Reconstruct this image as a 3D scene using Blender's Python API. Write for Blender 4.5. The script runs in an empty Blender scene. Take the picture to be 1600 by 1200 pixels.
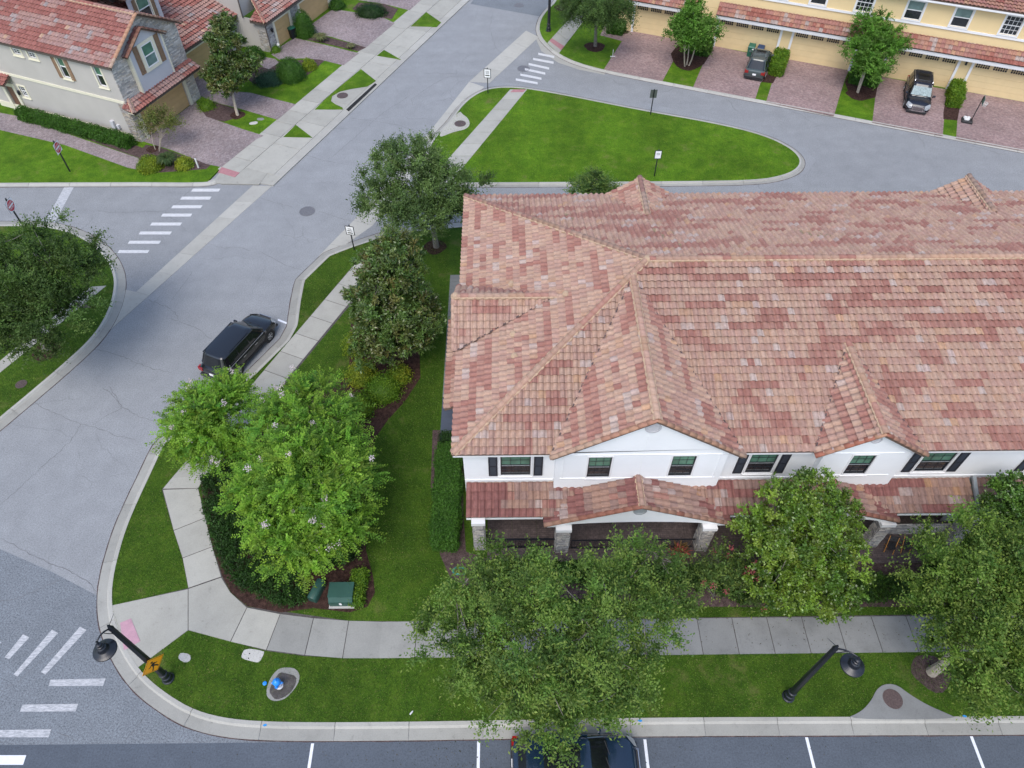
import bpy, bmesh, math, random
import numpy as np
from mathutils import Vector, Matrix, noise
from mathutils.geometry import tessellate_polygon

S = bpy.context.scene
COL = S.collection
R = math.radians
# ------------------------------------------------------------------ camera
CAM_H, CAM_P, CAM_YAW, CAM_F = 32.0, 50.5, 0.65, 1130.0
cam_d = bpy.data.cameras.new("camera")
cam_d.sensor_width = 36.0
cam_d.lens = 36.0 * CAM_F / 1600.0
cam_d.clip_end = 2000.0
cam = bpy.data.objects.new("camera", cam_d)
cam.location = (0, 0, CAM_H)
cam.rotation_euler = (R(90 - CAM_P), 0, R(-CAM_YAW))
COL.objects.link(cam)
S.camera = cam
# ------------------------------------------------------------------ light: overcast noon
SUN_EL, SUN_AZ = 58.0, 200.0          # azimuth the light comes from, degrees clockwise from +Y
w = bpy.data.worlds.new("World")
S.world = w
w.use_nodes = True
wn = w.node_tree
bg = wn.nodes["Background"]
sky = wn.nodes.new("ShaderNodeTexSky")
sky.sky_type = 'NISHITA'
sky.sun_disc = False
sky.sun_elevation = R(SUN_EL)
sky.sun_rotation = R(SUN_AZ)
sky.air_density = 1.0
sky.dust_density = 2.2
sky.ozone_density = 1.0
wn.links.new(sky.outputs[0], bg.inputs[0])
bg.inputs[1].default_value = 0.15
sun_d = bpy.data.lights.new("sun", 'SUN')
sun_d.energy = 1.0
sun_d.angle = R(36)
sun_d.color = (1.0, 0.985, 0.96)
sun = bpy.data.objects.new("sun", sun_d)
_az = R(SUN_AZ)
_dir = Vector((math.sin(_az) * math.cos(R(SUN_EL)), math.cos(_az) * math.cos(R(SUN_EL)), math.sin(R(SUN_EL))))
sun.rotation_euler = _dir.to_track_quat('Z', 'Y').to_euler()
sun.location = _dir * 60
COL.objects.link(sun)
S.view_settings.view_transform = 'Standard'
S.view_settings.look = 'None'
S.view_settings.gamma = 1.0
S.view_settings.use_curve_mapping = False
S.view_settings.exposure = 0.74
S.cycles.max_bounces = 6
S.cycles.diffuse_bounces = 3
S.cycles.transparent_max_bounces = 6
rng = random.Random(7)
nrg = np.random.default_rng(11)

# ------------------------------------------------------------------ measuring: sight lines of the photograph to points of the place
_P, _Y = R(CAM_P), R(CAM_YAW)
def ray(x, y):
    u = (x - 800) / CAM_F; v = (y - 600) / CAM_F
    Yf = math.cos(_P) - v * math.sin(_P); Z = -(math.sin(_P) + v * math.cos(_P))
    c, s = math.cos(_Y), math.sin(_Y)
    return (u * c + Yf * s, -u * s + Yf * c, Z)
def G(x, y, z=0.0):
    r = ray(x, y); t = (z - CAM_H) / r[2]
    return (r[0] * t, r[1] * t)
def GP(pts, z=0.0):
    return [G(x, y, z) for x, y in pts]

class Frame:
    """street grid frame: s along, d toward the street, z up"""
    def __init__(s, o, a):
        s.o = o; s.a = R(a); s.u = (math.cos(s.a), math.sin(s.a)); s.n = (math.sin(s.a), -math.cos(s.a))
        s.M = Matrix(((s.u[0], s.n[0], 0, o[0]), (s.u[1], s.n[1], 0, o[1]), (0, 0, 1, 0), (0, 0, 0, 1)))
    def p(s, a, d): return (s.o[0] + s.u[0] * a + s.n[0] * d, s.o[1] + s.u[1] * a + s.n[1] * d)
    def g(s, x, y, z=0):
        q = G(x, y, z); dx, dy = q[0] - s.o[0], q[1] - s.o[1]
        return (dx * s.u[0] + dy * s.u[1], dx * s.n[0] + dy * s.n[1])
FA = Frame((-28.62, 51.37), 67.1)      # stone house and its row
FN = Frame((12.05, 69.85), -22.8)      # yellow row
FI = Frame((0, 0), 0); FI.M = Matrix.Identity(4)

# ------------------------------------------------------------------ materials
MATS = {}
def nt(name):
    m = bpy.data.materials.new(name); m.use_nodes = True
    MATS[name] = m
    t = m.node_tree
    return m, t, t.nodes["Principled BSDF"]
def N(t, ty, **kw):
    n = t.nodes.new(ty)
    for k, v in kw.items(): setattr(n, k, v)
    return n
def L(t, a, b): t.links.new(a, b)
def coords(t, rot=0, scale=(1, 1, 1)):
    tc = N(t, "ShaderNodeTexCoord"); mp = N(t, "ShaderNodeMapping")
    mp.inputs["Rotation"].default_value = (0, 0, rot); mp.inputs["Scale"].default_value = scale
    L(t, tc.outputs["Object"], mp.inputs["Vector"]); return mp.outputs[0]
def noise_n(t, vec, scale, detail=4, rough=.55, dist=0):
    n = N(t, "ShaderNodeTexNoise"); n.inputs["Scale"].default_value = scale; n.inputs["Detail"].default_value = detail
    n.inputs["Roughness"].default_value = rough; n.inputs["Distortion"].default_value = dist
    L(t, vec, n.inputs["Vector"]); return n.outputs["Fac"]
def ramp(t, fac, stops):
    r = N(t, "ShaderNodeValToRGB"); e = r.color_ramp.elements
    while len(e) < len(stops): e.new(.5)
    for i, (p, c) in enumerate(stops):
        e[i].position = p
        e[i].color = (*c, 1) if isinstance(c, tuple) else (c, c, c, 1)
    L(t, fac, r.inputs[0]); return r.outputs[0]
def mix(t, a, b, fac, mode='MIX'):
    m = N(t, "ShaderNodeMix", data_type='RGBA', blend_type=mode)
    for sock, v in ((m.inputs[0], fac), (m.inputs[6], a), (m.inputs[7], b)):
        if hasattr(v, "is_output") or isinstance(v, bpy.types.NodeSocket): L(t, v, sock)
        elif isinstance(v, tuple): sock.default_value = (*v, 1)
        else: sock.default_value = v
    return m.outputs[2]
def bump(t, b, h, strength, dist=.02):
    n = N(t, "ShaderNodeBump"); n.inputs["Strength"].default_value = strength; n.inputs["Distance"].default_value = dist
    L(t, h, n.inputs["Height"]); L(t, n.outputs[0], b.inputs["Normal"])
def plain(name, c, rough=.7, var=.12, scale=3, metal=0, bmp=0, bscale=60, coat=0, spec=.5, fine=0):
    m, t, b = nt(name)
    v = coords(t)
    f = noise_n(t, v, scale, 5)
    d = tuple(x * (1 - var) for x in c); l = tuple(min(1, x * (1 + var)) for x in c)
    col = ramp(t, f, [(.3, d), (.7, l)])
    if fine:
        f2 = noise_n(t, v, bscale, 2)
        col = mix(t, col, ramp(t, f2, [(.3, 1 - fine), (.7, 1.0)]), 1.0, 'MULTIPLY')
    L(t, col, b.inputs["Base Color"])
    b.inputs["Roughness"].default_value = rough; b.inputs["Metallic"].default_value = metal
    b.inputs["Coat Weight"].default_value = coat; b.inputs["Specular IOR Level"].default_value = spec
    if bmp: bump(t, b, noise_n(t, v, bscale, 3), bmp)
    return m
def tinted(name, rough=.8, streak=.25, scale=9, bmp=.3, bscale=50, spec=.3):
    """colour stored per piece in the mesh ('tint'), grain from the material"""
    m, t, b = nt(name)
    a = N(t, "ShaderNodeAttribute", attribute_name="tint", attribute_type='GEOMETRY')
    v = coords(t)
    f = noise_n(t, v, scale, 6, .65)
    col = mix(t, a.outputs["Color"], ramp(t, f, [(.25, 1 - streak), (.75, 1 + streak * .5)]), 1.0, 'MULTIPLY')
    L(t, col, b.inputs["Base Color"]); b.inputs["Roughness"].default_value = rough
    b.inputs["Specular IOR Level"].default_value = spec
    if bmp: bump(t, b, noise_n(t, v, bscale, 3), bmp, .01)
    return m
def leafmat(name, rough=.5, trans=.3, spec=.4):
    m, t, b = nt(name)
    a = N(t, "ShaderNodeAttribute", attribute_name="tint", attribute_type='GEOMETRY')
    L(t, a.outputs["Color"], b.inputs["Base Color"]); b.inputs["Roughness"].default_value = rough
    b.inputs["Specular IOR Level"].default_value = spec
    tr = N(t, "ShaderNodeBsdfTranslucent"); L(t, mix(t, a.outputs["Color"], (1.0, 1.15, .45), 1.0, 'MULTIPLY'), tr.inputs[0])
    mx = N(t, "ShaderNodeMixShader"); mx.inputs[0].default_value = trans
    L(t, b.outputs[0], mx.inputs[1]); L(t, tr.outputs[0], mx.inputs[2])
    L(t, mx.outputs[0], t.nodes["Material Output"].inputs[0])
    return m
def asphalt(name, c, rot=0, cracks=.6, blotch=.05, speck=.25, cell=.14):
    m, t, b = nt(name)
    v = coords(t, rot)
    col = ramp(t, noise_n(t, v, .12, 4, .6), [(.3, tuple(x * (1 - blotch) for x in c)), (.7, tuple(x * (1 + blotch) for x in c))])
    col = mix(t, col, ramp(t, noise_n(t, v, .9, 5, .7), [(.3, .90), (.7, 1.06)]), 1.0, 'MULTIPLY')
    sp = noise_n(t, v, 15, 3, .8)
    col = mix(t, col, ramp(t, sp, [(.32, 1 - speck), (.5, 1.0), (.68, 1 + speck * .7)]), 1.0, 'MULTIPLY')
    # wheel-worn streaks along the lane
    tc = N(t, "ShaderNodeTexCoord"); mp = N(t, "ShaderNodeMapping")
    mp.inputs["Rotation"].default_value = (0, 0, rot); mp.inputs["Scale"].default_value = (.05, .9, 1)
    L(t, tc.outputs["Object"], mp.inputs["Vector"])
    col = mix(t, col, ramp(t, noise_n(t, mp.outputs[0], 1.0, 4, .5), [(.35, .965), (.65, 1.02)]), 1.0, 'MULTIPLY')
    if cracks:
        vo = N(t, "ShaderNodeTexVoronoi", feature='DISTANCE_TO_EDGE'); vo.inputs["Scale"].default_value = cell
        nn = N(t, "ShaderNodeTexNoise"); nn.inputs["Scale"].default_value = .7; nn.inputs["Detail"].default_value = 6
        L(t, v, nn.inputs["Vector"])
        vm = N(t, "ShaderNodeVectorMath", operation='MULTIPLY_ADD')
        vm.inputs[1].default_value = (1.3, 1.3, 0); L(t, nn.outputs["Color"], vm.inputs[0]); L(t, v, vm.inputs[2])
        L(t, vm.outputs[0], vo.inputs["Vector"])
        line = ramp(t, vo.outputs["Distance"], [(0.0, 1.0), (.0045, .0)])
        gate = ramp(t, noise_n(t, v, .22, 2), [(.44, 0.0), (.56, 1.0)])
        g2 = mix(t, (0, 0, 0), line, gate)
        g3 = N(t, "ShaderNodeMath", operation='MULTIPLY'); L(t, g2, g3.inputs[0]); g3.inputs[1].default_value = cracks
        col = mix(t, col, tuple(x * .35 for x in c), g3.outputs[0])
    L(t, col, b.inputs["Base Color"]); b.inputs["Roughness"].default_value = .88; b.inputs["Specular IOR Level"].default_value = .3
    bump(t, b, sp, .35, .01)
    return m
def pavers(name, c1, c2, mortar, rot, sx=4.6):
    m, t, b = nt(name)
    v = coords(t, rot)
    br = N(t, "ShaderNodeTexBrick"); br.inputs["Scale"].default_value = sx
    br.inputs["Mortar Size"].default_value = .03; br.inputs["Brick Width"].default_value = 1.0; br.inputs["Row Height"].default_value = .5
    br.inputs["Color1"].default_value = (*c1, 1); br.inputs["Color2"].default_value = (*c2, 1); br.inputs["Mortar"].default_value = (*mortar, 1)
    L(t, v, br.inputs["Vector"])
    col = mix(t, br.outputs["Color"], ramp(t, noise_n(t, v, 5.5, 4, .8), [(.3, .55), (.7, 1.25)]), 1.0, 'MULTIPLY')
    col = mix(t, col, ramp(t, noise_n(t, v, .35, 4), [(.3, .82), (.7, 1.12)]), 1.0, 'MULTIPLY')
    L(t, col, b.inputs["Base Color"]); b.inputs["Roughness"].default_value = .85
    bump(t, b, br.outputs["Fac"], -.4, .01)
    return m
def lawn_mat(name, k=1.0):
    m, t, b = nt(name)
    v = coords(t)
    col = ramp(t, noise_n(t, v, 1.1, 6, .7), [(.3, (.032 * k, .075 * k, .007)), (.5, (.050 * k, .105 * k, .009)), (.7, (.078 * k, .135 * k, .014))])
    col = mix(t, col, ramp(t, noise_n(t, v, 14, 4, .8), [(.3, .45), (.7, 1.4)]), 1.0, 'MULTIPLY')
    col = mix(t, col, ramp(t, noise_n(t, v, .28, 3, .5), [(.3, .78), (.7, 1.25)]), 1.0, 'MULTIPLY')
    dry = ramp(t, noise_n(t, v, .55, 5, .7), [(.58, 0.0), (.74, .7)])
    col = mix(t, col, (.14, .12, .055), dry)
    L(t, col, b.inputs["Base Color"]); b.inputs["Roughness"].default_value = .9; b.inputs["Specular IOR Level"].default_value = .15
    bump(t, b, noise_n(t, v, 30, 3, .8), .8, .04)
    return m
def concrete_mat(name, c, stain=.16):
    m, t, b = nt(name)
    v = coords(t)
    col = ramp(t, noise_n(t, v, .8, 6, .65), [(.28, tuple(x * (1 - stain) for x in c)), (.55, c), (.75, tuple(min(1, x * 1.05) for x in c))])
    col = mix(t, col, ramp(t, noise_n(t, v, 25, 3, .7), [(.3, .90), (.7, 1.06)]), 1.0, 'MULTIPLY')
    col = mix(t, col, ramp(t, noise_n(t, v, 3.2, 5, .75), [(.24, .72), (.40, 1.0)]), 1.0, 'MULTIPLY')
    oi_ = N(t, "ShaderNodeObjectInfo"); col = mix(t, col, ramp(t, oi_.outputs["Random"], [(0, .90), (1, 1.07)]), 1.0, 'MULTIPLY')
    L(t, col, b.inputs["Base Color"]); b.inputs["Roughness"].default_value = .85; b.inputs["Specular IOR Level"].default_value = .25
    bump(t, b, noise_n(t, v, 40, 3), .15, .01)
    return m
def paint_mat(name, c, under, wear=.5):
    m, t, b = nt(name)
    v = coords(t)
    tc = N(t, "ShaderNodeTexCoord"); mp = N(t, "ShaderNodeMapping"); mp.inputs["Scale"].default_value = (.7, 3.0, 1); L(t, tc.outputs["Object"], mp.inputs["Vector"])
    f = ramp(t, noise_n(t, mp.outputs[0], 5, 7, .85), [(wear - .12, 0.05), (wear + .10, 1.0)])
    L(t, mix(t, under, c, f), b.inputs["Base Color"]); b.inputs["Roughness"].default_value = .75
    return m
def glass_mat(name, c, rough=.06):
    m, t, b = nt(name)
    v = coords(t)
    L(t, ramp(t, noise_n(t, v, 1.5, 3), [(.3, tuple(x * .7 for x in c)), (.7, tuple(x * 1.3 for x in c))]), b.inputs["Base Color"])
    b.inputs["Roughness"].default_value = rough; b.inputs["Specular IOR Level"].default_value = .7
    return m

asphalt('asphalt', (.275, .284, .292), rot=R(-66), cracks=.3, cell=.17, speck=.30)
asphalt('asphalt_street', (.262, .270, .276), rot=0, cracks=.4, speck=.35, cell=.1)
asphalt('asphalt_patch', (.186, .204, .222), rot=R(20), cracks=.25, speck=.55)
asphalt('asphalt_dark', (.096, .112, .135), rot=0, cracks=0, blotch=.07)
concrete_mat('concrete', (.40, .39, .345), .12)
concrete_mat('kerb_concrete', (.42, .41, .37), .10)
concrete_mat('gutter_concrete', (.33, .325, .295), .16)
concrete_mat('concrete_mid', (.31, .308, .285), .14)
concrete_mat('concrete_old_vignetted', (.235, .24, .235), .22)  # old concrete; part of the darkness is lens vignette put into the colour
concrete_mat('precast', (.50, .49, .46), .08)
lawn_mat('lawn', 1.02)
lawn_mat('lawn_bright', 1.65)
plain('mulch', (.075, .042, .034), .95, .5, 6, bmp=1, bscale=25, fine=.6, spec=.1)
plain('mulch_grey', (.13, .09, .085), .95, .4, 6, bmp=1, bscale=25, fine=.6, spec=.1)
plain('soil', (.115, .105, .10), .95, .3, 4, bmp=.6, bscale=30, fine=.4, spec=.1)
pavers('pavers_grey', (.275, .215, .21), (.34, .285, .285), (.17, .14, .14), R(-67))
pavers('pavers_red', (.29, .19, .18), (.36, .26, .245), (.21, .16, .155), R(22))
pavers('pavers_porch', (.10, .075, .07), (.14, .105, .10), (.06, .05, .05), 0)
plain('ramp_pink', (.50, .29, .345), .85, .12, 4, bmp=.5, bscale=50, fine=.12)
plain('ramp_red', (.42, .20, .21), .85, .12, 4, bmp=.5, bscale=50, fine=.12)
plain('stucco_white', (.86, .88, .89), .9, .03, .8, bmp=.15, bscale=60, fine=.03, spec=.2)
plain('stucco_grey', (.49, .465, .43), .9, .05, .6, bmp=.2, bscale=60, fine=.04, spec=.2)
plain('stucco_light', (.52, .52, .54), .9, .04, .8, bmp=.15, bscale=60, spec=.2)
plain('stucco_yellow', (.80, .62, .34), .9, .04, .6, bmp=.15, bscale=60, fine=.03, spec=.2)
plain('trim_white', (.80, .80, .80), .6, .03, 2)
plain('trim_cream', (.74, .70, .55), .7, .04, 2)
plain('fascia_dark', (.10, .085, .075), .7, .1, 3)
plain('garage_tan', (.56, .38, .18), .6, .06, 1.5, bmp=.1, bscale=20)
plain('garage_yellow', (.74, .58, .32), .6, .04, 1.5)
plain('shutter_black', (.018, .022, .032), .5, .1, 3)
plain('shutter_brown', (.24, .15, .085), .7, .12, 6)
plain('door_brown', (.16, .085, .055), .5, .1, 4)
plain('door_dark', (.05, .05, .055), .5, .1, 4)
glass_mat('glass_dark', (.020, .024, .028))
glass_mat('glass_green', (.09, .20, .14), .15)
glass_mat('glass_car', (.010, .012, .014), .04)
glass_mat('glass_pale', (.16, .24, .22), .12)
tinted('roof_clay', .75, .30, 7, .35, 45)
tinted('stone', .85, .30, 9, .6, 40)
tinted('grass_blades', .8, 0, 5, 0)
leafmat('leaf', .55, .36, .3)
leafmat('leaf_glossy', .33, .15, .5)
leafmat('petal', .6, .3, .2)
plain('mortar', (.45, .32, .215), .9, .15, 6, bmp=.4, bscale=40)
plain('bark_grey', (.24, .22, .19), .9, .3, 9, bmp=.8, bscale=30, fine=.3)
plain('bark_brown', (.13, .10, .075), .9, .3, 9, bmp=.8, bscale=30, fine=.3)
plain('bark_pale', (.42, .36, .28), .8, .2, 7, bmp=.4, bscale=30)
plain('metal_black', (.011, .013, .018), .35, .15, 6, spec=.6)
plain('iron', (.12, .085, .08), .6, .3, 12, bmp=.8, bscale=70, metal=.3)
plain('iron_grey', (.15, .15, .16), .6, .25, 12, bmp=.6, bscale=70)
plain('green_box', (.028, .085, .066), .45, .06, 2)
plain('bin_green', (.02, .13, .085), .45, .06, 3)
plain('bin_blue', (.015, .045, .12), .45, .06, 3)
plain('bin_black', (.014, .016, .020), .5, .1, 3)
plain('paint_black', (.010, .011, .014), .18, .08, 2, coat=.7)
plain('paint_navy', (.009, .012, .022), .25, .08, 2, coat=.3)
plain('paint_blue', (.008, .020, .042), .16, .08, 2, coat=.8)
plain('paint_green_grey', (.055, .075, .075), .25, .08, 2, coat=.5)
plain('rubber', (.012, .012, .013), .8, .1, 5)
plain('alloy', (.50, .51, .53), .3, .05, 4, metal=.8)
plain('chrome', (.72, .73, .75), .15, .03, 4, metal=.9)
plain('plastic_dark', (.02, .02, .022), .6, .1, 4)
plain('lamp_clear', (.30, .32, .33), .12, .1, 9, coat=.6)
plain('lamp_red', (.30, .012, .010), .2, .1, 5, coat=.6)
plain('sunshade', (.24, .31, .31), .5, .35, 9)
plain('sign_white', (.92, .92, .92), .4, .02, 2)
plain('sign_red', (.58, .018, .045), .4, .03, 2)
plain('sign_amber', (.85, .36, .012), .4, .03, 2)
plain('sign_back', (.20, .21, .22), .4, .05, 4, metal=.6)
plain('ink', (.012, .012, .014), .5, .02, 4)
plain('hydrant_blue', (.02, .26, .80), .35, .06, 6, coat=.3)
plain('hydrant_silver', (.55, .56, .60), .4, .06, 6)
plain('nest', (.26, .20, .13), .95, .3, 14, bmp=.6, bscale=40)
plain('teal', (.03, .26, .22), .5, .1, 6)
plain('slate', (.075, .09, .125), .6, .1, 1.2)
plain('wood_orange', (.50, .22, .045), .6, .15, 10)
plain('white_plastic', (.70, .70, .68), .5, .06, 5)
plain('gutter_metal', (.33, .36, .37), .4, .06, 5)
plain('crack_fill', (.145, .145, .15), .95, .3, 8)
plain('dark_void', (.012, .012, .012), .9, .1, 4)
plain('blue_spray', (.02, .25, .60), .8, .2, 20)
paint_mat('road_paint', (.62, .62, .62), (.27, .275, .285), .42)
paint_mat('road_paint_worn', (.58, .58, .59), (.22, .235, .25), .50)
plain('road_paint_new', (.74, .76, .80), .7, .05, 8)

# ------------------------------------------------------------------ building blocks
WM = {}
def tag(o, label=None, cat=None, group=None, kind=None):
    if label: o["label"] = label
    if cat: o["category"] = cat
    if group: o["group"] = group
    if kind: o["kind"] = kind
    return o
def empty(name, M=None, label=None, cat=None, group=None, kind=None):
    o = bpy.data.objects.new(name, None); COL.objects.link(o)
    if M is None: M = Matrix.Identity(4)
    if isinstance(M, tuple): M = Matrix.Translation(Vector(M))
    o.matrix_world = M; o.empty_display_size = .3
    WM[o.name] = M.copy()
    return tag(o, label, cat, group, kind)
def link_mesh(name, me, parent=None, origin=None):
    o = bpy.data.objects.new(name, me); COL.objects.link(o)
    if parent is not None:
        Mp = WM[parent.name]; me.transform(Mp.inverted()); o.parent = parent; WM[o.name] = Mp
    elif origin is not None:
        M = Matrix.Translation(Vector(origin)); me.transform(M.inverted()); o.matrix_world = M; WM[o.name] = M
    else: WM[o.name] = Matrix.Identity(4)
    return o
def rot_to(a, b):
    """matrix whose Z runs from a to b"""
    d = (Vector(b) - Vector(a)).normalized()
    return d.to_track_quat('Z', 'Y').to_matrix()
class MB:
    def __init__(s, M=None):
        s.v = []; s.f = []; s.c = []; s.mi = []; s.mats = []; s.M = M; s.has_c = False
    def m(s, name):
        if name not in s.mats: s.mats.append(name)
        return s.mats.index(name)
    def add(s, vs, fs, mat=0, col=None):
        b = len(s.v)
        s.v += [tuple(v) for v in vs]
        for f in fs:
            s.f.append(tuple(i + b for i in f)); s.mi.append(mat); s.c.append(col)
        if col: s.has_c = True
    def box(s, lo, hi, mat=0, col=None, bev=0):
        x0, y0, z0 = lo; x1, y1, z1 = hi
        if bev:
            b = bev
            vs = [(x0, y0, z0), (x1, y0, z0), (x1, y1, z0), (x0, y1, z0), (x0, y0, z1 - b), (x1, y0, z1 - b), (x1, y1, z1 - b), (x0, y1, z1 - b),
                  (x0 + b, y0 + b, z1), (x1 - b, y0 + b, z1), (x1 - b, y1 - b, z1), (x0 + b, y1 - b, z1)]
            fs = [(3, 2, 1, 0), (0, 1, 5, 4), (1, 2, 6, 5), (2, 3, 7, 6), (3, 0, 4, 7), (4, 5, 9, 8), (5, 6, 10, 9), (6, 7, 11, 10), (7, 4, 8, 11), (8, 9, 10, 11)]
        else:
            vs = [(x0, y0, z0), (x1, y0, z0), (x1, y1, z0), (x0, y1, z0), (x0, y0, z1), (x1, y0, z1), (x1, y1, z1), (x0, y1, z1)]
            fs = [(3, 2, 1, 0), (4, 5, 6, 7), (0, 1, 5, 4), (1, 2, 6, 5), (2, 3, 7, 6), (3, 0, 4, 7)]
        s.add(vs, fs, mat, col)
    def obox(s, c, R3, h, mat=0, col=None):
        """box centred at c, rotation matrix R3 (3x3), half sizes h"""
        c = Vector(c); vs = []
        for z in (-1, 1):
            for x, y in ((-1, -1), (1, -1), (1, 1), (-1, 1)):
                vs.append(c + R3 @ Vector((x * h[0], y * h[1], z * h[2])))
        s.add(vs, [(3, 2, 1, 0), (4, 5, 6, 7), (0, 1, 5, 4), (1, 2, 6, 5), (2, 3, 7, 6), (3, 0, 4, 7)], mat, col)
    def bar(s, a, b, wd, th, mat=0, col=None, up=(0, 0, 1)):
        a = Vector(a); b = Vector(b); d = (b - a); ln = d.length; d.normalize()
        up = Vector(up); x = d.cross(up)
        if x.length < 1e-4: x = d.cross(Vector((0, 1, 0)))
        x.normalize(); y = x.cross(d)
        s.obox((a + b) / 2, Matrix((x, y, d)).transposed(), (wd / 2, th / 2, ln / 2), mat, col)
    def prism(s, poly, z0, z1, mat=0, col=None, bottom=False):
        n = len(poly); area = sum(poly[i][0] * poly[(i + 1) % n][1] - poly[(i + 1) % n][0] * poly[i][1] for i in range(n))
        if area < 0: poly = poly[::-1]
        vs = [(x, y, z1) for x, y in poly] + [(x, y, z0) for x, y in poly]
        tris = tessellate_polygon([[Vector((x, y, 0)) for x, y in poly]])
        fs = []
        for t in tris:
            a, b, c = t
            A = (poly[b][0] - poly[a][0]) * (poly[c][1] - poly[a][1]) - (poly[c][0] - poly[a][0]) * (poly[b][1] - poly[a][1])
            fs.append(t if A > 0 else (a, c, b))
            if bottom: fs.append(tuple(i + n for i in ((a, c, b) if A > 0 else (a, b, c))))
        if z1 - z0 > 1e-5:
            fs += [(i + n, (i + 1) % n + n, (i + 1) % n, i) for i in range(n)]
        s.add(vs, fs, mat, col)
    def poly3(s, pts, th, nrm, mat=0, col=None):
        """flat polygon in space given thickness th along -nrm (points counter-clockwise seen from nrm)"""
        n = len(pts); nv = Vector(nrm).normalized()
        vs = [Vector(p) for p in pts] + [Vector(p) - nv * th for p in pts]
        fs = [tuple(range(n)), tuple(range(2 * n - 1, n - 1, -1))] + [(i + n, (i + 1) % n + n, (i + 1) % n, i) for i in range(n)]
        s.add(vs, fs, mat, col)
    def tube(s, pts, rad, n=8, mat=0, col=None, cap=True):
        P = [Vector(p) for p in pts]; m = len(P)
        if not hasattr(rad, "__len__"): rad = [rad] * m
        vs = []; fs = []; x = None
        for i in range(m):
            d = (P[min(i + 1, m - 1)] - P[max(i - 1, 0)])
            if d.length < 1e-7: d = Vector((0, 0, 1))
            d.normalize()
            if x is None:
                x = d.cross(Vector((0, 0, 1)))
                if x.length < .1: x = d.cross(Vector((1, 0, 0)))
            x = (x - d * x.dot(d)).normalized(); y = d.cross(x)
            for k in range(n):
                a = 2 * math.pi * k / n
                vs.append(P[i] + (x * math.cos(a) + y * math.sin(a)) * rad[i])
        for i in range(m - 1):
            for k in range(n):
                a = i * n + k; b = i * n + (k + 1) % n
                fs.append((a, b, b + n, a + n))
        if cap: fs += [tuple(range(n - 1, -1, -1)), tuple(range((m - 1) * n, m * n))]
        s.add(vs, fs, mat, col)
    def lathe(s, prof, c=(0, 0, 0), n=16, mat=0, col=None, axis=None):
        """profile of (radius, height)"""
        vs = []; fs = []; A = axis if axis is not None else Matrix.Identity(3); c = Vector(c)
        for r, z in prof:
            for k in range(n):
                a = 2 * math.pi * k / n
                vs.append(c + A @ Vector((r * math.cos(a), r * math.sin(a), z)))
        for i in range(len(prof) - 1):
            for k in range(n):
                a = i * n + k; b = i * n + (k + 1) % n
                fs.append((a, b, b + n, a + n))
        fs += [tuple(range(n - 1, -1, -1)), tuple(range((len(prof) - 1) * n, len(prof) * n))]
        s.add(vs, fs, mat, col)
    def build(s, name, mat=None, parent=None, origin=None, smooth=False, label=None, cat=None, group=None, kind=None):
        me = bpy.data.meshes.new(name)
        vs = s.v
        if s.M is not None:
            vs = [tuple(s.M @ Vector(v)) for v in vs]
            if s.M.determinant() < 0: s.f = [f[::-1] for f in s.f]
        me.from_pydata(vs, [], s.f)
        names = s.mats if s.mats else [mat]
        for n_ in names: me.materials.append(MATS[n_])
        if len(names) > 1: me.polygons.foreach_set("material_index", s.mi)
        if s.has_c:
            at = me.attributes.new("tint", 'FLOAT_COLOR', 'FACE')
            arr = np.ones((len(s.f), 4), np.float32)
            for i, c in enumerate(s.c):
                if c: arr[i, :3] = c
            at.data.foreach_set("color", arr.ravel())
        if smooth:
            me.polygons.foreach_set("use_smooth", [True] * len(s.f))
            try: me.set_sharp_from_angle(angle=R(35))
            except Exception: pass
        me.update()
        return tag(link_mesh(name, me, parent, origin), label, cat, group, kind)
def np_mesh(name, verts, faces, cols, mat, parent=None, origin=None):
    """many small flat faces (quads or triangles) with a colour each"""
    me = bpy.data.meshes.new(name); nv = len(verts); nf, k = faces.shape
    me.vertices.add(nv); me.vertices.foreach_set("co", verts.astype(np.float32).ravel())
    me.loops.add(nf * k); me.loops.foreach_set("vertex_index", faces.astype(np.int32).ravel())
    me.polygons.add(nf); me.polygons.foreach_set("loop_start", np.arange(0, nf * k, k, dtype=np.int32))
    try: me.polygons.foreach_set("loop_total", np.full(nf, k, dtype=np.int32))
    except Exception: pass
    me.materials.append(MATS[mat])
    at = me.attributes.new("tint", 'FLOAT_COLOR', 'FACE')
    c = np.ones((nf, 4), np.float32); c[:, :3] = cols
    at.data.foreach_set("color", c.ravel())
    me.update(calc_edges=True); me.validate()
    return link_mesh(name, me, parent, origin)
def pip(px, py, poly):
    """vectorised point in polygon"""
    inside = np.zeros(len(px), bool); n = len(poly); j = n - 1
    for i in range(n):
        xi, yi = poly[i]; xj, yj = poly[j]
        c = ((yi > py) != (yj > py)) & (px < (xj - xi) * (py - yi) / ((yj - yi) or 1e-9) + xi)
        inside ^= c; j = i
    return inside
def chaikin(p, it=2, closed=False):
    for _ in range(it):
        q = []
        n = len(p)
        rngi = range(n) if closed else range(n - 1)
        if not closed: q.append(p[0])
        for i in rngi:
            a, b = p[i], p[(i + 1) % n]
            q.append((a[0] * .75 + b[0] * .25, a[1] * .75 + b[1] * .25)); q.append((a[0] * .25 + b[0] * .75, a[1] * .25 + b[1] * .75))
        if not closed: q.append(p[-1])
        p = q
    return p
def resample(p, step):
    out = [p[0]]; acc = 0
    for i in range(len(p) - 1):
        a = Vector(p[i]); b = Vector(p[i + 1]); d = (b - a).length; t = step - acc
        while t <= d:
            q = a.lerp(b, t / d); out.append((q.x, q.y)); t += step
        acc = (acc + d) % step
    out.append(p[-1])
    return out
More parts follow.
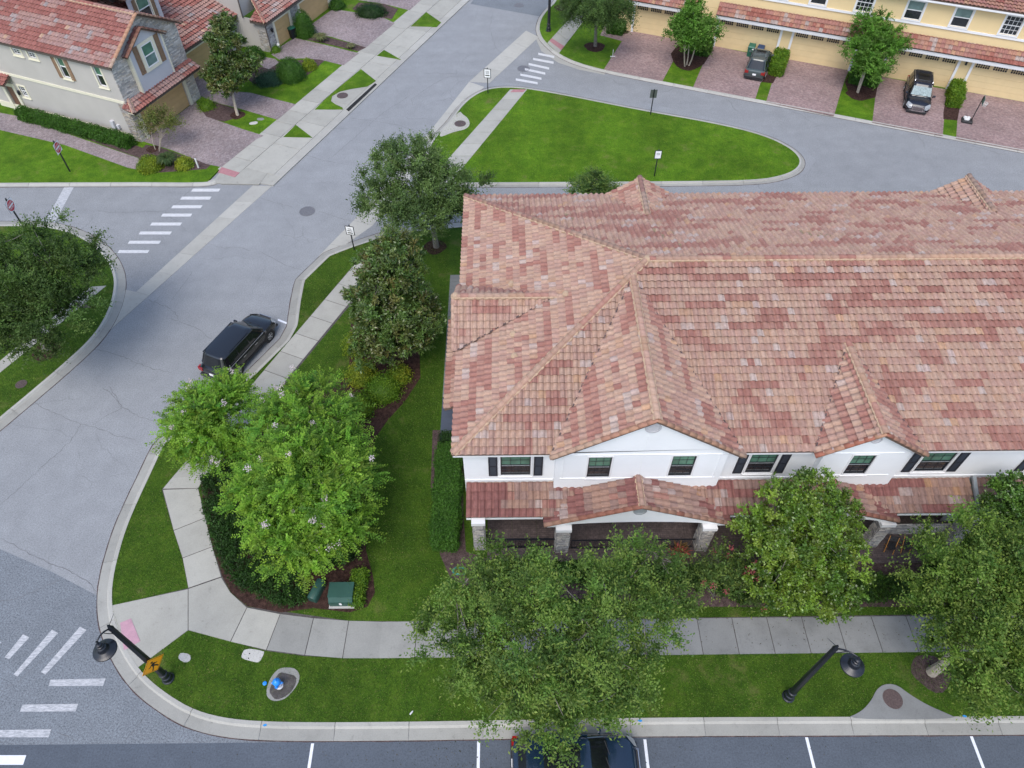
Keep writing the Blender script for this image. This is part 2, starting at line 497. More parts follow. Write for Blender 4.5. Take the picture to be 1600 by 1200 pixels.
# ================================================================== THE SETTING
def sheet(name, poly, z, mat, thick=.0, parent=None):
    mb = MB(); mb.prism(poly, z - thick, z, 0)
    o = mb.build(name, mat, parent)
    if parent is None: o["kind"] = "structure"
    return o
big = MB(); big.box((-420, -160, -1.2), (420, 520, -.06), 0)
tag(big.build("ground", "lawn"), kind="structure")
road = MB(); road.prism([(-130, -60), (130, -60), (130, 160), (-130, 160)], -.055, 0, 0)
road_o = tag(road.build("road", "asphalt"), kind="structure")
for cr in ([(50, 627), (90, 648), (125, 662), (150, 668), (180, 680), (212, 688)], [(160, 605), (180, 620), (192, 636), (215, 650), (247, 659)], [(192, 636), (170, 648), (145, 665)], [(0, 840), (60, 872), (125, 900), (152, 924)],
           [(230, 468), (262, 480), (275, 490), (279, 500)], [(265, 498), (292, 506), (312, 515), (330, 530)], [(140, 544), (175, 552), (205, 563), (240, 577), (270, 582)], [(-30, 946), (35, 932), (95, 905)],
           [(545, 184), (590, 190), (625, 196), (655, 206)], [(645, 165), (642, 155), (680, 130), (700, 120), (750, 118)], [(400, 307), (430, 317), (457, 323)], [(497, 330), (530, 340), (547, 345)],
           [(405, 393), (425, 402), (445, 415), (472, 422)], [(473, 353), (474, 368), (462, 372), (440, 366)], [(474, 368), (484, 380)], [(327, 382), (350, 388), (370, 386), (392, 392)],
           [(232, 1113), (215, 1135), (196, 1158)], [(-20, 1090), (30, 1065), (62, 1033), (100, 1010)], [(478, 242), (510, 252), (542, 257)], [(0, 790), (60, 735), (110, 690), (128, 662)], [(190, 640), (180, 618), (170, 604)],
           [(90, 1145), (112, 1154), (118, 1160)], [(640, 150), (600, 175), (560, 210), (520, 245)], [(300, 425), (268, 470)], [(770, 20), (765, 45), (775, 75), (786, 84)]):
    g = [G(*q) for q in cr]; P_ = resample(g, .22); vs = []; fs = []
    for i, q in enumerate(P_):
        a = Vector(P_[max(0, i - 1)]); b = Vector(P_[min(len(P_) - 1, i + 1)]); d = (b - a).normalized() if (b - a).length > 1e-6 else Vector((1, 0)); n_ = Vector((-d.y, d.x)); o_ = n_ * rng.uniform(-.05, .05); w_ = rng.uniform(.005, .015)
        if i in (0, len(P_) - 1): w_ = .003
        c = Vector(q) + o_; vs += [(*(c - n_ * w_), .0068), (*(c + n_ * w_), .0068)]
    fs = [(2 * i, 2 * i + 2, 2 * i + 3, 2 * i + 1) for i in range(len(P_) - 1)]
    mb = MB(); mb.add(vs, fs); mb.build("crack", "crack_fill", road_o)
# side streets in darker asphalt, newer patch at the corner, dark resurfaced street in front
sheet("road_side_street", GP([(-500, 286), (395, 290), (213, 456), (150, 400), (100, 340), (-500, 340)]), .004, "asphalt_street")
sheet("road_loop_street", GP([(562, 352), (650, 262), (760, 284), (1250, 284), (1275, 250), (1240, 214), (1000, 158), (770, 126), (838, 60), (950, 100), (1700, 240), (1900, 420), (560, 420)]), .004, "asphalt_street")
sheet("road_corner_patch", GP([(-300, 905), (-300, 800), (0, 858), (80, 893), (160, 935), (178, 1010), (260, 1110), (420, 1140), (520, 1150), (520, 1163), (-300, 1165)]), .004, "asphalt_patch")
sheet("road_far_patch", GP([(735, 6), (845, 26), (960, -160), (860, -160)]), .004, "asphalt_patch")
sheet("road_front_street", [(-60, -40), (60, -40), (60, 7.58), (-12, 7.58), (-60, 7.70)], .008, "asphalt_dark")

def kerb(label_name, pts, side, widths=(.16, .24, .66, .70), hts=(.14, .145, .05, .015, .004), step=3.05, mat="kerb_concrete", closed=False):
    root = empty(label_name, kind="structure")
    p = resample(pts, .38)
    # point normals
    nrm = []
    for i in range(len(p)):
        a = Vector(p[max(i - 1, 0)]); b = Vector(p[min(i + 1, len(p) - 1)])
        d = (b - a)
        d = d.normalized() if d.length > 1e-6 else Vector((1, 0))
        nrm.append(Vector((-d.y, d.x)) * side)
    per = max(2, int(step / .38)); i = 0
    while i < len(p) - 1:
        j = min(i + per, len(p) - 1)
        if len(p) - 1 - j < 3: j = len(p) - 1
        vs = []; fs = []; offs = (0,) + widths; k = len(offs)
        for q in range(i, j + 1):
            c = Vector(p[q])
            if q == i and i > 0: c = c.lerp(Vector(p[q + 1]), .03)
            if q == j and j < len(p) - 1: c = c.lerp(Vector(p[q - 1]), .03)
            for o_, h in zip(offs, hts):
                e = c + nrm[q] * o_; vs.append((e.x, e.y, h))
            for o_ in (0, widths[-1]):
                e = c + nrm[q] * o_; vs.append((e.x, e.y, -.02))
        n = k + 2
        for q in range(j - i):
            a = q * n; b = a + n
            prof = list(range(k))
            for t in range(k - 1): fs.append((a + t, a + t + 1, b + t + 1, b + t))
            fs.append((a + k, a, b, b + k)); fs.append((a + k - 1, a + k + 1, b + k + 1, b + k - 1))
        fs.append(tuple([k] + list(range(k)) + [k + 1])[::-1]); e0 = (j - i) * n
        fs.append(tuple(e0 + t for t in [k] + list(range(k)) + [k + 1]))
        if side > 0: fs = [f[::-1] for f in fs]
        mb = MB(); mb.add(vs, fs); mb.m(mat); mb.m("gutter_concrete")
        for fi, f in enumerate(fs):
            zc = [vs[t][2] for t in f]
            if max(zc) < .06 and min(zc) > 0: mb.mi[fi] = 1
        mb.build("kerb_section", mat, root)
        i = j
    # soil and grit packed in the joint between gutter and asphalt
    vs = []; fs = []; rr = random.Random(len(p))
    for q in range(len(p)):
        c = Vector(p[q]); a = c + nrm[q] * (widths[-1] - .006 - rr.uniform(0, .006)); b = c + nrm[q] * (widths[-1] + .014 + rr.uniform(0, .026)); vs += [(a.x, a.y, .019), (b.x, b.y, .0125)]
    fs = [(2 * q, 2 * q + 1, 2 * q + 3, 2 * q + 2) for q in range(len(p) - 1)]
    if side > 0: fs = [f[::-1] for f in fs]
    mb = MB(); mb.add(vs, fs); mb.build("joint_grit", "mulch_grey", root)
    return root
def slab(parent, quad, z0=.02, z1=.135, gap=.017, mat="concrete", name="concrete_slab"):
    n = len(quad); c = Vector((sum(q[0] for q in quad) / n, sum(q[1] for q in quad) / n))
    P = []
    for i in range(n):      # inset every edge by gap
        a = Vector(quad[i - 1]); b = Vector(quad[i]); d = Vector(quad[(i + 1) % n])
        e1 = (b - a).normalized(); e2 = (d - b).normalized()
        n1 = Vector((-e1.y, e1.x)); n2 = Vector((-e2.y, e2.x))
        if n1.dot(c - b) < 0: n1 = -n1
        if n2.dot(c - b) < 0: n2 = -n2
        m = n1 + n2; m = m / max(.3, m.dot(n1)) if m.length > 1e-6 else n1
        P.append(tuple(b + m * gap))
    mb = MB(); mb.prism(P, z0, z1 + rng.uniform(-.004, .004)); return mb.build(name, mat, parent)

# ---- block of the white houses
S_in = GP([(1900, 1116), (1600, 1119), (1330, 1120), (1000, 1121), (700, 1127), (500, 1129), (400, 1127), (345, 1121), (300, 1108), (262, 1085),
           (230, 1060), (207, 1032), (190, 1000), (177, 965), (174, 930), (177, 900), (185, 865), (198, 822), (217, 778), (236, 738), (247, 714)], .14)
S_in = chaikin(S_in, 2)
S_bay = GP([(252, 702), (272, 680), (330, 640), (399, 585), (452, 532), (465, 508), (470, 470), (476, 438), (515, 400), (545, 388), (572, 379), (600, 370), (640, 362)], .14)
S_in2 = S_in + S_bay + [(-2.0, 40.6), (60, 40.6)]
kerb("kerb_front", S_in + S_bay, 1)
kerb("kerb_back", [S_bay[-1], (-2.0, 40.6), (60, 40.6)], 1)
lawn_S = S_in2 + [(60, 8.3)]
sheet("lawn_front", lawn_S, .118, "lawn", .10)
# ---- island
I_in = GP([(672, 262), (671, 240), (675, 224), (686, 208), (705, 190), (722, 165), (742, 148), (765, 138), (795, 136), (830, 139), (900, 152), (1000, 172), (1120, 193),
           (1190, 210), (1232, 229), (1251, 247), (1247, 262), (1226, 273), (1185, 281), (1080, 283), (760, 285), (695, 285), (678, 278)], .14)
I_in = chaikin(I_in, 2, True)
sheet("lawn_island", I_in, .118, "lawn_bright", .10)
kerb("kerb_island", I_in + [I_in[0]], 1, widths=(.14, .2, .42, .45))
# ---- block W (lower left)
W_in = chaikin(GP([(-300, 356), (0, 353), (60, 353), (100, 360), (138, 377), (163, 400), (176, 424), (179, 447), (171, 482), (147, 524), (97, 570), (40, 618), (0, 651), (-90, 726), (-300, 900)], .14), 2)
kerb("kerb_oak_corner", W_in, 1, widths=(.16, .24, .66, .70))
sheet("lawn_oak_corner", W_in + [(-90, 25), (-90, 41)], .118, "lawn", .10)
# ---- block A (stone houses)
A_walk = lambda s_: 7.80 + .026 * s_
A_walk2 = lambda s_: 9.62 + .027 * s_
A_edge = lambda s_: 12.85 + .010 * s_
A_lawn = [(-90, 46.15)] + GP([(322, 286)], .1) + GP([(345, 262)], .1) + [FA.p(45, A_walk(45)), (-30, 140), (-90, 140)]
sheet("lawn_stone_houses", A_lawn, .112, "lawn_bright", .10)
C_in = chaikin([(-90, 46.05), (-50, 46.05)] + GP([(200, 284), (318, 285), (336, 281)], .14), 1)
kerb("kerb_side_street", C_in, -1, widths=(.14, .3, .40, .42), hts=(.118, .12, .03, .012, .004))
# concrete of pavement, driveway mouths and gutter along the main road
apron = GP([(318, 287), (337, 280), (350, 262)], .0) + [FA.p(0, A_walk(0) - .1), FA.p(45, A_walk(45) - .1), FA.p(45, A_edge(45)), FA.p(-.9, A_edge(-.9))] + GP([(398, 286), (370, 285), (345, 287)])
sheet("apron_bed", apron, .079, "concrete", .07)
pw = empty("pavement_stone_houses", kind="structure")
s_ = -.8
while s_ < 44:
    e = s_ + 1.85
    slab(pw, [FA.p(s_, A_walk(s_)), FA.p(e, A_walk(e)), FA.p(e, A_walk2(e)), FA.p(s_, A_walk2(s_))], .03, .118)
    s_ = e
s_ = 0.2
while s_ < 44:
    e = s_ + 3.6
    slab(pw, [FA.p(s_, A_walk2(s_)), FA.p(e, A_walk2(e)), FA.p(e, A_edge(e) - .72), FA.p(s_, A_edge(s_) - .72)], .03, .108)
    slab(pw, [FA.p(s_, A_edge(s_) - .72), FA.p(e, A_edge(e) - .72), FA.p(e, A_edge(e)), FA.p(s_, A_edge(s_))], .0, .082, mat="kerb_concrete", name="gutter_slab")
    s_ = e
slab(pw, GP([(338, 280), (352, 262), (372, 270), (398, 252), (425, 262), (405, 288), (345, 287)], .1), .03, .100)
slab(pw, GP([(346, 260.5), (375, 269.5), (367, 277), (340, 269)], .12), .08, .124, mat="ramp_red", name="ramp_panel")
for k, tri in enumerate(([(462, 195), (443, 214), (488, 215)], [(600, 78), (626, 93), (589, 87)], [(666, 19), (689, 35), (682, 42), (642, 41)],
            [(564, 108), (587, 126), (574, 135), (548, 139), (531, 143), (519, 150), (517, 158), (524, 163), (535, 168), (536, 171), (492, 171), (507, 156), (522, 143)])):
    t = sheet("lawn_patch", GP(tri, .12), .132, "lawn_bright", .05)
dg = MB(); q = GP([(541, 171), (545, 174), (589, 132), (586, 130)], .1); dg.prism(q, .09, .112)
tag(dg.build("storm_drain_slot", "dark_void"), "dark storm drain slot in the kerb below the concrete pad", "drain")

# ---- block N (yellow row)
N_in = chaikin(GP([(905, -60), (872, 0), (849, 22), (842, 42), (846, 57), (855, 68), (873, 84), (900, 97), (943, 109), (1035, 127), (1600, 234), (1850, 281)], .12), 1)
kerb("kerb_yellow_row", N_in, -1, widths=(.12, .16, .34, .36), hts=(.125, .128, .06, .015, .004))
sheet("lawn_yellow_row", N_in + [(90, 60), (90, 150), N_in[0]], .112, "lawn_bright", .10)
kb = GP([(800, 92), (822, 78), (846, 62), (872, 88), (900, 101), (945, 112), (940, 116), (896, 106), (860, 95), (842, 84)], 0)
# corner gutter widening
sheet("gutter_corner", GP([(842, 44), (838, 62), (846, 80), (872, 98), (905, 109), (945, 117), (945, 112), (905, 102), (872, 88), (853, 72), (845, 55)]), .012, "kerb_concrete", .012)
# ---- flat concrete gutters crossing the side street mouths
vg = empty("valley_gutter", kind="structure")
def band(root, l0, l1, r0, r1, n):
    for i in range(n):
        f0, f1 = i / n, (i + 1) / n
        lp = lambda a, b, f: (a[0] + (b[0] - a[0]) * f, a[1] + (b[1] - a[1]) * f)
        slab(root, [lp(l0, l1, f0), lp(l0, l1, f1), lp(r0, r1, f1), lp(r0, r1, f0)], 0, .014, .010, "kerb_concrete", "gutter_slab")
band(vg, G(395, 290), G(213, 456), G(425, 291), G(233, 462), 6)
slab(vg, GP([(178, 452), (197, 453), (213, 456), (233, 462), (172, 516), (153, 520), (170, 482)]), 0, .013, .01, "kerb_concrete", "gutter_slab")
vg2 = empty("valley_gutter", kind="structure")
band(vg2, G(497, 401), G(552, 345), G(513, 402), G(583, 352), 3)
band(vg2, G(552, 345), G(652, 230), G(583, 352), G(672, 240), 4)
vg3 = empty("valley_gutter", kind="structure")
band(vg3, G(733, 128), G(822, 48), G(765, 130), G(842, 58), 4)
band(vg3, G(652, 230), G(733, 128), G(668, 222), G(757, 136), 4)

# ---- pavement of the white house block: straight run and the curved corner
sw = empty("pavement_front", kind="structure")
bed = [(40, 10.93), (40, 12.60)] + GP([(640, 971), (545, 970), (440, 955), (387, 948), (361, 927), (347, 900), (332, 853), (321, 808), (310, 764), (318, 742), (400, 655), (540, 485), (600, 420), (560, 405), (401, 594), (268, 747), (253, 765), (271, 829), (285, 872), (294, 919), (175, 946), (195, 1003), (213, 1045), (294, 985), (345, 998), (416, 1017), (476, 1025), (540, 1028), (640, 1028)], .12)
sheet("pavement_bed", bed, .122, "soil", .02)
SY0, SY1 = G(597, 1029, .13)[1], G(597, 971, .13)[1]; x0s = G(597, 971, .13)[0]
xs = []; xx = x0s
while xx < 40: xs.append(xx); xx += 1.575
for a, b in zip(xs[:-1], xs[1:]): slab(sw, [(a, SY0), (b, SY0), (b, SY1), (a, SY1)], mat="concrete_old_vignetted" if b > 6 else "concrete_mid")  # right-hand run: older slabs, with lens falloff painted into their tone
pairs = [((598, 971), (595, 1029)), ((545, 969.5), (535, 1029)), ((490, 965.5), (476, 1024)), ((438, 959), (416, 1016)), ((386, 949), (360, 1003))]
for (a, b), (c, d) in zip(pairs[:-1], pairs[1:]): slab(sw, GP([a, c, d, b], .13), mat='concrete_mid' if a[0] > 480 else 'concrete')
slab(sw, GP([(386, 949), (360, 1003), (294, 985), (294, 920), (346, 902), (360, 925)], .13))
slab(sw, GP([(294, 920), (294, 985), (212, 1046), (199, 1024), (186, 998), (176, 970), (172.5, 946)], .13))
pairs = [((346, 901), (294, 919)), ((332, 854), (285, 872)), ((321, 809), (271, 829)), ((310, 763), (254, 765))]
for (a, b), (c, d) in zip(pairs[:-1], pairs[1:]): slab(sw, GP([a, c, d, b], .13))
slab(sw, GP([(254, 764), (268, 747), (322, 742), (310, 763)], .13))
la, lb = Vector(G(268, 747, .13)), Vector(G(560, 406, .13)); dd = (lb - la).normalized(); nn_ = Vector((dd.y, -dd.x)); tot = (lb - la).length
tt = 0
while tt < tot:
    a = la + dd * tt; b = la + dd * min(tt + 1.6, tot)
    slab(sw, [tuple(a), tuple(b), tuple(b + nn_ * 1.62), tuple(a + nn_ * 1.62)]); tt += 1.6
slab(sw, GP([(187, 973), (205, 965.5), (220, 1002), (193, 1017)], .14), .10, .142, mat="ramp_pink", name="ramp_panel")
# pavement across the island, pavement of the oak corner, pavement by the yellow row
iw = empty("pavement_island", kind="structure")
band2 = [(G(668, 284, .13), G(705, 284, .13)), (G(797, 139.5, .13), G(824, 139.5, .13))]
for i in range(8):
    f0, f1 = i / 8, (i + 1) / 8
    lp = lambda a, b, f: (a[0] + (b[0] - a[0]) * f, a[1] + (b[1] - a[1]) * f)
    slab(iw, [lp(band2[0][0], band2[1][0], f0), lp(band2[0][0], band2[1][0], f1), lp(band2[0][1], band2[1][1], f1), lp(band2[0][1], band2[1][1], f0)])
slab(iw, GP([(802, 139.5), (822, 139.5), (818, 144), (797, 144)], .14), .12, .142, mat="ramp_red", name="ramp_panel")
ww = empty("pavement_oak_corner", kind="structure")
A0, A1, B0, B1 = G(143, 443, .13), G(168, 443, .13), G(-60, 626, .13), G(-60, 611, .13)
B0 = (A0[0] - 11, A0[1] - 11 * .93); B1 = (A1[0] - 11, A1[1] - 11 * .93)
A0, A1, B1, B0 = G(140, 448, .13), G(167, 446, .13), G(-30, 607, .13), G(-30, 588, .13)
for i in range(9):
    f0, f1 = i / 9, (i + 1) / 9
    slab(ww, [lp(A0, B0, f0), lp(A0, B0, f1), lp(A1, B1, f1), lp(A1, B1, f0)])
nw = empty("pavement_yellow_row", kind="structure")
q0, q1, q2, q3 = G(855, 67, .13), G(873, 84, .13), G(912, 33, .13), G(894, 24, .13)
for i in range(5):
    f0, f1 = i / 5 * 1.9, (i + 1) / 5 * 1.9
    slab(nw, [lp(q0, q3, f0), lp(q0, q3, f1), lp(q1, q2, f1), lp(q1, q2, f0)])
slab(nw, [lp(q0, q3, .07), lp(q0, q3, .17), lp(q1, q2, .22), lp(q1, q2, .1)], .12, .142, mat="ramp_red", name="ramp_panel")

# ---- drain pads with their manhole covers
def manhole(px, py, z, r, label, mat="iron", rx=None):
    z += .006; c = G(px, py, z); mb = MB()
    mb.lathe([(r * 1.12, z - .03), (r * 1.12, z + .004), (r, z + .004), (r, z - .001), (.001, z - .001)], (c[0], c[1], 0), 24)
    for i in range(-3, 4):
        for j in range(-3, 4):
            if i * i + j * j < 11: mb.box((c[0] + i * r * .25 - .02, c[1] + j * r * .25 - .02, z - .0012), (c[0] + i * r * .25 + .02, c[1] + j * r * .25 + .02, z + .004))
    return mb.build("manhole_cover", mat, origin=(c[0], c[1], z), label=label, cat="manhole cover")
def pad(px, z, name="drain_pad"):
    mb = MB(); mb.prism(chaikin(GP(px, z), 2, True), z - .10, z); o = mb.build(name, "concrete_old_vignetted" if px[0][0] > 1000 else "concrete"); o["kind"] = "structure"; return o
pad([(1318, 1124), (1346, 1112), (1362, 1094), (1370, 1076), (1384, 1068), (1402, 1070), (1420, 1084), (1448, 1101), (1478, 1114), (1500, 1124)], .146)
manhole(1395, 1092, .150, .36, "dark round manhole cover in the concrete pad beside the front street kerb")
pad([(686, 214), (690, 203), (706, 186), (719, 173), (722, 178), (731, 184), (735, 194), (728, 202), (708, 206), (694, 212)], .135)
manhole(719, 193, .139, .42, "brown manhole cover in the concrete pad on the grass island")
manhole(535, 149, .122, .42, "brown manhole cover in the concrete pad below the driveway mouths")
manhole(480, 330, .004, .50, "round iron manhole cover in the middle of the main road", "iron_grey")
manhole(811, 8, .010, .45, "small dark manhole cover at the far end of the main road", "iron_grey")
manhole(818, 107, .010, .50, "dark manhole cover worn into the far crosswalk", "iron_grey")
manhole(33, 600, .128, .28, "small dark round cover in the grass under the corner oak")

# ---- painted markings (flat print on the road)
def bars(root_name, quads, z, mat):
    root = empty(root_name, kind="structure")
    for q in quads:
        mb = MB(); mb.prism(GP(q, z), z - .002, z); mb.build("painted_bar", mat, root)
cw = [((300, 343), 297), ((283, 329), 309.5), ((269, 315), 323), ((253, 299), 336), ((236, 283), 350), ((218, 267), 364), ((201, 250), 378.5), ((185, 232), 393)]
bars("crosswalk_side_street", [[(a + 1.5, y - 2.3), (b + 1.5, y - 2.3), (b - 1.5, y + 2.3), (a - 1.5, y + 2.3)] for (a, b), y in cw], .008, "road_paint")
bars("stop_line", [[(101, 291), (116, 291), (82, 354), (67, 354)]], .008, "road_paint_worn")
cw2 = [(841, 84, 866, 89), (833, 92, 865, 98), (826, 100, 858, 107), (820, 108, 852, 115), (813, 116.5, 846, 123), (806, 124, 840, 130)]
bars("crosswalk_loop_street", [[(a, b - 1.7), (c, d - 1.7), (c, d + 1.7), (a, b + 1.7)] for a, b, c, d in cw2], .016, "road_paint")
bars("crosswalk_corner", [[(76, 1072), (79, 1062), (165, 1060), (161, 1071.5)], [(31, 1112), (35, 1101), (122, 1099.5), (118, 1111.5)], [(-25, 1152), (-20, 1141), (80, 1139.5), (76, 1152)],
      [(125, 979), (135, 984.5), (71, 1054), (64, 1050)], [(81, 984), (91, 989), (27, 1057), (21, 1054)], [(36, 991), (46, 996), (14, 1030), (7, 1027)], [(-6, 1001), (2, 1003), (-22, 1030), (-30, 1027)]], .009, "road_paint_worn")
bars("crosswalk_front_street", [[(-60, 1195), (-60, 1180), (41, 1180), (36, 1195)]], .013, "road_paint_new")
sl = empty("parking_lines", kind="structure")
for px in (490, 748, 1007, 1260, 1518):
    xw = G(px, 1152, 0)[0]; mb = MB(); mb.box((xw - .06, 4.6, .009), (xw + .06, 7.52, .0125)); mb.build("painted_bar", "road_paint_new", sl)
bars("bay_line", [[(434, 498), (452, 505), (452, 508), (434, 501)]], .007, "road_paint_new")

# ---- driveways and beds
def overlay(name, px, z, mat, th=.03):
    return sheet(name, GP(px, z), z, mat, th)
dA = "pavers_grey"
drv = [FA.p(.1, 0), FA.p(6.6, 0)] + GP([(322, 182), (345, 190), (380, 202), (412, 212)], .12) + GP([(400, 218), (346, 261), (322, 256), (270, 235)], .12)
sheet("driveway_stone_house", drv, .122, dA, .03)
overlay("driveway_second_unit", [(292, 128), (312, 118), (335, 140), (392, 145), (462, 163), (434, 187), (376, 170), (330, 158), (305, 145)], .122, dA)
overlay("driveway_third_unit", [(424, 85), (438, 73), (460, 59), (500, 68), (561, 83), (537, 102), (500, 93), (470, 91), (436, 93)], .122, dA)
overlay("driveway_fourth_unit", [(470, 50), (520, 14), (560, 20), (600, 28), (617, 36), (572, 74), (520, 58), (490, 52)], .124, dA)
overlay("driveway_far", [(560, 0), (600, -30), (720, -60), (658, 0), (640, 16), (600, 6)], .124, dA)
overlay("path_third_unit", [(385, 84), (430, 92), (436, 98), (420, 108), (380, 95)], .121, dA)
overlay("garden_path", [(-60, 170), (0, 176), (30, 182), (120, 214), (216, 247), (222, 266), (200, 262), (100, 226), (0, 203), (-60, 185)], .122, dA)
overlay("mulch_bed", [(222, 262), (214, 240), (228, 226), (250, 230), (300, 248), (330, 257), (322, 264), (270, 268), (240, 270)], .119, "mulch_grey")
overlay("mulch_bed", [(20, 176), (50, 180), (210, 226), (225, 232), (215, 246), (120, 212), (30, 183)], .117, "mulch_grey")
overlay("mulch_bed", [(305, 176), (310, 160), (330, 158), (376, 172), (370, 184), (350, 190), (322, 184)], .119, "mulch_grey")
overlay("mulch_bed", [(383, 92), (440, 96), (498, 92), (510, 92), (490, 110), (472, 124), (430, 134), (395, 130), (375, 115)], .118, "mulch_grey")
overlay("mulch_bed", [(462, 52), (490, 52), (572, 74), (560, 80), (500, 66), (470, 60)], .126, "mulch_grey")
overlay("mulch_bed", [(550, 14), (560, 4), (600, 6), (622, 14), (612, 30), (570, 22)], .126, "mulch_grey")
dN = "pavers_red"
overlay("driveway_yellow", [(984, 46), (1062, 62), (1054, 84), (1052, 95), (1035, 127), (943, 109), (972, 64), (938, 55), (946, 36), (952, 34)], .122, dN)
overlay("driveway_yellow", [(1108, 70), (1212, 91), (1204, 110), (1188, 130), (1180, 155), (1083, 136), (1097, 103), (1108, 84)], .122, dN)
overlay("driveway_yellow", [(1224, 88), (1326, 110), (1320, 125), (1314, 143), (1303, 181), (1197, 159), (1206, 130)], .122, dN)
overlay("driveway_yellow", [(1370, 118), (1480, 140), (1476, 175), (1473, 212), (1363, 191), (1367, 158)], .122, dN)
overlay("driveway_yellow", [(1504, 142), (1660, 170), (1660, 247), (1494, 216), (1496, 187)], .122, dN)
for px, py, rx_ in ((929, 75, .95), (1073, 103, 1.0), (1339, 150, .9), (877, 14, .7)):
    c = G(px, py); mb = MB(); mb.prism([(c[0] + rx_ * (1 + .1 * math.sin(5 * a_)) * math.cos(a_), c[1] + rx_ * (1 + .1 * math.sin(3 * a_)) * math.sin(a_)) for a_ in [i * .35 for i in range(18)]], .10, .128)
    tag(mb.build("mulch_ring", "mulch", origin=(c[0], c[1], .1)), kind="structure")
for pl in ([(1052, 96), (1048, 84), (1062, 66), (1112, 76), (1110, 84), (1100, 100), (1090, 106), (1068, 108), (1058, 104)], [(1196, 120), (1214, 92), (1226, 94), (1208, 130), (1190, 128)],
           [(1320, 128), (1330, 112), (1374, 120), (1368, 152), (1352, 156), (1328, 150)], [(1474, 176), (1480, 142), (1504, 146), (1496, 188), (1474, 186)], [(955, 50), (960, 38), (984, 40), (982, 52), (970, 54)]):
    overlay("mulch_bed", pl, .124, "mulch")
bed1 = [(312, 748), (330, 728), (420, 655), (480, 600), (545, 590), (548, 505), (600, 530), (655, 530), (657, 590), (632, 628), (607, 655), (586, 685), (572, 760), (572, 860), (583, 900), (586, 926), (574, 948), (546, 957), (490, 950), (440, 957), (386, 947), (361, 926), (347, 900), (332, 852), (321, 806)]
overlay("mulch_bed", bed1, .124, "mulch")
bed2 = [(676, 672), (673, 760), (688, 868), (704, 903), (760, 930), (900, 935), (1100, 948), (1440, 948), (1600, 946), (1600, 880), (1100, 880), (760, 872), (728, 862), (724, 800), (724, 672)]
overlay("mulch_bed", bed2, .124, "mulch_grey")
for px, py, r_ in ((680, 388, .75), (1453, 1052, .80), (74, 550, .8), (610, 570, .8), (240, 235, .5), (372, 182, .6)):
    c = G(px, py); mb = MB(); mb.prism([(c[0] + r_ * (1 + .08 * math.sin(4 * a_ + px)) * math.cos(a_), c[1] + r_ * (1 + .08 * math.sin(3 * a_)) * math.sin(a_)) for a_ in [i * .35 for i in range(18)]], .10, .130)
    tag(mb.build("mulch_ring", "mulch_grey" if px in (1453,) else "mulch", origin=(c[0], c[1], .1)), kind="structure")
# paved strip and slate strip beside the end house, paved walk to the second porch
st = MB()
for i in range(15):
    y0 = 25.35 + i * .68; st.box((-3.62, y0 + .01, .05), (-2.72, y0 + .67, .128 + rng.uniform(-.004, .004)))
tag(st.build("side_path", "concrete_old_vignetted"), kind="structure")
st = MB()
for i in range(7):
    st.box((-3.62, 22.1 + i * .46, .05), (-2.5, 22.1 + i * .46 + .45, .135))
tag(st.build("slate_strip", "slate"), kind="structure")
overlay("porch_path", [(1283, 905), (1310, 905), (1318, 960), (1290, 960)], .132, "pavers_porch")
overlay("porch_path", [(762, 868), (778, 868), (778, 900), (764, 900)], .132, "pavers_porch")

# ---- grass blades: real relief on the lawns
def in_any(x, y, polys):
    m = np.zeros(len(x), bool)
    for p in polys: m |= pip(x, y, p)
    return m
def blades(name, poly, dens, excl, h=(.03, .065), wd=.012, seed=1, label=None, z=.112, pal=((.070, .138, .012), (.125, .20, .026), (.030, .066, .010), (.19, .18, .060))):
    r = np.random.default_rng(seed)
    P = np.array(poly); x0, y0 = P.min(0); x1, y1 = P.max(0)
    x0 = max(x0, -40); x1 = min(x1, 34); y0 = max(y0, 6); y1 = min(y1, 80)
    n = int((x1 - x0) * (y1 - y0) * dens)
    x = r.uniform(x0, x1, n); y = r.uniform(y0, y1, n)
    k = pip(x, y, poly)
    x, y = x[k], y[k]
    k = ~in_any(x, y, excl); x, y = x[k], y[k]; n = len(x)
    a = r.uniform(0, 2 * math.pi, n); hh = r.uniform(h[0], h[1], n); ln = r.normal(0, .035, (n, 2))
    dx, dy = np.cos(a) * wd * (.6 + r.random(n)), np.sin(a) * wd * (.6 + r.random(n))
    V = np.empty((n, 3, 3)); V[:, 0] = np.stack([x - dx, y - dy, np.full(n, z)], 1); V[:, 1] = np.stack([x + dx, y + dy, np.full(n, z)], 1)
    V[:, 2] = np.stack([x + ln[:, 0], y + ln[:, 1], z + hh], 1)
    base = np.array(pal)
    pd = .05 + .25 * np.clip(np.sin(x * .9 + 1) * np.sin(y * 1.3) + .3 * np.sin(x * 3.3) - .35, 0, 1); ci = r.choice(3, n, p=[.45, .27, .28]); ci[r.random(n) < pd] = 3; c = base[ci] * (.8 + .4 * r.random((n, 1)))
    o = np_mesh(name, V.reshape(-1, 3), np.arange(n * 3).reshape(n, 3), c, "grass_blades")
    return tag(o, label, "grass", kind="stuff")
exc_S = [bed, GP(bed1, .12), GP(bed2, .12), [(-3.8, 15.5), (60, 15.5), (60, 41), (-3.8, 41)],
         [G(1322, 1124), G(1362, 1090), G(1380, 1070), G(1402, 1070), G(1480, 1114), G(1495, 1124)]]
nearS = [p for p in lawn_S if True]
blades("grass", [q for q in lawn_S], 430, exc_S, seed=3, label="mown green grass of the verge and side yard around the white houses")
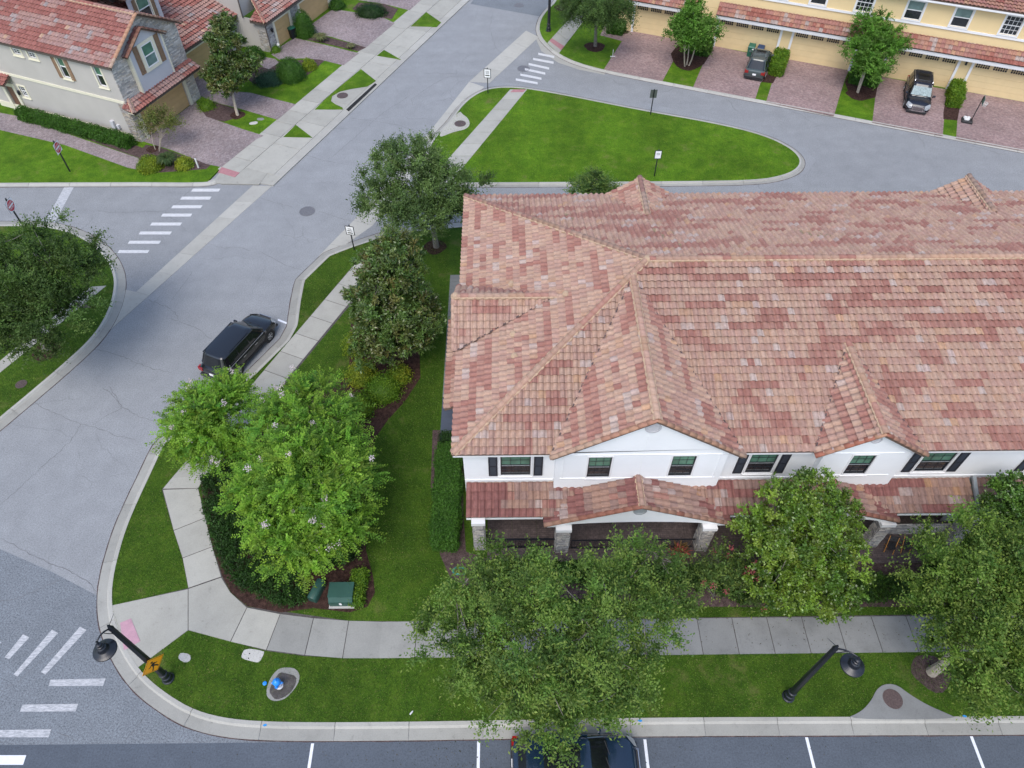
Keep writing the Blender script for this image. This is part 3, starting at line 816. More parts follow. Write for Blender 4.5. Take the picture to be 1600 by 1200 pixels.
blades("grass", I_in, 130, [[band2[0][0], band2[1][0], band2[1][1], band2[0][1]]], seed=4, wd=.02, pal=((.085, .19, .012), (.115, .225, .018), (.06, .13, .010), (.17, .19, .045)), label="bright green grass on the teardrop traffic island")
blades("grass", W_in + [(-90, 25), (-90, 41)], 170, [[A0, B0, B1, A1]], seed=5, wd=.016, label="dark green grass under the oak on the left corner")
# ================================================================== ROOFS
PAL_MAIN = dict(base=[(.425, .268, .198), (.440, .285, .210), (.415, .260, .203), (.450, .300, .224), (.435, .272, .186)], red=[(.325, .155, .122), (.345, .175, .138), (.365, .195, .152)], grey=[(.45, .34, .29), (.46, .36, .31), (.44, .33, .29)], hot=(.47, .29, .185), thr=.19, g=-.42)
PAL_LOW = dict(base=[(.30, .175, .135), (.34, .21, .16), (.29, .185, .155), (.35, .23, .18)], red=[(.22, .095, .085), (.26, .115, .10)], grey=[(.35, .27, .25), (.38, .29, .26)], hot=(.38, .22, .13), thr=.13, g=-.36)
PAL_A = dict(base=[(.34, .185, .155), (.37, .225, .19), (.35, .215, .19), (.38, .25, .215)], red=[(.29, .115, .095), (.33, .135, .11)], grey=[(.38, .30, .28), (.35, .30, .29)], hot=(.50, .33, .23), thr=.08, g=-.34)
PAL_N = dict(base=[(.36, .17, .13), (.40, .21, .15), (.35, .17, .14), (.38, .22, .17)], red=[(.30, .11, .085), (.33, .13, .10)], grey=[(.42, .30, .26), (.40, .32, .29)], hot=(.46, .27, .17), thr=.22, g=-.40)
def tile_col(pal, a, b, seed, rr):
    n1 = noise.noise(Vector((a * .40, b * 1.75, seed * 7.3)))
    n2 = noise.noise(Vector((a * 1.1 + 31, b * 2.1, seed * 3.1)))
    j = rr.uniform(.94, 1.06); q = rr.random()
    if n1 + rr.uniform(-.07, .07) > pal['thr'] or q < .03: c = rr.choice(pal['red'])
    elif n2 < pal['g'] or q > .985: c = rr.choice(pal['grey'])
    elif q > .968: c = pal['hot']
    else:
        bs = pal['base']; i = int((n2 * .5 + .5) * len(bs) + rr.uniform(-.6, .6)); c = bs[max(0, min(len(bs) - 1, i))]
    return tuple(x * j for x in c)
T7 = ((0, 0), (.09, .034), (.23, .068), (.40, .080), (.57, .068), (.71, .034), (.80, 0), (1, 0))
T5 = ((0, 0), (.16, .052), (.38, .070), (.60, .052), (.78, 0), (1, 0))
def tile_geo(prof, w_, l_, lift=.080):
    vs = []; fs = []; n = len(prof)
    for t, h in prof: vs.append((t * w_, 0, h + lift + .012))
    for t, h in prof: vs.append((t * w_, l_ + .02, h + .012))
    for t, h in prof: vs.append((t * w_, .004, h + lift - .012))
    for i in range(n - 1):
        fs.append((i, i + 1, n + i + 1, n + i)); fs.append((2 * n + i, 2 * n + i + 1, i + 1, i))
    return vs, fs, n - 1
def clip_poly(pts, poly):
    """Sutherland-Hodgman on (a, b); pts carry a third value"""
    n = len(poly); out = pts
    for i in range(n):
        ax, ay = poly[i]; bx, by = poly[(i + 1) % n]
        inp = out; out = []
        if not inp: return []
        side = lambda p: (bx - ax) * (p[1] - ay) - (by - ay) * (p[0] - ax)
        for k in range(len(inp)):
            p, q = inp[k - 1], inp[k]; sp, sq = side(p), side(q)
            if (sp >= 0) != (sq >= 0):
                t = sp / (sp - sq); out.append(tuple(p[m] + (q[m] - p[m]) * t for m in range(3)))
            if sq >= 0: out.append(q)
    return out
ONES = []
def roof_plane(mb, pts, pal, seed, w_=.315, l_=.365, prof=T7, singles=None, holes=(), bshift=0.0, deck=True, deckmat=None):
    """pts: convex polygon in space, first two points along the eave"""
    P = [Vector(p) for p in pts]
    u = P[1] - P[0]
    nrm = (P[1] - P[0]).cross(P[2] - P[0]).normalized()
    if nrm.z < 0:
        P = [P[1], P[0]] + P[:1:-1]; nrm = -nrm; u = -u
    u = Vector((nrm.y * -1, nrm.x, 0)).normalized()        # horizontal direction in the plane
    if u.dot(P[1] - P[0]) < 0 and abs(nrm.z) < .9999: u = -u
    v = nrm.cross(u)
    if v.z < 0: v = -v; u = -u
    O = P[0]
    ab = [((p - O).dot(u), (p - O).dot(v)) for p in P]
    area = sum(ab[i][0] * ab[(i + 1) % len(ab)][1] - ab[(i + 1) % len(ab)][0] * ab[i][1] for i in range(len(ab)))
    if area < 0: ab = ab[::-1]
    w3 = nrm
    rr = random.Random(seed * 131 + 5)
    a0, a1 = min(p[0] for p in ab), max(p[0] for p in ab); b0, b1 = min(p[1] for p in ab), max(p[1] for p in ab)
    if deck: mb.poly3([O + u * a + v * b + w3 * .002 for a, b in ab], .10, w3, mb.m("roof_clay"), (.16, .11, .085))
    vs, fs, ns = tile_geo(prof, w_, l_)
    hab = [[((Vector(p) - O).dot(u), (Vector(p) - O).dot(v)) for p in h] for h in holes]
    mat = mb.m("roof_clay")
    nb = int((b1 - b0) / l_) + 2; na = int((a1 - a0) / w_) + 2
    inside = lambda a, b: all((ab[(i + 1) % len(ab)][0] - ab[i][0]) * (b - ab[i][1]) - (ab[(i + 1) % len(ab)][1] - ab[i][1]) * (a - ab[i][0]) >= -1e-4 for i in range(len(ab)))
    for j in range(nb):
        bb = b0 + j * l_ - bshift
        for i in range(na):
            aa = a0 + i * w_
            corners = [(aa, bb), (aa + w_, bb), (aa + w_, bb + l_), (aa, bb + l_)]
            skip = False
            for h in hab:
                px = np.array([c[0] for c in corners]); py = np.array([c[1] for c in corners])
                if pip(px, py, h).all(): skip = True; break
            if skip: continue
            ins = [inside(*c) for c in corners]
            if not any(ins):
                cq = clip_poly([(c[0], c[1], 0) for c in corners], ab)
                if len(cq) < 3: continue
            col = tile_col(pal, aa, bb, seed, rr)
            dz = rr.uniform(-.004, .006)
            if all(ins):
                if singles is not None:
                    M = Matrix(((u.x, v.x, w3.x, 0), (u.y, v.y, w3.y, 0), (u.z, v.z, w3.z, 0), (0, 0, 0, 1)))
                    c = O + u * aa + v * bb + w3 * dz; M.translation = c
                    singles.append((( c - cam.location).length, M, col, (vs, fs, ns, prof)))
                    continue
                st = len(mb.v)
                for p in vs: mb.v.append(tuple(O + u * (aa + p[0]) + v * (bb + p[1]) + w3 * (p[2] + dz)))
                k = 0
                for q, f in enumerate(fs):
                    mb.f.append(tuple(x + st for x in f)); mb.mi.append(mat)
                    s_ = 1 + rr.uniform(-.09, .09); mb.c.append(tuple(x * s_ for x in col) if q % 2 == 0 else tuple(x * .8 for x in col))
            else:
                for q, f in enumerate(fs):
                    pp = clip_poly([(aa + vs[x][0], bb + vs[x][1] + (1e-5 if q % 2 else 0) * 0, vs[x][2]) for x in f], ab) if q % 2 == 0 else None
                    if q % 2 == 1:
                        # front edge of a cut tile: keep it when both ends are inside
                        if not all(inside(aa + vs[x][0], bb + .01) for x in f): continue
                        pp = [(aa + vs[x][0], bb + vs[x][1], vs[x][2]) for x in f]
                    if len(pp) < 3: continue
                    s_ = 1 + rr.uniform(-.09, .09)
                    mb.add([O + u * p[0] + v * p[1] + w3 * (p[2] + dz) for p in pp], [tuple(range(len(pp)))], mat, tuple(x * s_ for x in col) if q % 2 == 0 else tuple(x * .8 for x in col))
    mb.has_c = True
_tile_cache = {}
def place_singles(singles, keep, roof, rest_mb):
    """the nearest tiles become objects of their own, the rest joins one mesh"""
    singles.sort(key=lambda t: t[0])
    Pm = WM[roof.name].inverted()
    for d, M, col, (vs, fs, ns, prof) in singles[:keep]:
        key = (len(prof),) + tuple(round(c * 22) for c in col)
        me = _tile_cache.get(key)
        if me is None:
            mb = MB(); q = tuple(round(c * 22) / 22 for c in col)
            mb.add(vs, fs, 0, q)
            for i in range(len(mb.c)): k = 1 + rng.uniform(-.09, .09); mb.c[i] = tuple(x * k * (1 if i % 2 == 0 else .8) for x in col)
            me = bpy.data.meshes.new("roof_tile"); me.from_pydata(mb.v, [], mb.f); me.materials.append(MATS["roof_clay"])
            at = me.attributes.new("tint", 'FLOAT_COLOR', 'FACE'); arr = np.ones((len(mb.f), 4), np.float32); arr[:, :3] = np.array(mb.c); at.data.foreach_set("color", arr.ravel())
            _tile_cache[key] = me
        o = bpy.data.objects.new("roof_tile", me); COL.objects.link(o); o.parent = roof; o.matrix_local = Pm @ M
    mat = rest_mb.m("roof_clay"); rr = random.Random(4)
    for d, M, col, (vs, fs, ns, prof) in singles[keep:]:
        st = len(rest_mb.v)
        for p in vs: rest_mb.v.append(tuple(M @ Vector(p)))
        for q, f in enumerate(fs):
            rest_mb.f.append(tuple(x + st for x in f)); rest_mb.mi.append(mat)
            s_ = 1 + rr.uniform(-.09, .09); rest_mb.c.append(tuple(x * s_ for x in col) if q % 2 == 0 else tuple(x * .8 for x in col))
    rest_mb.has_c = True
_ridge_cache = {}
def ridge_line(parent, a, b, pal=PAL_MAIN, rad=.15, step=.40, seed=1, lift=.095, joined=None, mortar=True, name="ridge_tile", mono=None):
    """half-round cap tiles overlapping along a to b, bedded in a mortar strip"""
    a = Vector(a); b = Vector(b); d = b - a; L_ = d.length; d.normalize()
    if d.z < 0: pass
    x = d.cross(Vector((0, 0, 1))).normalized(); z = x.cross(d)
    n = max(1, round(L_ / step)); st = L_ / n; rr = random.Random(seed)
    Pm = WM[parent.name].inverted() if parent is not None else None
    if mortar:
        mo = MB(); m = int(L_ / .08); 
        for s_ in (-1, 1):
            vs = []; fs = []
            for i in range(m + 1):
                p = a + d * (L_ * i / m); wob = .02 * math.sin(i * 1.3) + rr.uniform(-.012, .012)
                vs += [p + x * s_ * (rad * .6) + z * (lift + .05), p + x * s_ * (rad + .035 + wob) + z * (lift - .005), p + x * s_ * (rad + .02 + wob) + z * (lift - .10)]
            for i in range(m):
                q = i * 3
                for k in (0, 1):
                    f = (q + k, q + k + 1, q + k + 4, q + k + 3); fs.append(f if s_ > 0 else f[::-1])
            (joined if joined is not None else mo).add(vs, fs, (joined.m("mortar") if joined is not None else 0))
        if joined is None: mo.build("mortar", "mortar", parent)
    K = 7
    def geo(ln):
        vs = []; fs = []
        for e, (t, r_) in enumerate(((0, rad), (ln * 1.12, rad * .86))):
            for k in range(K + 1):
                an = math.pi * k / K; vs.append((math.cos(an) * r_, t, math.sin(an) * r_ * .82 + (.022 if e == 0 else 0)))
        for k in range(K + 1):
            an = math.pi * k / K; vs.append((math.cos(an) * rad * .8, 0, math.sin(an) * rad * .62))
        m = K + 1
        for k in range(K):
            fs.append((k, m + k, m + k + 1, k + 1)); fs.append((2 * m + k, k, k + 1, 2 * m + k + 1))
        return vs, [f[::-1] for f in fs]
    for i in range(n):
        bs = pal['red'] + pal['base'] + [tuple(q * .85 for q in c_) for c_ in pal['base']] if not mono else mono
        if i == 0 or rr.random() < .45: col = rr.choice(bs)
        c = a + d * (i * st) + z * lift
        M = Matrix(((x.x, d.x, z.x, c.x), (x.y, d.y, z.y, c.y), (x.z, d.z, z.z, c.z), (0, 0, 0, 1)))
        vs, fs = geo(st)
        if joined is not None:
            joined.add([M @ Vector(p) for p in vs], fs, joined.m("roof_clay"), tuple(q * rr.uniform(.9, 1.1) for q in col)); continue
        key = (round(st, 2), round(rad, 3)) + tuple(round(c_ * 22) for c_ in col)
        me = _ridge_cache.get(key)
        if me is None:
            mb = MB(); mb.add(vs, fs, 0, col); me = bpy.data.meshes.new(name); me.from_pydata(mb.v, [], mb.f); me.materials.append(MATS["roof_clay"])
            at = me.attributes.new("tint", 'FLOAT_COLOR', 'FACE'); arr = np.ones((len(mb.f), 4), np.float32); arr[:, :3] = col; at.data.foreach_set("color", arr.ravel())
            me.polygons.foreach_set("use_smooth", [True] * len(mb.f)); _ridge_cache[key] = me
        o = bpy.data.objects.new(name, me); COL.objects.link(o); o.parent = parent; o.matrix_local = Pm @ M

# ================================================================== WALLS AND OPENINGS
def wall(mb, a, b, z0, z1, ops, n_out, mat=0, th=.2, rec=.10):
    """wall face from a to b (plan points) with rectangular openings (s0, s1, z0, z1); n_out points outward"""
    a = Vector((a[0], a[1], 0)); b = Vector((b[0], b[1], 0)); L_ = (b - a).length; d = (b - a) / L_; n = Vector((n_out[0], n_out[1], 0)).normalized()
    ss = sorted({0, L_} | {o[0] for o in ops} | {o[1] for o in ops}); zs = sorted({z0, z1} | {o[2] for o in ops} | {o[3] for o in ops})
    P = lambda s, z, k=0: a + d * s + n * k + Vector((0, 0, z))
    flip = d.cross(Vector((0, 0, 1))).dot(n) < 0
    def quad(p): mb.add(p[::-1] if flip else p, [(0, 1, 2, 3)], mat)
    for i in range(len(ss) - 1):
        for j in range(len(zs) - 1):
            s0, s1, q0, q1 = ss[i], ss[i + 1], zs[j], zs[j + 1]; sm, zm = (s0 + s1) / 2, (q0 + q1) / 2
            if any(o[0] < sm < o[1] and o[2] < zm < o[3] for o in ops): continue
            quad([P(s0, q0), P(s1, q0), P(s1, q1), P(s0, q1)])
    for s0, s1, q0, q1 in ops:
        quad([P(s0, q0, -rec - .05), P(s1, q0, -rec - .05), P(s1, q0), P(s0, q0)][::1])
        quad([P(s0, q1), P(s1, q1), P(s1, q1, -rec - .05), P(s0, q1, -rec - .05)])
        quad([P(s0, q0), P(s0, q1), P(s0, q1, -rec - .05), P(s0, q0, -rec - .05)])
        quad([P(s1, q0, -rec - .05), P(s1, q1, -rec - .05), P(s1, q1), P(s1, q0)])
def window(parent, c, d, n, w_, h, trim="trim_white", tw=.0, up="glass_green", lo="glass_dark", grid=(3, 2), frame="trim_white", rec=.10, two=True, fw=.045, mw=.018):
    """sash window: c = bottom middle of the opening on the wall face, d along the wall, n outward"""
    c = Vector(c); d = Vector((d[0], d[1], 0)).normalized(); n = Vector((n[0], n[1], 0)).normalized(); z = Vector((0, 0, 1))
    Rm = Matrix((d, n, z)).transposed()
    fm = MB()
    B = lambda s, k, q, hs, hk, hq, mb: mb.obox(c + d * s + n * k + z * q, Rm, (hs, hk, hq))
    k = -rec
    for s_ in (-1, 1): B(s_ * (w_ / 2 - fw / 2), k, h / 2, fw / 2, .035, h / 2, fm)
    for q in (fw / 2, h - fw / 2): B(0, k + .001, q, w_ / 2 - fw - .002, .034, fw / 2, fm)
    if two: B(0, k + .012, h * .5, w_ / 2 - fw - .002, .035, .028, fm)
    f = fm.build("window", frame, parent)
    if two and frame == "metal_black":
        g = MB(); B(0, k + .05, h * .5, w_ / 2 - fw, .004, .018, g); g.build("meeting_rail", "gutter_metal", f)
    if grid and mw:
        g = MB(); gx, gy = grid
        halves = ((fw, h * .5 - .03), (h * .5 + .03, h - fw)) if two else ((fw, h - fw),)
        for q0, q1 in halves:
            for i in range(1, gx): B(-w_ / 2 + w_ * i / gx, k + .002, (q0 + q1) / 2, mw / 2, .008, (q1 - q0) / 2, g)
            for j in range(1, gy): B(0, k + .003, q0 + (q1 - q0) * j / gy, w_ / 2 - fw - .003, .0075, mw / 2, g)
        g.build("glazing_bar", frame if mw > .025 else "metal_black", f)
    if two:
        pu = MB(); B(0, k - .012, h * .75, w_ / 2 - fw, .006, h * .25 - fw / 2, pu); pu.build("pane", up, f)
        pl = MB(); B(0, k - .012, h * .25, w_ / 2 - fw, .006, h * .25 - fw / 2, pl); pl.build("pane", lo, f)
    else:
        pu = MB(); B(0, k - .012, h / 2, w_ / 2 - fw, .006, h / 2 - fw, pu); pu.build("pane", up, f)
    if tw:
        t = MB()
        for s_ in (-1, 1): B(s_ * (w_ / 2 + tw / 2), .014, h / 2, tw / 2, .022, h / 2 + tw, t)
        for q in (-tw / 2, h + tw / 2): B(0, .016, q, w_ / 2 - .001, .024, tw / 2, t)
        B(0, .035, -tw - .02, w_ / 2 + tw + .03, .05, .03, t)
        t.build("window_surround", trim, f)
    return f
def shutter(parent, c, d, n, w_, h, mat):
    c = Vector(c); d = Vector((d[0], d[1], 0)).normalized(); n = Vector((n[0], n[1], 0)).normalized(); z = Vector((0, 0, 1))
    Rm = Matrix((d, n, z)).transposed(); mb = MB()
    for s_ in (-1, 1): mb.obox(c + d * s_ * (w_ / 2 - .03) + n * .03 + z * h / 2, Rm, (.03, .02, h / 2))
    for q in (.035, h / 2, h - .035): mb.obox(c + n * .031 + z * q, Rm, (w_ / 2 - .062, .019, .035))
    nl = int(h / .09)
    for i in range(nl):
        q = .08 + (h - .16) * (i + .5) / nl
        T = Rm @ Matrix.Rotation(R(35), 3, 'X'); mb.obox(c + n * .022 + z * q, T, (w_ / 2 - .062, .006, .04))
    return mb.build("shutter", mat, parent)
def poly_wall(mb, pts, n, th=.15, mat=0): mb.poly3(pts, th, (n[0], n[1], 0), mat)

# ================================================================== WHITE TOWNHOUSES
house = empty("townhouse_row", (-1.95, 17.70, 0), "white stucco townhouse row with salmon clay tile hip roof and black shutters", "townhouses")
X0, X1, Y0, Y1, EZ, SL = -2.38, 37.0, 17.36, 35.64, 6.15, .32
YM = (Y0 + Y1) / 2; RZ = EZ + SL * (YM - Y0); XP = X0 + (YM - Y0)
WX0, WX1, WY0, WY1 = -1.95, 36.6, 17.70, 35.3
g1 = (6.0, 4.12, 8.80, 17.12); g2 = (15.55, 2.36, 7.72, 17.10); GY = 17.40     # centre x, half span, ridge z, front y of the rake
ry = lambda z: Y0 + (z - EZ) / SL                               # y where a height meets the front slope
# walls: front
body = MB(); mw = body.m("stucco_white")
g1w = (2.10, 9.55); g2w = (13.72, 17.45)
win_main = [(.36, 1.34, 4.03), (11.35, 1.20, 4.05), (19.15, 1.40, 4.03), (24.3, 1.35, 4.02), (31.6, 1.35, 4.02)]
ops = [(c - w_ / 2 - WX0, c + w_ / 2 - WX0, z, z + 1.55) for c, w_, z in win_main]
low = [(15.2, 17.3, .15, 2.3), (26.0, 27.0, .15, 2.3)]
dops = [(4.4 - WX0, 5.4 - WX0, .15, 2.3), (6.3 - WX0, 8.3 - WX0, .9, 2.3), (15.0 - WX0, 16.0 - WX0, .15, 2.3), (18.2 - WX0, 20.2 - WX0, .9, 2.3), (10.3 - WX0, 12.1 - WX0, .9, 2.3), (26 - WX0, 27 - WX0, .15, 2.3)]
wall(body, (WX0, WY0), (WX1, WY0), 0, EZ + .02, ops + dops, (0, -1), mw)
wall(body, (WX0, WY1), (WX0, WY0), 0, EZ + .02, [(4.0, 5.2, 3.9, 5.4), (12.5, 13.7, 3.9, 5.4)], (-1, 0), mw)
wall(body, (WX1, WY0), (WX1, WY1), 0, EZ + .02, [], (1, 0), mw)
wall(body, (WX1, WY1), (WX0, WY1), 0, EZ + .02, [(2.5 + i * 7.2, 7.3 + i * 7.2, .1, 2.4) for i in range(5)], (0, 1), mw)
body.build("wall", None, house)
inner = MB(); inner.box((WX0 + .35, WY0 + .35, .02), (WX1 - .35, WY1 - .35, EZ - .3)); inner.build("interior", "dark_void", house)
for (cx, hs, rz, fy), (xa, xb), Yw in ((g1, g1w, GY), (g2, g2w, GY)):
    gm = MB()
    o_ = [(3.53 - xa, 4.54 - xa, 4.28, 5.90), (7.17 - xa, 8.20 - xa, 4.32, 5.94)] if cx < 10 else [(15.03 - xa, 16.03 - xa, 4.35, 5.85)]
    wall(gm, (xa, Yw), (xb, Yw), 3.0, EZ + .1, o_, (0, -1), 0)
    sl = (rz - EZ) / hs
    top = rz - .10; zl = EZ + .1
    # triangle of the gable up to the underside of the rake
    xl = max(xa, cx - hs + (zl - EZ) / sl); xr = min(xb, cx + hs - (zl - EZ) / sl)
    gm.add([(xa, Yw, zl), (xb, Yw, zl), (xb, Yw, rz - .12 - sl * (xb - cx)), (cx, Yw, rz - .12), (xa, Yw, rz - .12 - sl * (cx - xa))], [(0, 1, 2, 3, 4)], 0)
    for xs_, nx in ((xa, -1), (xb, 1)): wall(gm, (xs_, Yw) if nx > 0 else (xs_, WY0 + .3), (xs_, WY0 + .3) if nx > 0 else (xs_, Yw), 3.0, EZ + .1, [], (nx, 0), 0)
    gm.build("gable_wall", "stucco_white", house)
# raised stucco bands and crease, the round gable vents
BO = GY - 17.53
bd = MB(); bd.M = Matrix.Translation((0, 0, 0))
for z in (4.16, 6.02):
    bd.box((g1w[0] + .25, GY - .03, z), (g1w[1] - .25, GY + .005, z + .05))
bd.box((2.42, GY - .025, 4.16), (2.46, GY + .005, 6.1)); bd.box((9.2, GY - .025, 4.16), (9.24, GY + .005, 6.1)); bd.box((5.86, GY - .018, 4.3), (5.88, GY + .005, 7.5))
for z in (4.22, 5.98): bd.box((g2w[0] + .3, GY - .03, z), (g2w[1] - .3, GY + .005, z + .05))
bd.box((WX0, 17.665, 3.62), (2.08, 17.705, 3.70)); bd.box((9.57, 17.665, 3.62), (13.70, 17.705, 3.70)); bd.box((17.47, 17.665, 3.62), (WX1, 17.705, 3.70))
bd.build("stucco_band", "stucco_white", house)
Rv = Matrix.Rotation(R(90), 3, 'X')
for cx, cz, r_ in ((5.98, 8.02, .34), (15.55, 7.02, .24)):
    v_ = MB(); v_.lathe([(r_, 0), (r_, .05), (r_ * .8, .05), (r_ * .78, .015), (.001, .015)], (cx, GY, cz), 24, axis=Rv)
    for k in range(5): v_.box((cx - r_ * .7, GY - .03, cz - r_ * .55 + k * r_ * .26), (cx + r_ * .7, GY - .015, cz - r_ * .50 + k * r_ * .26))
    v_.build("gable_vent", "stucco_light", house)
for c, w_, z in win_main:
    window(house, (c, WY0, z), (1, 0), (0, -1), w_, 1.55, tw=.07, grid=(3, 2), lo="glass_dark", up="glass_green", frame="metal_black", rec=.05)
    for s_ in (-1, 1): shutter(house, (c + s_ * (w_ / 2 + .34), WY0 - .002, z), (1, 0), (0, -1), .40, 1.58, "shutter_black")
for c, w_, z, h in ((4.035, 1.01, 4.28, 1.62), (7.685, 1.03, 4.32, 1.62), (15.53, 1.0, 4.35, 1.5)):
    window(house, (c, GY, z), (1, 0), (0, -1), w_, h, tw=.07, grid=(3, 2), up="glass_green", lo="glass_dark", frame="metal_black", rec=.05)
for y in (30.7, 22.2):
    window(house, (WX0, y, 3.9), (0, 1), (-1, 0), 1.2, 1.5, tw=.07)
for c, w_, z, h in ((4.9, 1.0, .15, 2.15), (15.5, 1.0, .15, 2.15), (26.5, 1.0, .15, 2.15)):
    d_ = MB(); d_.box((c - w_ / 2, WY0 + .10, z), (c + w_ / 2, WY0 + .15, z + h))
    for zz in (.25, 1.25): d_.box((c - .32, WY0 + .085, z + zz), (c + .32, WY0 + .101, z + zz + .8))
    dr = d_.build("door", "door_dark", house)
    k_ = MB(); k_.lathe([(.03, 0), (.035, .04), (.001, .06)], (c + .4, WY0 + .09, z + 1.0), 8, axis=Rv); k_.build("handle", "chrome", dr)
for c in (7.3, 19.2, 11.2): window(house, (c, WY0, .9), (1, 0), (0, -1), 1.8 if c == 11.2 else 2.0, 1.4, tw=.07, up="glass_dark")
for i in range(5):
    gx0, gx1 = WX1 - (2.5 + i * 7.2), WX1 - (7.3 + i * 7.2)
    gd = MB()
    for k in range(5): gd.box((gx1, WY1 - .15, .1 + k * .46), (gx0, WY1 - .10, .1 + k * .46 + .45))
    gd.build("garage_door", "garage_yellow", house)
# soffits and fascias
sf = MB(); sf.box((X0 + .03, Y0 + .03, EZ - .17), (X1 - .03, WY0 - .002, EZ - .13)); sf.box((X0 + .03, WY0, EZ - .17), (WX0 - .002, Y1, EZ - .13))
sf.box((X0 + .03, Y0 + .03, EZ - .17 + .002), (X0 + .06, Y1 - .03, EZ - .02)); 
for xa, xb in ((X0 + .03, g1[0] - g1[1] - .02), (g1[0] + g1[1] + .02, g2[0] - g2[1] - .02), (g2[0] + g2[1] + .02, X1 - .03)): sf.box((xa, Y0 + .02, EZ - .172), (xb, Y0 + .05, EZ - .02))
sf.build("fascia", "trim_white", house)

# roof
roof = empty("roof", WM[house.name]); roof.parent = house; roof.matrix_local = Matrix.Identity(4); WM[roof.name] = WM[house.name]
rest = MB(); singles = []
far = MB()
hole1 = [(g1[0] - g1[1] + .12, Y0 - 1, EZ), (g1[0] + g1[1] - .12, Y0 - 1, EZ), (g1[0] + g1[1] - .12, Y0 + .1, EZ), (g1[0], ry(g1[2]) - .5, g1[2] - .3), (g1[0] - g1[1] + .12, Y0 + .1, EZ)]
hole2 = [(g2[0] - g2[1] + .12, Y0 - 1, EZ), (g2[0] + g2[1] - .12, Y0 - 1, EZ), (g2[0] + g2[1] - .12, Y0 + .1, EZ), (g2[0], ry(g2[2]) - .5, g2[2] - .3), (g2[0] - g2[1] + .12, Y0 + .1, EZ)]
hole1 = [(p[0], p[1], EZ + SL * (p[1] - Y0)) for p in hole1]; hole2 = [(p[0], p[1], EZ + SL * (p[1] - Y0)) for p in hole2]
roof_plane(far, [(X0, Y0, EZ), (X1, Y0, EZ), (X1, YM, RZ), (XP, YM, RZ)], PAL_MAIN, 1, holes=[hole1, hole2], singles=singles, deck=False)
zf_ = lambda y: EZ + SL * (y - Y0); far.m("roof_clay")
nF = Vector((0, -SL, 1)).normalized(); yd = 17.78; xd = X0 + (yd - Y0)
far.poly3([(xd, yd, zf_(yd)), (X1, yd, zf_(yd)), (X1, YM, RZ), (XP, YM, RZ)], .10, nF, 0, (.16, .11, .085))
for xa, xb in ((X0, g1[0] - g1[1] + .1), (g1[0] + g1[1] - .1, g2[0] - g2[1] + .1), (g2[0] + g2[1] - .1, X1)):
    far.poly3([(xa, Y0, EZ), (xb, Y0, EZ), (xb, yd, zf_(yd)), (xa + (xd - X0 if xa == X0 else 0), yd, zf_(yd))], .10, nF, 0, (.16, .11, .085))
roof_plane(far, [(X1, Y1, EZ), (X0, Y1, EZ), (XP, YM, RZ), (X1, YM, RZ)], PAL_MAIN, 2)
lg_y, lg_h, lg_z = 25.5, 2.25, 7.69                       # cross gable on the left slope
lx = X0 + (lg_z - EZ) / SL
holeL = [(X0 + .3, lg_y - lg_h * .85, 0), (X0 + .3, lg_y + lg_h * .85, 0), (lx - .8, lg_y, 0)]
holeL = [(p[0], p[1], EZ + SL * (p[0] - X0)) for p in holeL]
roof_plane(far, [(X0, Y1, EZ), (X0, Y0, EZ), (XP, YM, RZ)], PAL_MAIN, 3, holes=[holeL])
def gable(cx, hs, rz, fy, back_y, seed, ez=EZ, pal=PAL_MAIN, mbx=None, singles=None, w_=.315):
    # two slopes running back to the main roof; valley ends at the main eave line
    ey = Y0 if ez == EZ else fy
    m = mbx
    roof_plane(m, [(cx - hs, ey, ez), (cx - hs, fy, ez), (cx, fy, rz), (cx, back_y, rz)], pal, seed, singles=singles)
    roof_plane(m, [(cx + hs, fy, ez), (cx + hs, ey, ez), (cx, back_y, rz), (cx, fy, rz)], pal, seed + 1, singles=singles)
gable(g1[0], g1[1], g1[2], g1[3], ry(g1[2]) + .05, 5, mbx=far)
gable(g2[0], g2[1], g2[2], g2[3], ry(g2[2]) + .05, 7, mbx=far)
g3 = (27.6, 4.12, 8.80, 17.04)
# left cross gable
roof_plane(far, [(X0 - .2, lg_y - lg_h, 6.28), (X0, lg_y - lg_h, 6.28), (lx, lg_y, lg_z), (X0 - .2, lg_y, lg_z)], PAL_MAIN, 11)
roof_plane(far, [(X0, lg_y + lg_h, 6.28), (X0 - .2, lg_y + lg_h, 6.28), (X0 - .2, lg_y, lg_z), (lx, lg_y, lg_z)], PAL_MAIN, 12)
lw = MB(); lw.add([(X0 - .02, lg_y - lg_h + .1, EZ - .1), (X0 - .02, lg_y + lg_h - .1, EZ - .1), (X0 - .02, lg_y + lg_h - .1, 6.2), (X0 - .02, lg_y, lg_z - .12), (X0 - .02, lg_y - lg_h + .1, 6.2)], [(4, 3, 2, 1, 0)]); lw.build("gable_wall", "stucco_white", house)
# small gables on the back slope
for cx, hs, seed in ((7.8, 1.8, 13), (26.95, 1.75, 15), (17.3, 0, 0)):
    if not hs: continue
    rz = EZ + hs * .60; by = Y1 - (rz - EZ) / SL - .05
    roof_plane(far, [(cx - hs, Y1 + .15, EZ), (cx - hs, Y1, EZ), (cx, by, rz), (cx, Y1 + .15, rz)], PAL_MAIN, seed)
    roof_plane(far, [(cx + hs, Y1, EZ), (cx + hs, Y1 + .15, EZ), (cx, Y1 + .15, rz), (cx, by, rz)], PAL_MAIN, seed + 1)
    ridge_line(roof, (cx, Y1 + .15, rz), (cx, by, rz), seed=seed)
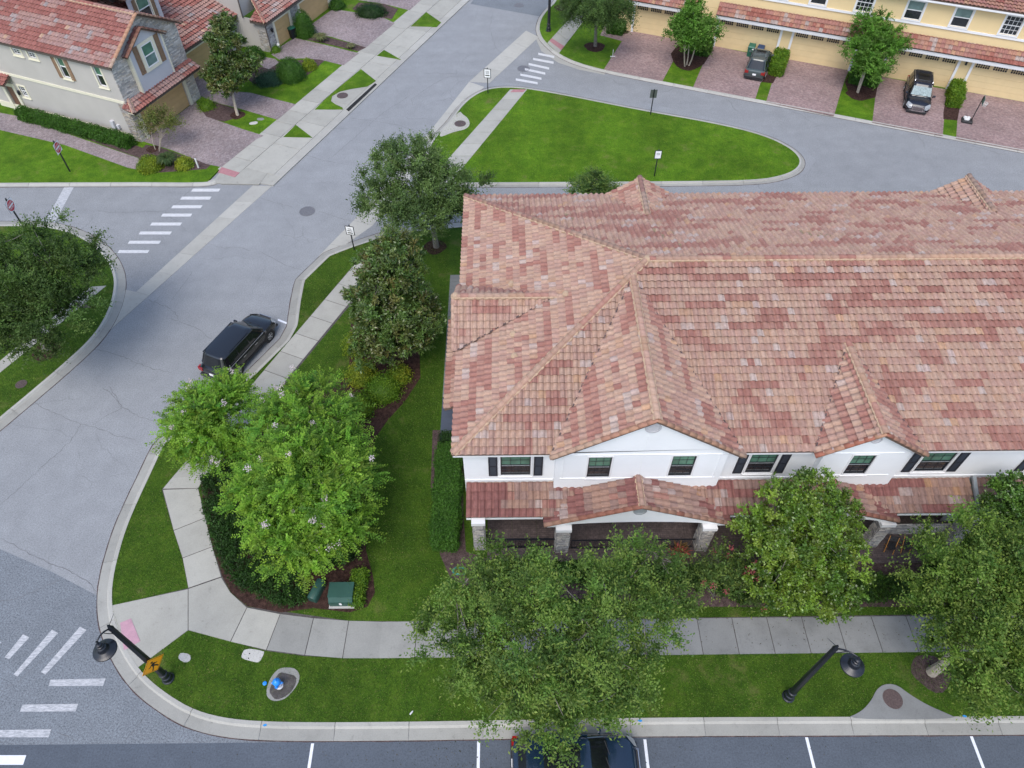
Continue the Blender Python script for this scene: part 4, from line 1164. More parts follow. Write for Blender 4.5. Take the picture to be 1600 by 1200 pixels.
# low porch roofs: straight runs and two wide gables
def run(xa, xb, seed):
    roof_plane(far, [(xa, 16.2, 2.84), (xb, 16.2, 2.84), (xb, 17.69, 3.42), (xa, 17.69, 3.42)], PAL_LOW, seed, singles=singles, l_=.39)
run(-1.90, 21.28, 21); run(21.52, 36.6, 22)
pg1 = (5.85, 4.20, 2.70, 4.28, 15.80); pg2 = (14.85, 2.85, 2.70, 3.75, 15.85)
for (cx, hs, ez, rz, fy), seed in ((pg1, 31), (pg2, 33)):
    sl = (rz - ez) / hs; pm = lambda z: 16.2 + (z - 2.84) / .336
    by = GY - .01
    # valley foot where the gable eave meets the run
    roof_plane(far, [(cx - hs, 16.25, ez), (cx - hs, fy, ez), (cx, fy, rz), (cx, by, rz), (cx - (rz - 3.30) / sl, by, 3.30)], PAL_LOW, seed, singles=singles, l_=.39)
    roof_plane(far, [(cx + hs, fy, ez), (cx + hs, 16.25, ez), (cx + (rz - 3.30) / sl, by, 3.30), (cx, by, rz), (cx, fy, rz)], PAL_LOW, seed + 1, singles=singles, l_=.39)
    ridge_line(roof, (cx, fy + .02, rz), (cx, by, rz), PAL_LOW, seed=seed, rad=.13)
    for s_ in (-1, 1): ridge_line(roof, (cx + s_ * hs, fy + .04, ez + .02), (cx, fy + .04, rz + .02), PAL_LOW, seed=seed + 5 + s_, rad=.125, mortar=False, mono=[(.34, .19, .13), (.30, .13, .09), (.36, .21, .15)], lift=.02)
    gw = MB(); ft = fy + .17
    # white gable front with an arched lower edge, real thickness
    up_ = [(cx + (i / 12 - 1) * hs * .97, rz - .16 - sl * hs * .97 * (1 - i / 12)) for i in range(13)] + [(cx + (i / 12) * hs * .97, rz - .16 - sl * hs * .97 * (i / 12)) for i in range(1, 13)]
    hb = hs - .65; z_b = 2.30
    lowp = [(cx + hs * .97, z_b)] + [(cx + hb * math.cos(math.pi * i / 14), z_b + .42 * math.sin(math.pi * i / 14) ** .8) for i in range(15)] + [(cx - hs * .97, z_b)]
    ring = [(x_, z_) for x_, z_ in up_] + lowp
    tris = tessellate_polygon([[Vector((x_, z_, 0)) for x_, z_ in ring]]); n_ = len(ring)
    vs = [(x_, ft, z_) for x_, z_ in ring] + [(x_, ft + .22, z_) for x_, z_ in ring]
    fs = []
    for a_, b_, c_ in tris:
        A = (ring[b_][0] - ring[a_][0]) * (ring[c_][1] - ring[a_][1]) - (ring[c_][0] - ring[a_][0]) * (ring[b_][1] - ring[a_][1])
        t_ = (a_, b_, c_) if A > 0 else (a_, c_, b_)
        fs += [t_, tuple(q + n_ for q in t_[::-1])]
    fs += [(i, i + n_, (i + 1) % n_ + n_, (i + 1) % n_) for i in range(n_)]
    gw.add(vs, fs); gw.build("porch_gable", "stucco_white", house)
    v_ = MB(); v_.lathe([(.3, 0), (.3, .04), (.24, .04), (.23, .012), (.001, .012)], (cx, ft, rz - .55), 24, axis=Rv); v_.build("gable_vent", "gutter_metal", house)
place_singles(singles, 300, roof, rest)
a_ = rest.build("roof_tiles", None, roof, kind="stuff"); far.build("roof_tiles", None, roof, kind="stuff")
# ridges, hips and rakes
ridge_line(roof, (XP, YM, RZ), (X1, YM, RZ), seed=2)
ridge_line(roof, (X0 + .05, Y0 + .05, EZ + .02), (XP, YM, RZ), seed=3)
ridge_line(roof, (X0 + .05, Y1 - .05, EZ + .02), (XP, YM, RZ), seed=4)
for (cx, hs, rz, fy), sd in ((g1, 6), (g2, 9)):
    ridge_line(roof, (cx, fy, rz), (cx, ry(rz) + .05, rz), seed=sd)
    for s_ in (-1, 1): ridge_line(roof, (cx + s_ * (hs + .02), fy + .04, EZ + .02), (cx, fy + .04, rz + .02), seed=sd + s_, rad=.125, mortar=False, lift=.02, mono=[(.45, .25, .16), (.38, .15, .10), (.47, .31, .22), (.42, .22, .15)])
ridge_line(roof, (X0 - .2, lg_y, lg_z), (lx, lg_y, lg_z), seed=15)
ridge_line(roof, (X0 - .17, lg_y - lg_h, 6.3), (X0 - .17, lg_y, lg_z + .02), seed=16, rad=.12, mortar=False, lift=.02)
cp = MB()
for x_, y_, z_ in ((XP, YM, RZ), (g1[0], ry(g1[2]) + .05, g1[2]), (X0 - .1, lg_y, lg_z)):
    cp = MB(); cp.lathe([(.20, 0), (.19, .10), (.12, .19), (.001, .22)], (x_, y_, z_ + .03), 12); cp.build("ridge_cap", "mortar", roof, smooth=True)
# valley flashings: dark metal lines
vf = MB()
for (cx, hs, rz, fy) in (g1, g2):
    for s_ in (-1, 1): vf.bar((cx + s_ * hs, Y0, EZ + .105), (cx, ry(rz), rz + .105), .07, .02, up=(0, 0, 1))
vf.bar((X0, lg_y - lg_h, 6.38), (lx, lg_y, lg_z + .09), .07, .02); vf.build("valley_flashing", "iron", roof)
# roof vents and clumps of old nest on the tiles
fz = lambda X, Y: EZ + SL * min(Y - Y0, Y1 - Y, X - X0)
for px, py in ((799, 446), (802, 524), (804, 558), (884, 461)):
    q = G(px, py, 7.6); q = G(px, py, fz(*q)); q = (q[0], q[1], fz(*q)); v_ = MB()
    v_.lathe([(.17, 0), (.17, .07), (.13, .10), (.10, .17), (.001, .19)], (q[0], q[1], q[2] + .05), 12); v_.build("roof_vent", "mortar", roof, smooth=True)
rn = random.Random(3)
for px, py, k in ((884, 333, 3), (895, 340, 2), (1022, 362, 9), (1032, 372, 7), (1060, 390, 4), (1250, 366, 7), (1262, 370, 6), (1280, 371, 7), (1292, 374, 5), (1062, 342, 3), (1048, 366, 4)):
    q = G(px, py, 8.0); q = G(px, py, fz(*q)); zz = fz(*q); v_ = MB()
    for _ in range(k * 3):
        a_, r_ = rn.uniform(0, 6.3), rn.uniform(0, .16); c = (q[0] + r_ * math.cos(a_), q[1] + r_ * math.sin(a_), zz + .10)
        v_.obox(c, Matrix.Rotation(rn.uniform(0, 3), 3, 'Z') @ Matrix.Rotation(rn.uniform(-.5, .5), 3, 'X'), (.05 * rn.uniform(.5, 1.3), .03, .02))
    v_.build("nest_clump", "nest", roof)
# gutter spout between the two porch roof runs
ds = MB(); ds.bar((21.40, 17.62, 3.7), (21.40, 16.12, 2.92), .16, .12); ds.bar((21.40, 16.12, 2.92), (21.40, 16.12, .3), .09, .09); ds.build("downspout", "gutter_metal", house)
# side lean-to eave on the left wall
sd_ = MB(); roof_plane(sd_, [(-3.18, 28.6, 2.95), (-3.18, 22.3, 2.95), (-2.0, 22.3, 3.42), (-2.0, 28.6, 3.42)], PAL_MAIN, 41); sd_.build("side_eave", None, roof, kind="stuff")
# porch: floor, pillars, beams, stone facing
pf = MB()
for i in range(19):
    for j in range(2):
        xx = -1.0 + i * 1.2
        pf.box((xx, 15.05 + j * 1.32, .02), (xx + 1.19, 15.05 + j * 1.32 + 1.31, .17 + rng.uniform(-.003, .003)))
pf.build("porch_floor", "pavers_porch", house)
def ledge_wall(mb, a, b, z0, z1, n, seed, cols=((.40, .38, .36), (.48, .46, .43), (.34, .33, .32), (.50, .46, .41), (.30, .29, .29)), rh=(.05, .11), rl=(.14, .42), th=.05, lim=None, openings=()):
    """courses of split stone standing proud of a wall"""
    a = Vector((a[0], a[1], 0)); b = Vector((b[0], b[1], 0)); L_ = (b - a).length; d = (b - a) / L_; n = Vector((n[0], n[1], 0)).normalized(); r = random.Random(seed)
    Rm = Matrix((d, n, Vector((0, 0, 1)))).transposed(); z = z0
    while z < z1 - .01:
        h = min(r.uniform(*rh), z1 - z); s_ = -r.uniform(0, .2)
        while s_ < L_:
            l_ = r.uniform(*rl); e0, e1 = max(0, s_), min(L_, s_ + l_); s_ += l_
            if e1 - e0 < .02: continue
            sm, zm = (e0 + e1) / 2, z + h / 2
            if any(o[0] < sm < o[1] and o[2] < zm < o[3] for o in openings): continue
            if lim and zm > lim(sm): continue
            t = th * r.uniform(.45, 1.15)
            k = r.uniform(.8, 1.2); c = r.choice(cols)
            mb.obox(a + d * sm + n * t / 2 + Vector((0, 0, zm)), Rm, ((e1 - e0) / 2 - .006, t / 2, h / 2 - .006), mb.m("stone"), tuple(q * k for q in c))
        z += h
def pillar(x0, x1, y0, y1, z1, seed):
    core = MB(); core.box((x0 + .03, y0 + .03, .0), (x1 - .03, y1 - .03, z1 - .03)); p = core.build("pillar", "soil", house)
    s = MB()
    for (a, b, n) in (((x0 + .03, y0 + .03), (x1 - .03, y0 + .03), (0, -1)), ((x1 - .03, y0 + .03), (x1 - .03, y1 - .03), (1, 0)), ((x0 + .03, y1 - .03), (x0 + .03, y0 + .03), (-1, 0)), ((x0 + .03, y1 - .03), (x1 - .03, y1 - .03), (0, 1))):
        ledge_wall(s, a, b, .12, z1 - .06, n, seed + int(n[0] * 3 + n[1]), rl=(.10, .34))
    s.build("stone_veneer", None, p, kind="stuff")
    c = MB(); c.box((x0 - .04, y0 - .04, z1 - .055), (x1 + .04, y1 + .04, z1 + .16)); c.build("pillar_cap", "trim_white", p)
pillar(-1.62, -1.08, 15.96, 16.5, 2.62, 50)
pillar(2.22, 2.86, 15.75, 16.4, 2.30, 53); pillar(8.92, 9.50, 15.75, 16.4, 2.30, 57); pillar(12.0, 12.55, 15.85, 16.4, 2.30, 60); pillar(17.1, 17.7, 15.85, 16.4, 2.30, 63); pillar(21.1, 21.7, 15.95, 16.5, 2.62, 66)
bm_ = MB()
for xa, xb in ((-1.9, 1.6), (10.1, 11.95), (17.75, 21.2), (21.6, 36.5)): bm_.box((xa, 16.28, 2.50), (xb, 16.55, 2.80))
for x_ in (-1.88, 2.5, 9.2, 12.3, 17.4, 21.25): bm_.box((x_, 16.56, 2.50), (x_ + .2, 17.66, 2.78))
bm_.build("porch_beam", "stucco_white", house)
sv = MB(); ledge_wall(sv, (WX0, WY0), (2.2, WY0), .15, 2.45, (0, -1), 71, cols=((.22, .20, .19), (.28, .26, .24), (.17, .16, .16)))
ledge_wall(sv, (21.3, 17.3), (24.6, 17.3), .15, 2.3, (0, -1), 72); ledge_wall(sv, (18.3, 16.6), (21.2, 16.6), .15, 1.1, (0, -1), 73)
sv.build("stone_veneer", None, house, kind="stuff")
lw_ = MB(); lw_.box((-1.0, 16.02, .15), (2.2, 16.1, .25)); lw_.box((-1.0, 16.02, .95), (2.2, 16.1, 1.0))
for i in range(26): lw_.box((-.98 + i * .12, 16.04, .25), (-.96 + i * .12, 16.07, .95))
lw_.box((3.0, 15.95, .95), (8.85, 16.0, 1.0)); lw_.box((3.0, 15.95, .2), (8.85, 16.0, .25))
for i in range(48): lw_.box((3.02 + i * .122, 15.965, .25), (3.035 + i * .122, 15.985, .95))
lw_.build("porch_railing", "metal_black", house)
# ================================================================== STONE HOUSE AND ITS ROW (top left)
def W3(fr, s, d, z): q = fr.p(s, d); return (q[0], q[1], z)
def basis(fr): return Matrix.Translation((fr.o[0], fr.o[1], 0)) @ Matrix.Rotation(fr.a, 4, 'Z')
uA, nA = FA.u, FA.n; sideA = (-FA.u[0], -FA.u[1])
hA = empty("stone_house", basis(FA), "grey stucco and stone house with red tile gable roof and tan garage door", "house")
b = MB()
# side wall (s = 0, faces down-left), from the corner back
wA = [(7.22, 8.02, 5.42, 6.15), (8.75, 9.55, 5.42, 6.15), (4.55, 5.25, 4.40, 6.10), (1.05, 1.75, 4.42, 6.10), (10.55, 11.2, 1.65, 2.5), (11.9, 12.85, .1, 2.25)]
wall(b, FA.p(0, 0), FA.p(0, -14.6), 0, 6.32, wA, sideA)
gA = [(.85, 5.95, .1, 2.32)]
wall(b, FA.p(0, 0), FA.p(7.35, 0), 0, 6.32, gA + [(2.95, 4.15, 4.75, 6.25)], nA)
wall(b, FA.p(7.35, 0), FA.p(7.35, -14.6), 0, 6.32, [], uA)
wall(b, FA.p(0, -14.6), FA.p(7.35, -14.6), 0, 6.32, [], (-nA[0], -nA[1]))
cxA, slA = 3.68, .56
apA = 6.32 + slA * 3.68
for d_ in (0, -14.6): b.add([W3(FA, 0, d_, 6.32), W3(FA, 7.35, d_, 6.32), W3(FA, cxA, d_, apA)], [(0, 1, 2) if d_ else (2, 1, 0)])
b.build("wall", "stucco_grey", hA)
iA = MB(FA.M); iA.box((.35, -14.2, .1), (7.0, -.35, 6.0)); iA.build("interior", "dark_void", hA)
# cream bands on the side wall
bb = MB(FA.M); bb.box((-.05, -14.6, 3.28), (-.002, -.02, 3.50)); bb.box((-.06, -14.6, .12), (-.002, -.25, .62)); bb.build("trim_band", "trim_cream", hA)
for s0, s1, z0, z1 in wA[:5]:
    m_ = (s0 + s1) / 2; q = FA.p(0, -m_)
    window(hA, (q[0], q[1], z0), uA if False else nA, sideA, s1 - s0, z1 - z0, trim="trim_cream", tw=.14, up="glass_green" if s1 < 6 else "glass_dark", grid=(3, 2) if s1 > 6 else None, mw=.03 if s1 > 6 else 0)
q0 = FA.p(0, -4.30); q1 = FA.p(0, -5.52)
for q in (q0, q1): shutter(hA, (q[0], q[1], 4.30), nA, sideA, .36, 1.95, "shutter_brown")
q = FA.p(0, -12.375)
dm = MB(FA.M); dm.box((.06, -12.80, .1), (.10, -11.95, 2.2)); dr = dm.build("door", "door_brown", hA)
dm = MB(FA.M); dm.box((-.12, -13.15, .1), (-.002, -12.86, 2.6)); dm.box((-.12, -11.89, .1), (-.002, -11.6, 2.6)); dm.box((-.12, -12.855, 2.28), (-.002, -11.895, 2.6)); dm.build("door_surround", "trim_cream", hA)
rm = MB(); roof_plane(rm, [W3(FA, -.95, -13.6, 2.85), W3(FA, -.95, -11.5, 2.85), W3(FA, -.0, -11.5, 3.3), W3(FA, -.0, -13.6, 3.3)], PAL_A, 61, prof=T5); rm.build("door_canopy", None, hA, kind="stuff")
lm = MB(FA.M); lm.lathe([(.05, 1.75), (.10, 1.8), (.12, 2.05), (.05, 2.15), (.001, 2.2)], (-.16, -11.35, 0), 8); lm.box((-.06, -11.39, 1.9), (-.002, -11.31, 2.1)); lm.build("wall_lantern", "metal_black", hA)
ub = MB(FA.M); ub.box((-.20, -2.35, .9), (-.002, -2.05, 1.5)); ub.box((-.12, -2.24, .1), (-.06, -2.16, .9)); ub.box((-.16, -1.85, .95), (-.002, -1.62, 1.25)); ub.build("meter_box", "stucco_light", hA)
# stone facing on the street front
sA = MB()
ledge_wall(sA, FA.p(0, 0), FA.p(7.35, 0), .1, apA, nA, 81, cols=((.58, .54, .49), (.64, .60, .55), (.50, .47, .43), (.60, .53, .44), (.44, .42, .39), (.68, .64, .58)), rh=(.07, .13), rl=(.20, .55),
           lim=lambda s_: 6.32 + slA * (cxA - abs(s_ - cxA)) - .1, openings=[(.55, 6.25, 0, 2.62), (1.75, 5.35, 3.4, 7.1)])
ledge_wall(sA, FA.p(0, -.75), FA.p(0, 0), .1, 3.2, sideA, 82, cols=((.40, .37, .34), (.33, .31, .30), (.44, .38, .31)), rh=(.07, .13))
sA.build("stone_veneer", None, hA, kind="stuff")
# garage pier on the right, garage door with its cream frame
pm_ = MB(FA.M); pm_.box((.55, .055, .1), (.85, .12, 2.62)); pm_.box((5.95, .055, .1), (6.25, .12, 2.62)); pm_.box((.852, .055, 2.34), (5.948, .12, 2.62)); pm_.build("garage_frame", "trim_cream", hA)
def garage(parent, fr, s0, s1, z0, z1, d, mat, lights=0, panels=5):
    root = None
    g = MB(fr.M); h = (z1 - z0) / panels
    for k in range(panels): g.box((s0, d - .04, z0 + k * h), (s1, d, z0 + (k + 1) * h - .012))
    g.box((s0, d - .06, z0), (s1, d - .035, z1)); root = g.build("garage_door", mat, parent)
    if lights:
        wd = (s1 - s0) / 4
        for i in range(4):
            c0 = s0 + wd * i + wd * .10; c1 = s0 + wd * (i + 1) - wd * .10; g = MB(fr.M)
            for a in range(6):
                for b_ in range(2):
                    x0 = c0 + (c1 - c0) * a / 6; q = (c1 - c0) / 6
                    g.box((x0 + .02, d + .001, z1 - h * .85 + b_ * h * .38 + .015), (x0 + q - .02, d + .012, z1 - h * .85 + (b_ + 1) * h * .38 - .015))
            g.build("light_panel", "glass_dark", root)
    else:
        g = MB(fr.M)
        for k in range(panels):
            for i in range(6):
                x0 = s0 + (s1 - s0) * (i + .1) / 6; x1 = s0 + (s1 - s0) * (i + .9) / 6
                g.box((x0, d + .001, z0 + (k + .2) * h), (x1, d + .008, z0 + (k + .8) * h))
        g.build("panel_relief", mat, root)
    return root
garage(hA, FA, .85, 5.95, .1, 2.32, -.06, "garage_tan")
# bay with small gable around the window
bm2 = MB(FA.M); bm2.box((1.72, .0, 3.35), (5.32, .34, 6.45)); bm2.poly3([(1.72, .34, 6.45), (5.32, .34, 6.45), (3.52, .34, 7.45)], .33, (0, 1, 0)); bm2.build("bay_wall", "stucco_light", hA)
bt = MB(FA.M); bt.box((1.66, .0, 3.35), (1.80, .365, 6.42)); bt.box((5.24, .0, 3.35), (5.38, .365, 6.42)); bt.box((2.72, .342, 4.50), (2.98, .40, 6.62)); bt.box((4.18, .342, 4.50), (4.44, .40, 6.62)); bt.box((2.982, .342, 4.50), (4.178, .40, 4.74)); bt.box((2.982, .342, 6.42), (4.178, .40, 6.62)); bt.build("window_surround", "trim_cream", hA)
window(hA, W3(FA, 3.58, .47, 4.75), uA, nA, 1.18, 1.66, grid=None, up="glass_green", lo="glass_pale", mw=0, fw=.07)
for c in (2.44, 4.74):
    q = FA.p(c, .345); shutter(hA, (q[0], q[1], 4.55), uA, nA, .44, 2.05, "shutter_brown")
# roofs
rA = empty("roof", WM[hA.name]); rA.parent = hA; rA.matrix_local = Matrix.Identity(4); WM[rA.name] = WM[hA.name]
m_ = MB(); ez = 6.42 - slA * .28; oh = .42
roof_plane(m_, [W3(FA, -.28, -15, ez), W3(FA, -.28, oh, ez), W3(FA, cxA, oh, apA + .10), W3(FA, cxA, -15, apA + .10)], PAL_A, 91, prof=T5, l_=.36)
roof_plane(m_, [W3(FA, 7.63, oh, ez), W3(FA, 7.63, -15, ez), W3(FA, cxA, -15, apA + .10), W3(FA, cxA, oh, apA + .10)], PAL_A, 92, prof=T5, l_=.36)
# garage awning, wrapping the corner
z0, z1 = 2.86, 3.42
roof_plane(m_, [W3(FA, -.35, .95, z0), W3(FA, 7.5, .95, z0), W3(FA, 7.5, .06, z1), W3(FA, .4, .06, z1)], PAL_A, 93, prof=T5)
roof_plane(m_, [W3(FA, -.35, -.1, z0 + .2), W3(FA, -.35, .95, z0), W3(FA, .4, .06, z1), W3(FA, .02, -.1, z1)], PAL_A, 94, prof=T5)
m_.build("roof_tiles", None, rA, kind="stuff")
ridge_line(rA, W3(FA, cxA, oh, apA + .1), W3(FA, cxA, -15, apA + .1), PAL_A, seed=5, step=.42)
PAL_RK = [(.44, .25, .16), (.36, .17, .12), (.42, .30, .23), (.40, .22, .15)]
for s_, sd in ((-.28, 7), (7.63, 8)): ridge_line(rA, W3(FA, s_, oh + .02, ez + .02), W3(FA, cxA, oh + .02, apA + .12), PAL_A, seed=sd, step=.42, mortar=False, rad=.15, lift=.02, mono=PAL_RK)
for s_, sd in ((1.35, 9), (5.69, 10)): ridge_line(rA, W3(FA, s_, .45, 6.28), W3(FA, 3.52, .45, 7.56), PAL_A, seed=sd, step=.42, mortar=False, rad=.16, lift=.03, mono=PAL_RK[:2])
bs = MB(); 
for s0, s1 in ((1.35, 3.52), (3.52, 5.69)):
    zz = lambda s: 6.28 + (1 - abs(s - 3.52) / 2.17) * 1.28
    roof_plane(bs, [W3(FA, s0, .02, zz(s0)), W3(FA, s0, .52, zz(s0)), W3(FA, s1, .52, zz(s1)), W3(FA, s1, .02, zz(s1))], PAL_A, 95, prof=T5)
bs.build("bay_roof", None, rA, kind="stuff")
ridge_line(rA, W3(FA, -.35, .95, z0 + .02), W3(FA, .4, .06, z1 + .02), PAL_A, seed=12, step=.4, rad=.11)
fb = MB(FA.M); fb.box((-.26, -15, ez - .18), (-.20, oh, ez - .03)); fb.box((-.3, .84, z0 - .16), (7.45, .90, z0 - .02)); fb.build("fascia", "fascia_dark", hA)
fb = MB(FA.M); fb.box((-.20, -15, ez - .20), (-.002, oh - .05, ez - .16)); fb.box((-.2, .12, z0 - .2), (7.4, .84, z0 - .15)); fb.build("soffit", "trim_cream", hA)
for px, py in ((4, 24), (26, 30)):
    q = G(px, py, 7.2); v_ = MB(); v_.lathe([(.2, 0), (.2, .07), (.15, .12), (.10, .2), (.001, .22)], (q[0], q[1], 7.22), 10); v_.build("roof_vent", "mortar", rA, smooth=True)

# second unit: low tiled roof, garage, recessed entry, upper storey set back
h2 = empty("recessed_house", basis(Frame(FA.p(7.4, 0), 67.1)), "low red tiled house wing with recessed dark entry beside the stone house", "house")
b = MB(); wall(b, FA.p(7.4, -2.4), FA.p(16.25, -2.4), 0, 3.0, [(7.6 - 7.4, 12.6 - 7.4, .1, 2.3), (13.4 - 7.4, 15.3 - 7.4, .1, 2.75)], nA)
wall(b, FA.p(7.4, -4.4), FA.p(10.6, -4.4), 3, 7.6, [(8.35 - 7.4, 9.65 - 7.4, 5.2, 6.9)], nA); wall(b, FA.p(10.6, -4.4), FA.p(10.6, -14), 3, 7.6, [], uA)
b.add([W3(FA, 7.4, -4.4, 7.6), W3(FA, 10.6, -4.4, 7.6), W3(FA, 9.0, -4.4, 8.6)], [(0, 1, 2)])
b.build("wall", "stucco_light", h2)
garage(h2, FA, 7.6, 12.6, .1, 2.3, -2.46, "garage_tan")
t = MB(FA.M); t.box((7.45, -2.395, .1), (7.6, -2.33, 2.6)); t.box((12.6, -2.395, .1), (12.8, -2.33, 2.6)); t.box((7.602, -2.395, 2.32), (12.598, -2.33, 2.6)); t.box((7.45, -2.33, 2.62), (16.2, -2.0, 2.86)); t.build("garage_frame", "trim_cream", h2)
t = MB(FA.M); t.box((13.4, -2.9, .1), (15.3, -2.6, 2.75)); t.build("entry", "door_dark", h2)
t = MB(FA.M); t.box((13.2, -2.395, .1), (13.4, -2.3, 2.95)); t.box((15.3, -2.395, .1), (15.5, -2.3, 2.95)); t.build("entry_frame", "stucco_light", h2)
window(h2, W3(FA, 9.0, -4.4, 5.2), uA, nA, 1.3, 1.7, trim="trim_cream", tw=.2, up="glass_green", lo="glass_dark", grid=None, mw=0)
for c in (8.05, 9.95):
    q = FA.p(c, -4.39); shutter(h2, (q[0], q[1], 5.0), uA, nA, .36, 2.05, "shutter_brown")
r2 = empty("roof", WM[h2.name]); r2.parent = h2; r2.matrix_local = Matrix.Identity(4); WM[r2.name] = WM[h2.name]
m_ = MB(); zr = lambda d: 2.98 + (-1.75 - d) * .42
roof_plane(m_, [W3(FA, 7.40, -1.75, 2.98), W3(FA, 16.3, -1.75, 2.98), W3(FA, 16.3, -9.5, zr(-9.5)), W3(FA, 7.40, -9.5, zr(-9.5))], PAL_A, 96, prof=T5)
roof_plane(m_, [W3(FA, 7.0, -4.0, 7.45), W3(FA, 7.0, -14, 7.45), W3(FA, 9.0, -14, 8.7), W3(FA, 9.0, -4.0, 8.7)], PAL_A, 97, prof=T5)
roof_plane(m_, [W3(FA, 11.0, -14, 7.45), W3(FA, 11.0, -4.0, 7.45), W3(FA, 9.0, -4.0, 8.7), W3(FA, 9.0, -14, 8.7)], PAL_A, 98, prof=T5)
m_.build("roof_tiles", None, r2, kind="stuff")
t = MB(FA.M); t.box((7.45, -1.86, 2.78), (16.25, -1.78, 2.95)); t.build("fascia", "fascia_dark", h2)
t = MB(FA.M); t.tube([(16.12, -1.9, 2.9), (16.12, -2.28, 2.6), (16.12, -2.32, .15)], .06, 6); t.build("downspout", "fascia_dark", h2)

# third unit
h3 = empty("grey_house", basis(Frame(FA.p(16.3, 1.05), 67.1)), "grey stucco house with stone corner, black downspouts and tan single garage door", "house")
b = MB(); wall(b, FA.p(16.3, 1.05), FA.p(30, 1.05), 0, 2.95, [(17.55 - 16.3, 19.85 - 16.3, .1, 2.3), (21.6 - 16.3, 26.3 - 16.3, .1, 2.3)], nA)
wall(b, FA.p(16.3, 1.05), FA.p(16.3, -14), 0, 2.95, [], sideA); wall(b, FA.p(16.3, -1.2), FA.p(16.3, -14), 2.9, 6.6, [], sideA); wall(b, FA.p(16.3, -1.2), FA.p(30, -1.2), 2.9, 6.6, [(3, 4.3, 4.6, 6.2)], nA)
b.build("wall", "stucco_grey", h3)
sv = MB(); ledge_wall(sv, FA.p(16.3, 1.05), FA.p(17.3, 1.05), .1, 2.75, nA, 84, cols=((.42, .40, .37), (.50, .48, .45), (.36, .34, .33)), rh=(.09, .16), rl=(.2, .4)); ledge_wall(sv, FA.p(16.3, .1), FA.p(16.3, 1.05), .1, 2.0, sideA, 85, cols=((.42, .40, .37), (.50, .48, .45), (.40, .36, .30)), rh=(.09, .16), rl=(.2, .4)); ledge_wall(sv, FA.p(20.2, 1.05), FA.p(21.3, 1.05), .1, 2.75, nA, 86, cols=((.42, .40, .37), (.50, .48, .45), (.36, .34, .33)), rh=(.09, .16), rl=(.2, .4))
sv.build("stone_veneer", None, h3, kind="stuff")
garage(h3, FA, 17.55, 19.85, .1, 2.3, .99, "garage_tan"); garage(h3, FA, 21.6, 26.3, .1, 2.3, .99, "garage_tan")
t = MB(FA.M)
for a, c in ((17.3, 17.55), (19.85, 20.1), (21.35, 21.6), (26.3, 26.55)): t.box((a, 1.052, .1), (c, 1.12, 2.55))
t.box((17.552, 1.052, 2.32), (19.848, 1.12, 2.55)); t.box((21.602, 1.052, 2.32), (26.298, 1.12, 2.55)); t.build("garage_frame", "trim_cream", h3)
window(h3, W3(FA, 19.95, -1.2, 4.6), uA, nA, 1.3, 1.6, trim="trim_cream", tw=.2, grid=None, mw=0)
r3 = empty("roof", WM[h3.name]); r3.parent = h3; r3.matrix_local = Matrix.Identity(4); WM[r3.name] = WM[h3.name]
m_ = MB(); e0, e1 = 2.90, 4.0
roof_plane(m_, [W3(FA, 15.9, 1.5, e0), W3(FA, 30, 1.5, e0), W3(FA, 30, -1.2, e1), W3(FA, 17.9, -1.2, e1)], PAL_A, 101, prof=T5)
roof_plane(m_, [W3(FA, 15.9, -.2, e0), W3(FA, 15.9, 1.5, e0), W3(FA, 17.6, -.2, e0 + .69)], PAL_A, 102, prof=T5)
roof_plane(m_, [W3(FA, 15.9, -1.6, 6.6), W3(FA, 30, -1.6 + .9, 6.6), W3(FA, 30, -6, 8.3), W3(FA, 17, -6, 8.3)], PAL_A, 103, prof=T5)
m_.build("roof_tiles", None, r3, kind="stuff")
ridge_line(r3, W3(FA, 15.9, 1.5, e0 + .02), W3(FA, 17.75, -.9, 3.9), PAL_A, seed=21, rad=.11)
t = MB(FA.M); t.box((15.92, 1.42, e0 - .2), (30, 1.5, e0 - .03)); t.box((15.92, -.2, e0 - .2), (15.98, 1.41, e0 - .03)); t.build("fascia", "fascia_dark", h3)
t = MB(FA.M); t.tube([(16.2, 1.2, 2.8), (16.22, 1.14, 2.6), (16.22, 1.14, .12)], .06, 6); t.tube([(16.2, -1.1, 6.5), (16.2, -1.1, 2.9)], .06, 6); t.build("downspout", "fascia_dark", h3)
t = MB(FA.M); t.lathe([(.05, 1.75), (.10, 1.8), (.12, 2.05), (.05, 2.15), (.001, 2.2)], (16.85, 1.26, 0), 8); t.build("wall_lantern", "metal_black", h3)

# ================================================================== YELLOW ROW (top right)
uN, nN = FN.u, FN.n; sN = (-uN[0], -uN[1])
hN = empty("yellow_townhouse_row", basis(FN), "yellow stucco townhouse row with white trim and red tiled awnings over garages", "townhouses")
doors = [(.30, 5.45), (8.15, 13.55), (14.75, 20.05), (22.85, 28.20), (29.45, 34.85), (37.2, 42.4)]
b = MB(); wall(b, FN.p(-1.3, 0), FN.p(46, 0), 0, 3.45, [(a + 1.3, c + 1.3, .1, 2.62) for a, c in doors], nN)
wN = [(s0 + 1.3, s0 + 2.55, 5.08, 6.50) for s0 in (.9, 4.0, 8.6, 12.1, 15.25, 18.9, 22.75, 26.35, 30.05, 33.6, 37.5, 41)]
wall(b, FN.p(-1.3, -.02), FN.p(46, -.02), 3.45, 7.0, wN, nN)
wall(b, FN.p(-1.3, 0), FN.p(-1.3, -13), 0, 7.0, [(4, 5.2, 4.2, 5.8)], sN); wall(b, FN.p(46, 0), FN.p(46, -13), 0, 7.0, [], uN)
b.build("wall", "stucco_yellow", hN)
iN = MB(FN.M); iN.box((-.9, -12.6, .1), (45.6, -.4, 6.8)); iN.build("interior", "dark_void", hN)
